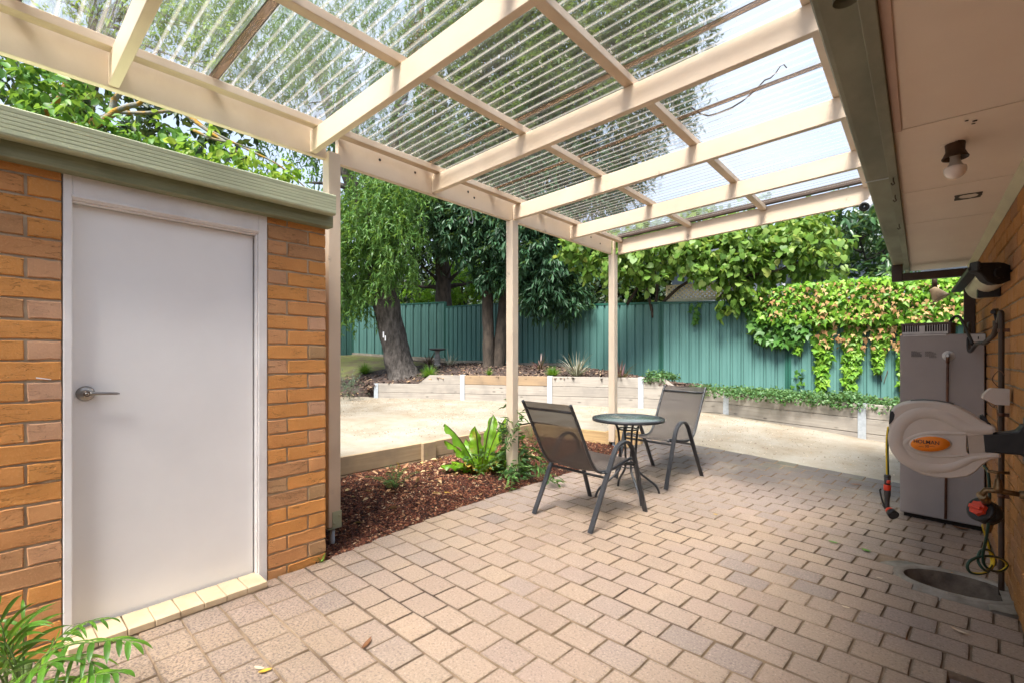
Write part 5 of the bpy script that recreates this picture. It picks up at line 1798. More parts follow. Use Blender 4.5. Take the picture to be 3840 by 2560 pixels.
# bird's nest fern: each broad frond a piece
def fern_mat():
    m, nt = new_mat('nest_fern_frond')
    at_ = nd(nt, 'ShaderNodeAttribute', attribute_name='across')
    oi = nd(nt, 'ShaderNodeObjectInfo')
    pos = nd(nt, 'ShaderNodeNewGeometry').outputs['Position']
    base = rampn(nt, oi.outputs['Random'], [(0.0,(.11,.27,.012)),(.5,(.19,.38,.018)),(1.0,(.27,.45,.03))])
    base = rgbmix(nt, rampn(nt, noise(nt, pos, 9, 4), [(.5, 0.0), (.68, .8)]), base, (.055,.12,.012))
    base = rgbmix(nt, rampn(nt, noise(nt, pos, 6, 4), [(.62, 0.0), (.70, .9)]), base, (.30,.23,.02))
    base = rgbmix(nt, rampn(nt, at_.outputs['Fac'], [(.08, 1.0), (.16, 0.0)]), base, (.03,.025,.008))
    p = nd(nt, 'ShaderNodeBsdfPrincipled', Roughness=.38); nt.links.new(base, p.inputs['Base Color'])
    tr = nd(nt, 'ShaderNodeBsdfTranslucent'); nt.links.new(rgbmix(nt, .3, base, (.4,.5,.03)), tr.inputs['Color'])
    ms = nd(nt, 'ShaderNodeMixShader'); ms.inputs[0].default_value = .45
    nt.links.new(p.outputs[0], ms.inputs[1]); nt.links.new(tr.outputs[0], ms.inputs[2])
    o = nd(nt, 'ShaderNodeOutputMaterial'); nt.links.new(ms.outputs[0], o.inputs['Surface'])
    return m
M['nest'] = fern_mat()
M['nest_dead'] = plain('dead_frond', (.42,.31,.19), (.26,.17,.10), 9, .9, .4, 60)
M['nest_old'] = plain('ageing_frond', (.30,.20,.02), (.16,.11,.015), 14, .6, .3, 60)
fb_ = on_ground(1105*1.63265, 1090*1.63265)
nest = thing('birds_nest_fern', fb_, 'broad leaved bright green fern growing in the red mulch', 'fern')
camr = Vector((CS, SN, 0)); camf = Vector((-SN, CS, 0))
def frond(az, lean, L_, w, mat, seed, curl=.8):
    r_ = random.Random(seed)
    d = (camr*math.cos(az) + camf*math.sin(az)).normalized()
    sd_ = Vector((0,0,1)).cross(d).normalized()
    V, A, F = [], [], []
    p = Vector(fb_) + d*.04 + Vector((0,0,.0))
    ang = math.pi/2 - lean*.75
    n = 16
    for k in range(n+1):
        f = k/n
        t = d*math.cos(ang) + Vector((0,0,1))*math.sin(ang)
        up_ = sd_.cross(t)
        ww = w*(.12 + .95*math.sin(min(1, f*1.25+.05)*math.pi*.5)*(1-f**5)**.6)*(1 if k < n else .05)
        ww *= 1 + .10*r_.uniform(-1,1)
        for q, x in enumerate((-1,-.55,0,.55,1)):
            wav = .022*math.sin(f*24+seed+ (2 if x > 0 else 0))*abs(x)**2
            V.append(p + sd_*(ww*.5*x) + up_*(.30*ww*abs(x) + wav - .012*(x == 0)))
            A.append(abs(x))
        p = p + t*(L_/n)
        ang -= curl*lean/n + .012 + (.05*f*f)
    F = [(k*5+j, k*5+j+1, (k+1)*5+j+1, (k+1)*5+j) for k in range(n) for j in range(4)]
    o = raw_mesh('frond', np.array([tuple(v) for v in V]), np.array(F), mat, nest, True)
    a_ = o.data.attributes.new('across', 'FLOAT', 'POINT'); a_.data.foreach_set('value', A)
    return o
for i, (az, lean, L_, w) in enumerate(((R(172),.46,.66,.15),(R(185),.62,.52,.13),(R(120),.10,.52,.15),(R(60),.18,.66,.155),(R(20),.27,.70,.145),(R(5),.66,.62,.13),(R(75),.5,.52,.12),(R(190),1.15,.42,.11),(R(0),1.2,.50,.12),(R(-40),.75,.34,.13),(R(-80),.5,.30,.13),(R(-120),.8,.32,.12),(R(120),.7,.5,.12),(R(45),.85,.55,.11),(R(-20),.95,.45,.12),(R(210),.9,.36,.11))):
    frond(az, lean, L_, w, M['nest'] if i not in (9,11) else M['nest_old'], i+3, .55)
frond(R(-105), 2.1, .28, .10, M['nest_dead'], 77, .6)

# small feathery ferns in the mulch
def small_fern(u, v, n, L_, label):
    loc = on_ground(u*1.63265, v*1.63265)
    root = thing('small_fern', loc, label, 'fern')
    pos, dd, nn = [], [], []
    b = MB()
    for i in range(n):
        a = math.tau*i/n + random.uniform(-.4,.4); lean = random.uniform(.15,.9)
        p = Vector(loc); ang = math.pi/2-lean*.6
        d = Vector((math.cos(a), math.sin(a), 0)); sd_ = Vector((-d.y, d.x, 0))
        path = [p.copy()]
        ll = L_*random.uniform(.7,1.1)
        for k in range(14):
            p = p + (d*math.cos(ang)+Vector((0,0,1))*math.sin(ang))*ll/14; ang -= lean*.09+.02; path.append(p.copy())
            if k > 2:
                for sg in (-1,1):
                    pos.append(tuple(p)); dd.append(tuple(sd_*sg + d*.35 + Vector((0,0,-.1)))); nn.append((0,0,1))
        b.tube(path, .002, 4)
    b.build('stem', M['stem'], root)
    m = len(pos)
    leaves('foliage', M['leaf_creeper'], np.array(pos), np.array(dd), np.array(nn)+rng.normal(size=(m,3))*.15, .045*(1+.2*rng.normal(size=m).clip(-1,1)), .014, T_DIAMOND, root)
small_fern(905, 1132, 9, .30, 'little feathery fern in the red mulch nearest the first post')
small_fern(1222, 1030, 7, .30, 'little feathery fern in the mulch behind the near chair')

# palm in the bottom left corner
pb = on_ground(60, 2600)
pb = Vector((pb.x, pb.y, 0))
palm = thing('bamboo_palm', pb, 'bright green arching palm in the bottom left corner below the brick wall', 'palm')
def palm_frond(path, ll, w, seed, pairs=9, t0=.35):
    r_ = random.Random(seed)
    P = smooth_path([at(u*1.0, v*1.0, d) for u, v, d in path], 8)
    b = MB(); k = len(P)
    b.tube(P, [.0045*(1-.7*i/(k-1)) for i in range(k)], 5)
    for j in range(pairs+1):
        f = t0 + (1-t0)*j/pairs
        i = min(int(f*(k-1)), k-2)
        p = P[i]; t = (P[i+1]-P[max(i-1,0)]).normalized()
        side = t.cross(Vector((0,0,1))).normalized(); up_ = side.cross(t)
        for sg in ((-1, 1) if j < pairs else (0,)):
            L_ = ll*r_.uniform(.8,1.1)*(.75+.5*math.sin(math.pi*min(1,f)))
            d = (side*sg*(1-.45*f) + t*(.55+.5*f) + up_*r_.uniform(.05,.25)).normalized()
            W_ = w*.78*r_.uniform(.85,1.15)
            sd_ = d.cross(up_).normalized()
            V = []
            q = p.copy(); n = 6
            for m_ in range(n+1):
                g = m_/n
                ww = W_*math.sin(math.pi*min(1, g*.85+.12))**.8 if m_ < n else .0008
                V += [q + sd_*ww*.5 + up_*.10*ww, q - up_*.05*ww, q - sd_*ww*.5 + up_*.10*ww]
                d = (d + Vector((0,0,-.16-.10*g))).normalized()
                q = q + d*(L_/n)
            o = len(b.v)
            b.m = 1
            b.add(V, [(3*m_+c_, 3*m_+c_+1, 3*m_+c_+4, 3*m_+c_+3) for m_ in range(n) for c_ in (0,1)], smooth=True)
            b.m = 0
    b.build('frond', [M['stem_green'], M['palm']], palm)
def pc(*pts): return tuple((x/3.36, 2200+y/3.36, d) for x, y, d in pts)
for i, (path, ll, w, pr) in enumerate(((pc((260,1260,1.62),(560,870,1.55),(900,720,1.52),(1200,690,1.5),(1500,655,1.48),(1680,705,1.46)), .082, .021, 7),
        (pc((260,1260,1.65),(480,960,1.66),(620,810,1.68),(740,640,1.7),(900,530,1.72),(1150,430,1.73),(1400,390,1.74)), .07, .015, 8),
        (pc((220,1280,1.58),(500,1050,1.54),(700,950,1.5),(900,890,1.48),(1100,905,1.46),(1200,1010,1.45)), .09, .016, 6),
        (pc((280,1280,1.66),(290,900,1.7),(292,600,1.72),(290,400,1.74)), .125, .017, 4),
        (pc((220,1300,1.6),(150,1000,1.57),(0,850,1.55),(-200,800,1.52)), .12, .019, 6),
        (pc((220,1320,1.6),(200,1000,1.6),(100,750,1.6),(-50,600,1.6),(-250,560,1.6)), .13, .019, 6),
        (pc((500,1330,1.5),(900,1150,1.46),(1100,1110,1.44),(1300,1090,1.43),(1550,1060,1.42)), .07, .020, 7),
        (pc((200,1300,1.6),(400,1120,1.56),(560,900,1.56),(700,760,1.57),(820,640,1.58)), .10, .017, 6),
        (pc((100,1300,1.6),(50,1000,1.6),(60,700,1.6),(0,450,1.6),(-100,300,1.6)), .13, .018, 6),
        (pc((150,1320,1.5),(300,1150,1.45),(480,1000,1.42),(640,960,1.4)), .12, .020, 5),
        (pc((100,1330,1.52),(0,1120,1.47),(-150,1010,1.45)), .13, .020, 5),
        (pc((60,1330,1.64),(120,900,1.66),(200,620,1.68),(330,470,1.7)), .12, .016, 5),
        (pc((200,1340,1.48),(420,1240,1.44),(640,1200,1.42)), .11, .019, 5))):
    palm_frond(path, ll, w, i+40, pr, .30)
b = MB()
for (x, y) in ((0,0),(.03,.02),(-.03,.01)): b.tube([pb+Vector((x,y,-.05)), pb+Vector((x*1.5,y*1.5,.12))], .012, 7)
b.build('stem', M['stem_green'], palm)
b = MB(); pts = []
for i in range(14):
    pts.append([(-2.80 - j*.03, -.9 + i*.09, .0+.006+.03*mnoise.noise(Vector((i*.5, j*.5, 9)))) for j in range(2)])
weed = tussock('weed', on_ground(1205, 2105), 7, .06, .012, M['blade'], 'tiny green weed at the foot of the shed brickwork corner', 'weed', None, .8, .4, 3)
# ------------------------------------------------------------------ sling chairs
def sling_mat():
    m, nt = new_mat('woven_sling')
    t = nd(nt, 'ShaderNodeTexCoord')
    w1 = nd(nt, 'ShaderNodeTexWave', Scale=1.0); w1.bands_direction = 'X'
    mp = nd(nt, 'ShaderNodeMapping'); mp.inputs['Scale'].default_value = (85, 85, 85)
    nt.links.new(t.outputs['Object'], mp.inputs['Vector']); nt.links.new(mp.outputs[0], w1.inputs['Vector'])
    w2 = nd(nt, 'ShaderNodeTexWave', Scale=1.0); w2.bands_direction = 'Z'
    nt.links.new(mp.outputs[0], w2.inputs['Vector'])
    f = math2(nt, 'MULTIPLY', w1.outputs['Fac'], w2.outputs['Fac'])
    col = rampn(nt, f, [(.1,(.045,.036,.031)),(.7,(.105,.088,.078))])
    p = finish(nt, col, .55, f, .3, .002, 0, .35)
    tr = nd(nt, 'ShaderNodeBsdfTransparent')
    ms = nd(nt, 'ShaderNodeMixShader'); ms.inputs[0].default_value = .13
    o = [n for n in nt.nodes if n.type == 'OUTPUT_MATERIAL'][0]
    nt.links.new(p.outputs[0], ms.inputs[1]); nt.links.new(tr.outputs[0], ms.inputs[2]); nt.links.new(ms.outputs[0], o.inputs['Surface'])
    return m
M['sling'] = sling_mat()
PROF = [(-.535,.925),(-.515,.89),(-.46,.79),(-.395,.665),(-.33,.54),(-.285,.465),(-.235,.418),(-.17,.400),(-.08,.400),(.02,.413),(.12,.436),(.185,.449),(.215,.445),(.228,.430)]
def make_chair():
    root = thing('sling_chair', (0,0,0), 'x', 'chair', group='charcoal sling patio chairs')
    pth = smooth_path([(0,y,z) for y, z in PROF], 4)
    b = MB()
    rows_ = []
    for x in np.linspace(-.235, .235, 13):
        sag = (1-(x/.235)**2)
        row = []
        for i, p in enumerate(pth):
            f = i/(len(pth)-1)
            bow = .016*sag*math.sin(math.pi*f)
            row.append((x, p.y - bow*(1 if p.z > .45 else 0), p.z - bow*(0 if p.z > .45 else 1)))
        rows_.append(row)
    b.grid(rows_)
    b.local('sling', M['sling'], root)
    for sx in (-1, 1):
        b = MB(); b.tube([(sx*.243, p.y, p.z) for p in pth], .0125, 10)
        b.local('sling_rail', M['dark_metal'], root)
        b = MB()
        leg = smooth_path([(sx*.285,-.372,.0),(sx*.285,-.255,.215),(sx*.285,-.135,.44),(sx*.287,-.075,.545),(sx*.288,-.03,.588),(sx*.288,.03,.607),(sx*.288,.095,.598),(sx*.287,.150,.55),(sx*.286,.188,.47),(sx*.285,.265,.235),(sx*.285,.345,.0)], 4)
        b.tube(leg, .01, flat=(.040,.019,(1,0,0)))
        b.local('leg', M['dark_metal'], root)
        b = MB()
        b.tube([(sx*.243,.13,.432),(sx*.285,.196,.42)], .008, 7); b.local('bracket', M['dark_metal'], root)
        b = MB(); b.tube([(sx*.243,-.20,.398),(sx*.283,-.162,.398)], .008, 7); b.local('bracket', M['dark_metal'], root)
    b = MB(); b.tube([(-.284,-.175,.362),(.284,-.175,.362)], .0105, 8); b.local('stretcher', M['dark_metal'], root)
    b = MB(); b.tube([(-.284,.205,.402),(.284,.205,.402)], .0105, 8); b.local('stretcher', M['dark_metal'], root)
    b = MB(); b.tube([(-.243,-.498,.868),(.243,-.498,.868)], .010, 8); b.local('top_bar', M['dark_metal'], root)
    return root
ch1 = make_chair()
ch2 = copy_tree(ch1)
ch1.location = (-2.028, 3.318, .002); ch1.rotation_euler = (0,0,R(-7))
ch1['label'] = 'nearer charcoal sling chair with its back to the camera beside the mulch bed'
ch2.location = (-2.06, 4.70, .012); ch2.rotation_euler = (0,0,R(172.5))
ch2['label'] = 'further charcoal sling chair facing the camera behind the round glass table'

# ------------------------------------------------------------------ round glass table
tbl = thing('bistro_table', (-2.02, 3.945, .003), 'round patio table with a pebbled glass top and black metal legs', 'table')
def pebble_glass():
    m, nt = new_mat('pebbled_glass')
    t = nd(nt, 'ShaderNodeTexCoord')
    n1 = noise(nt, t.outputs['Object'], 75, 2)
    tr = nd(nt, 'ShaderNodeBsdfTransparent'); tr.inputs['Color'].default_value = (.50,.62,.60,1)
    gl = nd(nt, 'ShaderNodeBsdfGlossy', Roughness=.12); gl.inputs['Color'].default_value = (.85,.95,.94,1)
    df = nd(nt, 'ShaderNodeBsdfDiffuse'); df.inputs['Color'].default_value = (.30,.37,.36,1)
    b = nd(nt, 'ShaderNodeBump', Strength=.8, Distance=.004); nt.links.new(n1, b.inputs['Height'])
    fr_ = nd(nt, 'ShaderNodeFresnel', IOR=1.6)
    for n in (gl, df, fr_): nt.links.new(b.outputs[0], n.inputs['Normal'])
    a = nd(nt, 'ShaderNodeMixShader'); a.inputs[0].default_value = .55
    nt.links.new(tr.outputs[0], a.inputs[1]); nt.links.new(df.outputs[0], a.inputs[2])
    c = nd(nt, 'ShaderNodeMixShader'); nt.links.new(math2(nt, 'MULTIPLY', fr_.outputs[0], 1.3), c.inputs[0]); nt.links.new(a.outputs[0], c.inputs[1]); nt.links.new(gl.outputs[0], c.inputs[2])
    o = nd(nt, 'ShaderNodeOutputMaterial'); nt.links.new(c.outputs[0], o.inputs['Surface'])
    return m
M['pebble'] = pebble_glass()
b = MB(); b.lathe([(.0,.701),(.300,.701),(.300,.7055),(.0,.7055)], 48, None, False); b.local('glass_top', M['pebble'], tbl)
b = MB(); b.lathe([(.300,.682),(.319,.682),(.323,.688),(.323,.704),(.318,.709),(.302,.709),(.299,.7065),(.299,.6995),(.308,.690),(.300,.682)], 56, None, False); b.local('rim', M['dark_metal'], tbl)
b = MB(); b.lathe([(.085,.600),(.095,.600),(.095,.612),(.085,.612),(.085,.600)], 28, None, False); b.local('ring', M['dark_metal'], tbl)
b = MB(); b.lathe([(.060,.26),(.068,.26),(.068,.270),(.060,.270),(.060,.26)], 20, None, False); b.local('ring', M['dark_metal'], tbl)
for k in range(4):
    a = R(48 + 90*k + (4, -3, 2, 0)[k])
    d = Vector((math.cos(a), math.sin(a), 0))
    pth = smooth_path([d*.26+Vector((0,0,.69)), d*.14+Vector((0,0,.665)), d*.098+Vector((0,0,.61)), d*.08+Vector((0,0,.45)), d*.072+Vector((0,0,.27)), d*.11+Vector((0,0,.205)), d*.21+Vector((0,0,.125)), d*.272+Vector((0,0,.075)), d*.30+Vector((0,0,.03)), d*.31+Vector((0,0,.0))], 4)
    b = MB(); b.tube(pth, .0105, 9); b.local('leg', M['dark_metal'], tbl)

# ------------------------------------------------------------------ gas heater against the house
HA, HB_ = Vector((-.125, 4.872, 0)), Vector((.350, 4.800, 0))
ht = (HB_-HA).normalized(); hn = Vector((-ht.y, ht.x, 0))
heater = thing('gas_heater', (.11, 5.0, 0), 'tall grey metal gas heater cabinet standing against the house wall', 'heater')
Mh = Matrix(((ht.x, hn.x, 0, HA.x), (ht.y, hn.y, 0, HA.y), (0,0,1,0), (0,0,0,1)))
hwid = (HB_-HA).length
b = MB(); b.box((.0, .0, .035), (hwid, .42, 1.435), .004, Mh); b.build('cabinet', M['heater'], heater)
b = MB(); b.box((.013, -.004, .042), (hwid-.002, .0, 1.425), .002, Mh); b.build('front_panel', M['heater'], heater)
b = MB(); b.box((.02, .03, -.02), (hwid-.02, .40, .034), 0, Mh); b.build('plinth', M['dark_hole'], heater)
b = MB()
vx0, vx1 = .010, .300
b.box((vx0, .01, 1.437), (vx0+.014, .25, 1.515), .002, Mh); b.box((vx1-.014, .01, 1.437), (vx1, .25, 1.515), .002, Mh)
b.box((vx0-.004, .002, 1.510), (vx1+.006, .26, 1.527), .003, Mh)
b.box((vx0, .01, 1.4365), (vx1, .25, 1.440), 0, Mh)
vent = b.build('flue_vent', M['heater_trim'], heater)
b = MB()
b.box((vx0+.005, .004, 1.440), (vx1-.016, .009, 1.458), .001, Mh)
b.box((.118, .003, 1.440), (.152, .010, 1.505), .001, Mh)
x = vx0+.022
while x < vx1-.02:
    if not .112 < x < .15: b.box((x, .008, 1.458), (x+.0045, .011, 1.512), 0, Mh)
    x += .0145
b.build('grille', M['light_metal'], vent)
b = MB(); b.box((vx0+.015, .235, 1.44), (vx1-.015, .248, 1.51), 0, Mh); b.box((.20, .05, 1.44), (vx1-.015, .235, 1.51), 0, Mh); b.build('flue_core', M['black'], vent)
b = MB(); b.box((.022, -.0075, 1.425), (.275, -.0042, 1.437), .001, Mh); b.build('vent_flange', M['light_metal'], heater)
b = MB(); b.box((.393, -.008, 1.375), (hwid+.004, -.0042, 1.427), .001, Mh); brk = b.build('wall_bracket', M['light_metal'], heater)
b = MB()
for x in (.405, .445): b.box((x, -.0095, 1.392), (x+.006, -.0082, 1.412), .0005, Mh)
b.build('bracket_slot', M['black'], brk)
def hp_(u, v): # point on the heater front from the picture
    o = Vector((0,0,CAM_H)); d = ray(u, v)
    s_ = (HA - hn*.005 - o).dot(hn)/d.dot(hn)
    return o + d*s_
fp = hp_(3250+1145/3.734, 1180+570/3.734)
Mf = Matrix.Translation(fp) @ Matrix(((ht.x, 0, -hn.x, 0), (ht.y, 0, -hn.y, 0), (0, -1, 0, 0), (0,0,0,1)))
b = MB(); b.lathe([(.037,0),(.036,.002),(.018,.004),(.018,.010),(.0,.010)], 24, Mf, False); esc = b.build('pipe_collar', M['light_metal'], heater)
b = MB(); b.lathe([(.014,.01),(.014,.035),(.010,.04),(.010,.05)], 14, Mf); b.box((-.006,-.028,.03),(.006,-.012,.038), .001, Mf); b.build('valve', M['steel'], esc)
b = MB()
p0 = fp - hn*.035 - Vector((0,0,.004)); zb_ = hp_(3200+1120/3.267, 1480+1495/3.267).z
pe = Vector((p0.x, p0.y, zb_)) - ht*.012
b.tube([p0 + hn*.01, p0, p0 - Vector((0,0,.05))], .011, 9)
b.tube([p0 - Vector((0,0,.04)), p0.lerp(pe, .5), pe], .0085, 9)
pipe = b.build('relief_pipe', M['copper'], heater)
b = MB()
for f in (.40, .72):
    p = p0.lerp(pe, f); b.lathe([(.013,-.006),(.013,.006)], 10, Matrix.Translation(p)); b.bar(p - ht*.024, p + ht*.024, .004, .008)
b.build('pipe_clip', M['copper'], pipe)
# small print of the two notice blocks
b = MB()
r_ = random.Random(2)
for (u0, u1, v0, v1, n) in ((625, 775, 512, 584, 10), (817, 985, 515, 596, 9)):
    A_ = hp_(3250+u0/3.734, 1180+v0/3.734); B_ = hp_(3250+u1/3.734, 1180+v1/3.734)
    w = (B_-A_).dot(ht); h_ = A_.z-B_.z
    for i in range(n):
        z = A_.z - h_*i/(n-1)
        x = 0
        end = w*(.55 if i == 0 else r_.uniform(.75, 1.0)) if not (n == 9 and i > 6) else w
        x = 0 if not (n == 9 and i > 6) else w*.35
        while x < end:
            q = min(x + r_.uniform(.003, .011), end)
            a_ = A_ + ht*x - hn*.0006; c_ = A_ + ht*q - hn*.0006
            hh = .0022 if i == 0 else .0014
            b.add([(a_.x,a_.y,z-hh),(c_.x,c_.y,z-hh),(c_.x,c_.y,z+hh),(a_.x,a_.y,z+hh)], [(0,1,2,3)])
            x = q + .0018
b.build('notice_print', M['grey_print'], heater)
# pipes and cable at the top right of the heater
gp_ = thing('gas_pipe', (.33, 3.62, 0), 'dark metal gas pipe rising up the house wall to a valve', 'pipe')
d_ = 2.55
def onw(u, v, off=.03): return on_x(u, v, HX-off)
b = MB()
top = onw(3755, 1168); bot = onw(3757, 2170); bot.z = -.02
b.tube(smooth_path([Vector((top.x, top.y+.13, top.z-.055)), Vector((top.x, top.y+.05, top.z-.02)), Vector((top.x, top.y+.01, top.z-.005)), Vector((top.x, top.y-.004, top.z-.05)), Vector((top.x, top.y, top.z-.3)), Vector((bot.x, top.y, .6)), Vector((bot.x, top.y, -.02))], 5), .0125, 10)
b.build('pipe', M['brown_pipe'], gp_)
vp_ = Vector((HX-.03, top.y+.14, top.z-.06))
b = MB()
b.tube([vp_ + Vector((0,-.02,.005)), vp_ + Vector((-.01,.09,-.06)), vp_+Vector((-.03,.30,-.10))], .014, 9)
b.lathe([(.02,-.02),(.02,.02)], 10, Matrix.Translation(vp_+Vector((0,.03,0))))
b.build('fitting', M['brown_pipe'], gp_)
b = MB(); b.tube([vp_+Vector((0,.03,.0)), vp_+Vector((-.01,.03,.06))], .008, 7); b.bar(vp_+Vector((-.02,-.01,.065)), vp_+Vector((0,.10,.085)), .025, .02, (0,0,1), .004); b.build('valve_lever', M['black'], gp_)
b = MB(); e_ = vp_+Vector((-.03,.30,-.10))
b.tube(smooth_path([e_, e_+Vector((-.02,.25,-.0)), e_+Vector((-.04,.55,-.04)), Vector((.28, 5.0, 1.52)), Vector((.27,5.0,1.40))], 5), .012, 8)
b.tube(smooth_path([e_+Vector((-.03,.4,0)), Vector((.22,4.85,1.56)), Vector((.17,4.93,1.53)), Vector((.15,4.95,1.42))], 5), .010, 8); b.build('flexible_pipe', M['black'], gp_)
b = MB()
for (u, v) in ((3250+1925/3.734, 1180+207/3.734), (3250+1930/3.734, 1180+1425/3.734), (3240+1660/3.137, 1700+570/3.137)):
    p = onw(u, v); b.lathe([(.0155,-.009),(.0155,.009)], 12, Matrix.Translation((bot.x, top.y, p.z))); b.box((bot.x, top.y-.01, p.z-.009), (HX, top.y+.01, p.z+.009))
b.build('pipe_clip', M['copper'], gp_)
jb = thing('junction_box', onw(3755, 1485, .04), 'small off white electrical box on the pipe beside the heater', 'junction box')
p = jb.location
b = MB()
zc, yc = p.z, p.y
# a wedge fronted housing standing off the wall
sec = [(HX-.014, -.042), (HX-.066, -.042), (HX-.112, -.013), (HX-.109, .008), (HX-.09, .034), (HX-.078, .041), (HX-.014, .040)]
vs_ = [(x, yc-.042, zc+z) for x, z in sec] + [(x, yc+.042, zc+z) for x, z in sec]
n = len(sec)
b.add(vs_, [tuple(range(n)), tuple(range(n, 2*n))[::-1]] + [(i, n+i, n+(i+1) % n, (i+1) % n) for i in range(n)])
b.build('housing', M['box_white'], jb)
b = MB(); b.lathe([(.015,0),(.015,.0015)], 20, Matrix.Translation((HX-.034, yc-.0425, zc)) @ Matrix.Rotation(R(90), 4, 'X')); b.build('knockout', M['box_white'], jb)
b = MB(); b.tube(smooth_path([(HX-.05, yc-.02, zc+.045), (HX-.075, yc-.015, zc+.09), (HX-.05, yc-.02, zc+.135), (HX-.03, yc-.025, zc+.11)], 5), .0022, 5)
b.tube(smooth_path([(HX-.10, yc-.03, zc-.02), (HX-.075, yc-.045, zc-.055), (HX-.06, yc-.03, zc-.05), (HX-.055, yc-.03, zc-.18)], 5), .0018, 5); b.build('tie_wire', M['copper'], jb)

# ------------------------------------------------------------------ retractable clothesline
cl0 = on_x(3820, 1000, HX-.06)
line = thing('clothesline', (HX-.1, 3.2, 1.73), 'retractable clothesline with a cream cover and black end cap on the house wall', 'clothesline')
LD = 2.55
c0 = at(3755, 1030, 2.50)
axis = Vector((-.10, 1, -.03)).normalized()
b = MB()
# end cap outline seen from the front: a rounded drum with an arm to the wall
capx = Vector((CS, SN, 0)).normalized()
capz = Vector((0,0,1))
def cp_(u, v, d=2.5): return at(3300+u/4.126, 900+v/4.126, d)
outl = [(1495,355),(1840,345),(1930,360),(2000,392),(2130,378),(2148,420),(2140,600),(2080,605),(1990,640),(1900,680),(1830,692),(1760,688),(1690,660),(1640,630),(1600,580),(1560,530),(1498,495)]
f0 = [cp_(u, v) for u, v in outl]
cdir = (Vector((-SN, CS, 0))).normalized()
f1 = [p + cdir*.035 for p in f0]
cen = sum(f0, Vector())/len(f0)
f2 = [cen + (p-cen)*.94 - cdir*.006 for p in f0]
n = len(f0)
b.add(f2 + f0 + f1, [tuple(range(n))[::-1]] + [(i, (i+1) % n, n+(i+1) % n, n+i)[::-1] for i in range(n)] + [(n+i, n+(i+1) % n, 2*n+(i+1) % n, 2*n+i)[::-1] for i in range(n)] + [tuple(range(2*n, 3*n))])
cap = b.build('end_cap', M['black'], line)
b = MB(); kc = cp_(1830, 515)
Mk = Matrix.Translation(kc - cdir*.006) @ (-cdir).to_track_quat('Z', 'Y').to_matrix().to_4x4()
prof_n = 22
ring = []
for i in range(prof_n):
    a = math.tau*i/prof_n; r_ = .030 + (.004 if i % 2 else 0)
    ring.append((r_*math.cos(a), r_*math.sin(a)))
b.add([Mk @ Vector((x,y,0)) for x,y in ring] + [Mk @ Vector((x*.9,y*.9,.008)) for x,y in ring], [(i,(i+1)%prof_n,prof_n+(i+1)%prof_n,prof_n+i) for i in range(prof_n)] + [tuple(range(prof_n,2*prof_n))])
b.build('knob', M['black'], cap)
# long cream cover running back along the wall
co = [(1500,500),(1560,540),(1620,610),(1690,665),(1760,690),(1830,697),(1940,670),(1880,720),(1760,820),(1640,890),(1560,922),(1480,915),(1400,880),(1340,820),(1310,750),(1380,650),(1455,545)]
p0 = [cp_(u, v, 2.53) for u, v in ((1500,497),(1545,535),(1600,590),(1660,645),(1730,683),(1800,697),(1870,692),(1935,668))]
far = [(1310,745),(1325,800),(1365,855),(1420,895),(1490,918),(1560,915),(1640,885),(1720,845)]
p1 = [cp_(u, v, 3.18) for u, v in far]
b = MB()
rows_ = [[a_.lerp(c_, t) for a_, c_ in zip(p0, p1)] for t in np.linspace(0, 1, 5)]
b.grid(rows_)
m = len(p1)
b.add(p1 + [p + Vector((.05,.03,.06)) for p in p1], [(i, i+1, m+i+1, m+i) for i in range(m-1)])
b.add(p1, [tuple(range(m))])
b.build('cover', M['cover_cream'], line)
b = MB(); b.bar(cp_(1470,440,2.49), cp_(1185,790,3.18), .055, .02, (0,0,1), .004); b.build('pull_bar', M['black'], line)
b = MB(); b.bar(cp_(1440,415,2.49), cp_(1490,420,2.49), .05, .05, (0,0,1), .004); b.build('bar_end', M['black'], line)
b = MB()
w0 = cp_(2120,500,2.5); b.box((w0.x-.012, w0.y-.02, w0.z-.05), (HX-.0005, w0.y+.03, w0.z+.05), .003)
b.build('wall_bracket', M['black'], line); b = MB()
w1 = on_x(3300+1790/4.126, 900+830/4.126, HX-.02); b.box((HX-.10, w1.y-.03, w1.z-.02), (HX-.0005, w1.y+.03, w1.z+.04), .003)
b.build('wall_bracket', M['black'], line)

# ------------------------------------------------------------------ hose reel
RC = at(3535, 1650, 2.20)
ra = Vector((1, 0, 0)); rn = Vector((0, -1, 0))     # along the body, and towards the camera
reel = thing('hose_reel', RC, 'beige wall mounted retractable hose reel with an orange oval badge', 'hose reel')
K = 2.20/F_PX/3.267
def rp(u, v, n=0.0):
    d = ray(3200+u/3.267, 1480+v/3.267)
    return Vector((0,0,CAM_H)) + d*(RC.y/d.y) + rn*n
outl = [(432,400),(452,205),(500,140),(600,95),(720,72),(860,66),(1010,76),(1190,105),(1330,160),(1450,225),(1560,300),(1660,350),(1755,385),(1772,440),(1700,468),(1550,480),(1400,492),(1395,600),(1400,690),(1420,720),(1560,712),(1700,704),(1812,716),(1815,765),(1700,790),(1600,850),(1500,945),(1400,1000),(1200,1022),(1000,1010),(840,975),(700,905),(600,810),(520,700),(470,565),(445,470)]
def ring_pts(k, n_, cx_=960, cy_=560, pull=1.0): return [rp(cx_+(u-cx_)*k, cy_+(v-cy_)*k, n_) for u, v in outl]
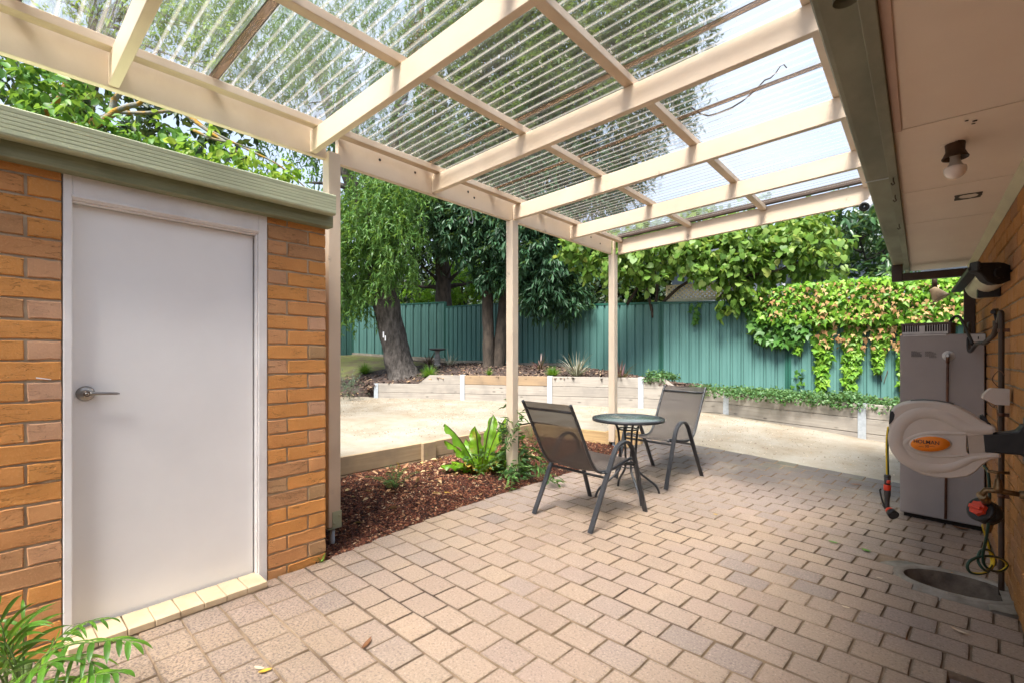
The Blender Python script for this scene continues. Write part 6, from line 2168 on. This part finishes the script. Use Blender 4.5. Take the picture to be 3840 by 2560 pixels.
def loft(mb, rings, cap0=True, cap1=True):
    n_ = len(rings[0]); o = len(mb.v)
    mb.add([p for r_ in rings for p in r_], [(i*n_+j, i*n_+(j+1) % n_, (i+1)*n_+(j+1) % n_, (i+1)*n_+j) for i in range(len(rings)-1) for j in range(n_)], smooth=True)
    if cap1: mb.f.append([o+(len(rings)-1)*n_+j for j in range(n_)]); mb.mi.append(mb.m); mb.sm.append(False)
    if cap0: mb.f.append([o+j for j in range(n_)][::-1]); mb.mi.append(mb.m); mb.sm.append(False)
b = MB()
loft(b, [ring_pts(.90,-.13), ring_pts(.965,-.115), ring_pts(1.0,-.08), ring_pts(1.0,-.015), ring_pts(.985,.002), ring_pts(.955,.010)])
body = b.build('body', M['reel'], reel)
# the swirl: a raised rounded band sweeping round the face and a sunken oval field
def band(mb, pts, w, h, base, n=10):
    P = smooth_path([rp(u, v, base) for u, v in pts], n)
    k = len(P); rows_ = []
    for i, p in enumerate(P):
        t = (P[min(i+1,k-1)]-P[max(i-1,0)]).normalized()
        s_ = t.cross(rn).normalized()
        f = i/(k-1)
        ww = w*(math.sin(math.pi*min(1, .12+f*.88))**.5)
        rows_.append([p + s_*ww*q + rn*(h*max(0, 1-q*q)**.7) for q in (-1,-.85,-.6,-.3,0,.3,.6,.85,1)])
    mb.grid(rows_)
b = MB()
band(b, [(1700,425),(1520,420),(1350,385),(1180,290),(1000,225),(840,215),(700,255),(590,340),(535,440),(520,560),(560,680),(660,790),(820,870),(1000,895),(1180,880),(1330,830),(1480,770),(1750,745)], .030, .008, .008)
b.build('swirl_band', M['reel'], body)
b = MB()
band(b, [(1380,470),(1200,465),(1000,462),(840,480),(700,530),(640,590),(690,650),(800,700),(950,735),(1150,745),(1380,735)], .012, .006, .008)
b.build('badge_surround', M['reel'], body)
def oval(cu, cv, au, av, n_, k=28): return [rp(cu+au*math.cos(math.tau*i/k), cv-av*math.sin(math.tau*i/k), n_) for i in range(k)]
b = MB(); loft(b, [oval(943,590,262,108,.008), oval(943,590,258,104,.017), oval(943,590,243,93,.020)], False); b.build('badge_plate', M['reel'], body)
b = MB(); loft(b, [oval(943,590,243,93,.019), oval(943,590,240,91,.0225), oval(943,590,120,46,.0245)], False); badge = b.build('badge', M['orange'], body)
Mt = Matrix(((ra.x, 0, rn.x, 0), (ra.y, 0, rn.y, 0), (0, 1, 0, 0), (0,0,0,1)))
def text_obj(txt, size, pos, mat, parent, bold=0.0, sx=1.0):
    cu = bpy.data.curves.new('lettering', 'FONT')
    cu.body = txt; cu.size = size; cu.align_x = 'CENTER'; cu.align_y = 'CENTER'; cu.extrude = .0004; cu.offset = bold
    tmp = bpy.data.objects.new('lettering', cu); COL.objects.link(tmp)
    dg = bpy.context.evaluated_depsgraph_get()
    me = bpy.data.meshes.new_from_object(tmp.evaluated_get(dg))
    bpy.data.objects.remove(tmp)
    me.transform(Matrix.Translation(pos) @ Mt @ Matrix.Diagonal((sx,1,1,1)))
    me.materials.clear(); me.materials.append(mat)
    o = bpy.data.objects.new('lettering', me); COL.objects.link(o); o.parent = parent
    off = Vector(); p = parent
    while p is not None: off += p.location; p = p.parent
    me.transform(Matrix.Translation(-off))
    return o
text_obj('HOLMAN', .0235, rp(893, 567, .0248), M['print'], reel, .00035, .93)
text_obj('30', .0155, rp(900, 617, .0246), M['print'], reel, .0002)
b = MB()
for (u0, u1) in ((800,865),(935,1000)):
    b.add([rp(u0,619,.0246), rp(u1,625,.0246), rp(u1,621,.0246), rp(u0,615,.0246)], [(0,1,2,3)])
b.build('badge_line', M['print'], reel)
# dark inserts, handle recess on top, bracket recess
b = MB(); loft(b, [[rp(u,v,-.10) for u,v in ((436,360),(452,195),(490,190),(518,235),(500,300),(470,340))], [rp(u,v,-.005) for u,v in ((432,360),(448,195),(490,190),(518,235),(500,300),(470,340))], [rp(u,v,.012) for u,v in ((440,350),(455,205),(488,198),(508,235),(494,295),(468,332))]]); b.build('hose_guide', M['black'], reel)
b = MB(); b.smooth = True
rows_ = []
for n_ in np.linspace(-.10, -.012, 6):
    rows_.append([rp(u, v-4-6*math.sin(math.pi*(n_+.10)/.088), n_) for u, v in ((700,78),(860,70),(1010,80),(1150,100),(1240,122))])
b.grid(rows_); b.build('carry_handle', M['black'], reel)
b = MB(); loft(b, [[rp(u,v,-.05) for u,v in ((1395,494),(1610,485),(1620,700),(1420,716))], [rp(u,v,.006) for u,v in ((1395,494),(1610,485),(1620,700),(1420,716))]]); b.build('recess', M['reel_dark'], reel)
# swivel bracket
b = MB(); loft(b, [[rp(u,v,-.07) for u,v in ((1590,480),(1720,470),(1900,462),(2010,440),(2050,400),(2070,372),(2130,368),(2150,780),(2100,760),(2040,730),(1880,718),(1720,700),(1610,690))],
                   [rp(u,v,.004) for u,v in ((1590,480),(1720,470),(1900,462),(2010,440),(2050,400),(2070,372),(2130,368),(2150,780),(2100,760),(2040,730),(1880,718),(1720,700),(1610,690))],
                   [rp(u,v,.012) for u,v in ((1600,492),(1720,482),(1900,476),(2020,455),(2060,410),(2080,385),(2120,380),(2140,768),(2100,745),(2040,716),(1880,704),(1720,688),(1616,680))]]); brk = b.build('wall_bracket', M['black'], reel)
b = MB(); wp_ = rp(2140, 580); b.box((HX-.016, wp_.y+.02, wp_.z-.10), (HX-.0008, wp_.y+.10, wp_.z+.10), .005); b.build('mounting_plate', M['black'], brk)
b = MB(); loft(b, [[rp(u,v,-.07) for u,v in ((1560,330),(1565,260),(1600,248),(1640,290),(1660,330))], [rp(u,v,-.02) for u,v in ((1560,330),(1565,260),(1600,248),(1640,290),(1660,330))]])
loft(b, [[rp(u,v,-.09) for u,v in ((1530,345),(1560,325),(1680,345),(1695,372),(1640,372))], [rp(u,v,.0) for u,v in ((1530,345),(1560,325),(1680,345),(1695,372),(1640,372))]]); b.build('lock_lever', M['black'], reel)
# scuffs stay as scratches in the plastic: thin dark marks
b = MB(); r_ = random.Random(4)
for (u, v, n_) in ((880,255,12),(1180,310,5),(800,460,6),(1330,520,8),(1000,920,9),(740,858,4),(1100,230,4)):
    for i in range(n_):
        a = r_.uniform(-.5,.7); L_ = r_.uniform(6,26); x, y = u+r_.uniform(-45,45), v+r_.uniform(-10,10)
        q = [rp(x, y, .0245), rp(x+L_*math.cos(a), y-L_*math.sin(a), .0245), rp(x+L_*math.cos(a)+1, y-L_*math.sin(a)+2.2, .0245), rp(x+1, y+2.2, .0245)]
        b.add(q, [(0,1,2,3)])
# (kept off the face: only where the band stands proud)

# hose hanging from the nose with its spray gun
hose = thing('garden_hose', rp(430, 400), 'short yellow and green striped hose end hanging from the reel nose', 'hose')
def striped(mb, path, r, n=12, k=8):
    P = smooth_path(path, k)
    o0 = len(mb.f)
    mb.tube(P, r, n)
    q = 0
    for i in range(o0, len(mb.f)):
        mb.mi[i] = 1 if (q % n) in (0, 1, 2, 3) else 0
        q += 1
b = MB(); hp0 = [rp(432,395,-.03), rp(415,520,-.03), rp(410,680,-.03), rp(412,820,-.03), rp(415,990,-.03)]
striped(b, hp0, .0068)
b.build('tube', [M['hose_green'], M['hose_yellow']], hose)
gun = thing('spray_gun', rp(415, 1100, -.03), 'black and orange hose spray gun hanging on the yellow striped hose', 'spray gun')
def rpg(u, v, n_=-.03): return rp(u, v, n_)
b = MB(); b.smooth = True
b.tube([rpg(414,985), rpg(414,1000), rpg(413,1020)], [.0115,.0145,.0145], 14); b.tube([rpg(413,1020), rpg(412,1110)], .0135, 14)
b.tube(smooth_path([rpg(412,1175), rpg(410,1260), rpg(408,1330), rpg(408,1385)], 4), [.0145,.0145,.0145,.0145,.0125,.0115,.011,.011,.0105,.0105,.011,.011,.011], 12)
b.build('grip', M['dark_metal'], gun)
b = MB(); b.tube([rpg(412,1108), rpg(412,1125), rpg(411,1160), rpg(411,1180)], [.0143,.0155,.0155,.0143], 14); b.tube([rpg(425,1085,-.018), rpg(430,1050,-.016)], [.008,.006], 8); b.tube([rpg(432,1070,-.014), rpg(448,1052,-.014)], .005, 7); b.build('collar', M['red_plastic'], gun)
b = MB(); b.tube(smooth_path([rpg(375,1365), rpg(350,1300), rpg(330,1220), rpg(322,1170), rpg(340,1160)], 4), .01, flat=(.019,.007,tuple(rn))); b.tube([rpg(370,1350), rpg(400,1400)], .010, 8); b.build('trigger', M['black'], gun)
hd = (rpg(500,1460,.02)-rpg(420,1400)).normalized()
b = MB(); b.tube([rpg(395,1385), rpg(425,1410,-.025), rpg(440,1425,-.02)], [.010,.012,.016], 12); b.build('neck', M['black'], gun)
b = MB(); b.tube([rpg(432,1415,-.023), rpg(462,1437,-.008)], [.0165,.0205], 16); b.build('head_ring', M['red_plastic'], gun)
b = MB(); b.tube([rpg(460,1436,-.009), rpg(498,1464,.010)], [.0215,.0235], 18); q = rpg(498,1464,.010); b.build('head', M['black'], gun)
b = MB(); b.tube([rpg(496,1462,.009), rpg(501,1466,.012)], [.017,.016], 16); b.build('nozzle_face', M['dark_metal'], gun)

# tap, timer and knotted hose on the house wall
tap_p = on_x(3240+1560/3.137, 1700+430/3.137, HX-.10)
tap = thing('garden_tap', (HX-.04, tap_p.y, tap_p.z), 'old brass garden tap on the house wall behind the hose reel', 'tap')
tz, ty = tap_p.z, tap_p.y
b = MB()
b.tube([(HX-.002, ty, tz-.004), (HX-.03, ty, tz-.004)], .018, 10); b.tube([(HX-.03, ty, tz-.004), (HX-.10, ty, tz), (HX-.135, ty, tz-.005), (HX-.150, ty, tz-.03)], [.011,.0125,.012,.012], 10)
b.lathe([(.017,-.005),(.019,.01),(.014,.03),(.012,.05),(.006,.055),(.005,.085)], 12, Matrix.Translation((HX-.095, ty, tz)))
b.build('body', M['brass'], tap)
b = MB(); b.tube([(HX-.13, ty-.006, tz+.085), (HX-.095, ty, tz+.082), (HX-.06, ty+.006, tz+.085)], [.007,.006,.007], 8); b.build('handle', M['brass'], tap)
timer = thing('tap_timer', (HX-.15, ty, tz-.10), 'black tap timer with a bright red dial hanging below the brass tap', 'tap timer')
tc_ = at(3240+1390/3.137, 1700+660/3.137, 2.30)
toc = Vector((-.62, -.66, .42)).normalized()
Mq = Matrix.Translation(tc_) @ toc.to_track_quat('Z', 'Y').to_matrix().to_4x4()
b = MB(); b.lathe([(.050,-.06),(.058,-.045),(.058,-.005),(.050,.0)], 12, Mq); b.lathe([(.054,0),(.060,.004),(.060,.014),(.052,.018)], 20, Mq); b.build('housing', M['black'], timer)
b = MB()
for i in range(1):
    n_ = 14; ring = []
    for j in range(n_):
        a = math.tau*j/n_; r_ = .038 if j % 2 else .032
        ring.append((r_*math.cos(a), r_*math.sin(a)))
    b.add([Mq @ Vector((x,y,.018)) for x,y in ring]+[Mq @ Vector((x*.92,y*.92,.036)) for x,y in ring], [(j,(j+1)%n_,n_+(j+1)%n_,n_+j) for j in range(n_)]+[tuple(range(n_,2*n_))])
    b.box((-.026,-.009,.036),(.026,.009,.050), .002, Mq)
b.build('dial', M['red_plastic'], timer)
b = MB(); t0 = Vector((HX-.150, ty, tz-.03)); b.tube([t0, t0.lerp(tc_ - toc*.03 + Vector((0,0,.05)), .8), tc_ - toc*.03 + Vector((0,0,.04))], [.017,.019,.018], 12)
lo_ = tc_ - toc*.035 - Vector((0,0,.05)); b.tube([lo_ + Vector((0,0,.02)), lo_, lo_ - Vector((0,0,.03)), lo_ - Vector((0,0,.045))], [.02,.021,.015,.011], 12); b.build('connector', M['brass'], timer)
kn = thing('knotted_hose', at(3690, 2110, 2.42), 'green and yellow hose tied in a loose knot under the tap', 'hose')
def k4(u, v, d=2.40): return at(3240+u/3.137, 1700+v/3.137, d)
b = MB()
striped(b, [k4(1405,140,2.36), k4(1450,190,2.33), k4(1470,300,2.30), k4(1478,480,2.28), k4(1470,700,2.27), k4(1455,880,2.28), k4(1430,1030,2.32), k4(1400,1170,2.37), k4(1410,1290,2.38), k4(1480,1360,2.40),
            k4(1590,1385,2.46), k4(1670,1340,2.50), k4(1680,1290,2.52), k4(1610,1230,2.47), k4(1500,1205,2.40), k4(1380,1205,2.38), k4(1260,1250,2.36), k4(1215,1320,2.36), k4(1250,1390,2.36), k4(1350,1410,2.37), k4(1440,1390,2.41),
            k4(1510,1330,2.44), k4(1530,1240,2.45), k4(1500,1160,2.45), k4(1440,1125,2.42), k4(1375,1140,2.41), k4(1345,1200,2.39), k4(1345,1270,2.36), k4(1390,1340,2.34), k4(1450,1370,2.37), k4(1505,1290,2.46), k4(1490,1180,2.47), k4(1460,1050,2.45), k4(1425,930,2.42), k4(1400,840,2.38)], .0066, 10, 5)
b.build('tube', [M['hose_green'], M['hose_yellow']], kn)

# ------------------------------------------------------------------ drain basin and timber pit cover in the paving
basin = thing('drain_basin', (.13, 3.605, 0), 'sunken oval concrete drain basin in the paving below the tap', 'drain')
b = MB()
n_ = 48
def ov(ax, ay, z, dx=0.0): return [(.15+dx+ax*math.cos(math.tau*i/n_)*(1.0), 3.605+ay*math.sin(math.tau*i/n_), z+.002*mnoise.noise(Vector((i*.7, ax*9, z*20)))) for i in range(n_)]
rings = [ov(.36,.285,-.05), ov(.36,.285,-.005), ov(.275,.205,-.003), ov(.274,.204,.006), ov(.266,.197,.012), ov(.238,.172,.011), ov(.226,.161,.002)]
b.smooth = True
loft(b, [[Vector(p) for p in r_] for r_ in rings], False, False)
b.build('rim', M['concrete'], basin)
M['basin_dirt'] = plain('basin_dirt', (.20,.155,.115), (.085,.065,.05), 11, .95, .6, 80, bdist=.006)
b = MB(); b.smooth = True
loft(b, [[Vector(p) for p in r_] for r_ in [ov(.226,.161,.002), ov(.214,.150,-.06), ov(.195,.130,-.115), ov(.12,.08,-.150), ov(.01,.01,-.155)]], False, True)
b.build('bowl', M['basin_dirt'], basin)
b = MB()
pad = [(.30, 3.345), (HX-.003, 3.345), (HX-.003, 3.83), (.24, 3.83)]
rows_ = []
for i in range(9):
    row = []
    for j in range(9):
        f, g = i/8, j/8
        x = (.26)*(1-f) + (HX-.003)*f; y = 3.345+(3.79-3.345)*g
        row.append((x, y, .004+.006*f+.004*mnoise.noise(Vector((x*30, y*30, 2)))))
    rows_.append(row)
b2 = MB()
V_ = {}
fs_ = []
for i in range(8):
    for j in range(8):
        q = [rows_[i][j], rows_[i+1][j], rows_[i+1][j+1], rows_[i][j+1]]
        cxq, cyq = sum(p[0] for p in q)/4, sum(p[1] for p in q)/4
        if cxq > .325 or ((cxq-.15)/.24)**2 + ((cyq-3.605)/.175)**2 > 1: fs_.append([(i,j),(i+1,j),(i+1,j+1),(i,j+1)])
for f in fs_:
    for k in f: V_.setdefault(k, len(V_))
b2.add([rows_[i][j] for (i, j) in V_], [[V_[k] for k in f] for f in fs_], True)
b2.build('apron', M['concrete'], basin)
pit = thing('drain_pit_cover', (.2, 2.5, 0), 'worn purple brown slatted cover over a drain pit at the bottom right', 'drain cover')
for i, x in enumerate((.115, .178, .241, .304)):
    b = MB(); b.box((x-.027, 2.14, -.035), (x+.027, 2.548-.004*i, -.004+.001*(i % 2)), .003); b.build('slat', M['slat'], pit)
b = MB(); b.box((.06, 2.10, -.14), (HX, 2.60, -.08)); b.build('pit', M['dark_hole'], pit)

# ------------------------------------------------------------------ lights, camera, hooks
bp = on_z(3340+650/2.688, 380+425/2.688, SZ)
bulb = thing('bulb_light', bp, 'bare frosted bulb in a brown batten holder on the eave lining', 'light')
b = MB(); b.lathe([(.030,0),(.031,-.006),(.030,-.010),(.029,-.030),(.031,-.036),(.038,-.052),(.041,-.056),(.040,-.060),(.036,-.056),(.026,-.040),(.02,-.036)], 24, Matrix.Translation(bp), False); b.build('holder', M['bakelite'], bulb)
b = MB(); b.lathe([(.032,-.0005),(.036,-.0008),(.034,-.0035)], 20, Matrix.Translation(bp+Vector((-.006,.004,0)))); b.build('base_ring', M['soffit'], bulb)
b = MB(); b.lathe([(.0165,-.034),(.0165,-.052),(.0155,-.054),(.0155,-.066),(.019,-.080),(.027,-.092)], 22, Matrix.Translation(bp), False); b.build('collar', M['bulb_neck'], bulb)
b = MB(); pr = [(.027,-.092)] + [(.0345*math.cos(a), -.104-.0345*math.sin(a)) for a in np.linspace(-.3, 1.56, 12)]; b.lathe(pr, 24, Matrix.Translation(bp), False); b.build('globe', M['bulb'], bulb)
fp_ = on_z(3300+845/4.126, 900+520/4.126, SZ)
flood = thing('spot_light', fp_, 'small cone shaped spot light hanging under the far end of the eave', 'light')
b = MB(); b.box((fp_.x-.03, fp_.y-.03, SZ-.02), (fp_.x+.03, fp_.y+.03, SZ-.0005), .004); b.tube([fp_+Vector((0,0,-.02)), fp_+Vector((.0,0,-.14))], .022, 10); b.build('mount', M['brown_pipe'], flood)
hd = Vector((.45,-.1,-.75)).normalized(); q = fp_+Vector((-.015,0,-.15))
b = MB(); b.lathe([(.03,0),(.036,.02),(.05,.06),(.072,.12),(.076,.124)], 20, Matrix.Translation(q) @ hd.to_track_quat('Z','Y').to_matrix().to_4x4()); b.build('shade', M['nest_dead'], flood)
ctv = thing('security_camera', at(3245, 770, 4.62), 'white bullet security camera under the far pergola beam by the gutter', 'camera')
p = at(3246, 772, 4.60); dirc = (at(3225, 782, 4.45)-at(3262, 748, 4.72)).normalized()
Mq = Matrix.Translation(p) @ dirc.to_track_quat('Z','Y').to_matrix().to_4x4()
b = MB(); b.lathe([(.0,-.11),(.03,-.11),(.040,-.10),(.046,-.06),(.047,.05),(.044,.06)], 20, Mq, False); b.tube([p - dirc*.08, p - dirc*.08 + Vector((.03,.06,.09))], .018, 10); b.build('body', M['cam_white'], ctv)
b = MB(); b.lathe([(.043,.058),(.043,.066),(.018,.067),(.018,.062),(.0,.062)], 20, Mq, False); b.build('face', M['black'], ctv)
b = MB(); b.lathe([(.013,.064),(.009,.071),(.0,.073)], 16, Mq, False); b.build('lens', M['glass'], ctv)
hk = on_x(1560+965/4.704, 600+870/4.704, BX-.02)
hook = thing('metal_hook', hk, 'thin bent wire hook hanging under the pergola beam', 'hook')
def hk4(u, v): return on_x(1560+u/4.704, 600+v/4.704, BX-.02)
b = MB(); b.tube(smooth_path([hk4(960,860), hk4(975,930), hk4(1000,1040), hk4(1002,1095), hk4(975,1120), hk4(945,1095), hk4(930,1050), hk4(920,1005)], 5), .0042, 8); b.build('wire', M['galv'], hook)
twig = thing('fallen_twig', on_z(2780, 340, 2.94), 'crooked dead twig lying on the clear roof sheets near the house', 'twig')
b = MB(); pts_ = []
for u, v in ((2592,405),(2625,428),(2655,437),(2690,428),(2745,405),(2785,380),(2815,355),(2850,322),(2868,303),(2890,295),(2910,275),(2925,252),(2940,245),(2950,257)):
    d = ray(u, v); zt = 2.918 + PSL*3.19
    t_ = (zt - CAM_H)/(d.z - PSL*d.x); q = Vector((0,0,CAM_H)) + d*t_; pts_.append(q + Vector((0,0,.004*random.random())))
b.tube(pts_, [.006*(1-.5*i/13) for i in range(14)], 6, wob=.3); b.build('stem', M['bark_dark'], twig)
def small_hook(u, v, k, lab):
    p = on_x(u, v, -.10); h = thing('eave_hook', p, lab, 'hook')
    b = MB(); b.tube(smooth_path([p+Vector((-.012,0,.03))+Vector((0,0,.0)), p+Vector((-.014,0,0)), p+Vector((-.02,-.01,-.025)), p+Vector((-.02,-.03,-.03)), p+Vector((-.02,-.04,-.015))], 4), .003, 6); b.build('wire', M['bakelite'], h)
zf = 2.075
for (u, v, lab) in ((3350, 670, 'upper rusty screw hook under the eave fascia'), (3357, 735, 'rusty screw hook under the eave fascia level with the white camera'), (3372, 843, 'lowest thin screw hook near the far end of the fascia')):
    p = on_z(u, v, zf); h = thing('eave_hook', p, lab, 'hook', group='screw hooks under the eave fascia')
    b = MB(); b.tube(smooth_path([p+Vector((0,0,.005)), p+Vector((0,.0,-.012)), p+Vector((.004,.008,-.022)), p+Vector((-.004,.02,-.024)), p+Vector((-.008,.022,-.014))], 4), .0028, 6); b.build('wire', M['bakelite'], h)
# scrape: white paint mark on the brick left of the door
wm = MB(); a_ = on_x(135, 1416, SX+.0025); c_ = on_x(192, 1422, SX+.0025)
wm.add([a_+Vector((0,0,.004)), c_+Vector((0,0,.002)), c_+Vector((0,0,-.001)), a_+Vector((0,0,-.002))], [(0,1,2,3)])
o = wm.build('paint_mark', M['white_paint'], shed)

# ------------------------------------------------------------------ birdbath
bb = at(1640, 1382, 13.2); bb.z = upper_z(bb.x, bb.y) + .0
bath = thing('birdbath', bb, 'small stone birdbath with a turned pedestal in front of the green fence', 'birdbath')
k = (at(1640,1380,13.2).z*0 + 1)
hgt = at(1640,1306,13.2).z - bb.z
s_ = hgt/.60
b = MB(); b.lathe([(.135*s_,-.02),(.135*s_,.03*s_),(.11*s_,.05*s_),(.085*s_,.10*s_),(.105*s_,.17*s_),(.115*s_,.24*s_),(.09*s_,.34*s_),(.065*s_,.43*s_),(.085*s_,.50*s_),(.10*s_,.53*s_)], 16, Matrix.Translation(bb)); b.build('pedestal', M['birdbath'], bath)
b = MB(); b.lathe([(.10*s_,.525*s_),(.22*s_,.54*s_),(.29*s_,.57*s_),(.29*s_,.60*s_),(.26*s_,.605*s_),(.18*s_,.575*s_),(.0,.565*s_)], 12, Matrix.Translation(bb), False); b.build('dish', M['birdbath_top'], bath)
tag_ = thing('trunk_thermometer', at(1441, 1260, 11.1), 'tiny pale strip fixed to the willow trunk', 'marker')
b = MB(); c_ = at(1438,1255,11.12); b.bar(c_+Vector((0,0,-.07)), c_+Vector((0,0,.07)), .03, .012, (0,0,1) if False else (SN,-CS,0)); b.bar(at(1445,1268,11.12)+Vector((0,0,-.06)), at(1445,1268,11.12)+Vector((0,0,.06)), .025, .012, (SN,-CS,0)); b.build('strip', M['cam_white'], tag_)

# ------------------------------------------------------------------ fallen leaves one can pick out
M['fallen_y'] = plain('yellow_fallen_leaf', (.62,.40,.05), (.45,.25,.03), 30, .6, .2, 60)
M['fallen_b'] = plain('brown_fallen_leaf', (.20,.085,.035), (.12,.05,.02), 30, .6, .2, 60)
M['fallen_g'] = plain('green_fallen_leaf', (.12,.26,.03), (.08,.18,.02), 30, .5, .2, 60)
M['fallen_p'] = plain('pale_fallen_leaf', (.62,.50,.36), (.46,.32,.2), 30, .6, .2, 60)
def fallen(u, v, ln, wd, az, mat, label, curl=.5, gz=None):
    p = on_ground(u, v) if gz is None else gz
    root = thing('fallen_leaf', p, label, 'leaf', group='fallen leaves lying about the yard')
    n = 8; b = MB(); b.smooth = True
    d = Vector((math.cos(az), math.sin(az), 0)); s_ = Vector((-d.y, d.x, 0))
    rows_ = []
    for k in range(n+1):
        f = k/n; w = wd*math.sin(math.pi*min(1, .06+f*.92))**.8*.5
        z = .006 + curl*ln*.35*(f-.45)**2*2
        c = Vector(p) + d*(f-.5)*ln + Vector((0,0,z))
        rows_.append([c - s_*w + Vector((0,0,curl*w*.7)), c, c + s_*w + Vector((0,0,curl*w*.7))])
    b.grid(rows_); b.build('blade', mat, root)
    return root
fallen(972, 2510, .05, .018, .4, M['fallen_p'], 'olive curled leaf touching a yellow leaf at the bottom of the paving')
fallen(995, 2520, .05, .022, 1.2, M['fallen_y'], 'bright yellow curled leaf at the bottom left of the paving')
fallen(1375, 2418, .085, .022, 2.1, M['fallen_b'], 'rusty brown slender leaf on the lower left paving')
fallen(3125, 2035, .06, .024, -.3, M['fallen_g'], 'larger of the two green leaves on the paving before the heater')
fallen(3248, 2068, .06, .03, -.6, M['fallen_g'], 'small green leaf on the paving nearer the drain basin', .8)
fallen(2683, 1930, .035, .02, .2, M['fallen_y'], 'small yellow leaf on the paving right of the near chair')
fallen(3600, 2372, .07, .018, -.5, M['fallen_p'], 'pale dry forked leaf on the paving above the slatted drain cover', .6)
fallen(3172, 2280, .035, .018, 0, M['fallen_p'], 'pale cupped leaf in the middle of the right paving')
fallen(3298, 2170, .03, .016, .1, M['fallen_p'], 'tiny whitish leaf on a joint left of the drain basin')
fallen(3212, 1818, .09, .035, .4, M['fallen_b'], 'dry brown leaf on the mossy paving near the gravel')
fallen(3178, 1932, .06, .014, -.2, M['fallen_b'], 'thin dark brown leaf on the pale paving left of the heater')
fallen(3605, 1985, .10, .03, -.3, M['fallen_b'], 'crumpled brown leaf against the foot of the heater', .9)
fallen(1680, 1850, .08, .03, .3, M['fallen_y'], 'yellow leaf lying on the red mulch in front of the big fern', .6, on_z(1680, 1850, .04))
fallen(1925, 1835, .06, .035, .6, M['fallen_g'], 'green leaf on the paving edge beside the creeper')
fallen(2785, 1620, .10, .05, .2, M['fallen_g'], 'green leaf on the pale gravel right of the far chair', .5, Vector((on_z(2905,1610,.13).x, on_z(2905,1610,.13).y, .125)))
r_ = random.Random(21)
litter = []
for (cx_, cy_, n, s_) in ((-3.95, 3.05, 60, .35), (-4.2, 3.6, 40, .25), (-3.6, 2.6, 30, .3), (-3.4, 4.6, 30, .6), (-9.9, 5.2, 40, .5), (-7.5, 7.9, 40, 1.2)):
    for i in range(n):
        x, y = r_.gauss(cx_, s_), r_.gauss(cy_, s_)
        if -4.55 < x < bed_x(y)-.05 and 1.5 < y < 5.8: litter.append((x, y, mulch_z(x, y)+.025))
        elif x < -7: litter.append((x, y, upper_z(x, y)+.02))
P_ = np.array(litter); n = len(P_)
o = leaves('leaf_litter', leaf_mat('dry_litter', [(.1,(.20,.09,.05)),(.4,(.42,.22,.12)),(.7,(.55,.40,.22)),(.9,(.60,.48,.10)),(.97,(.16,.25,.04))], .2, .7, .2), P_, rng.normal(size=(n,3))*np.array([1,1,.3]), rng.normal(size=(n,3))*.35+np.array([0,0,1]), .07*(1+.3*rng.normal(size=n).clip(-1,1)), .035, T_OVATE)
tag(o, kind='stuff')
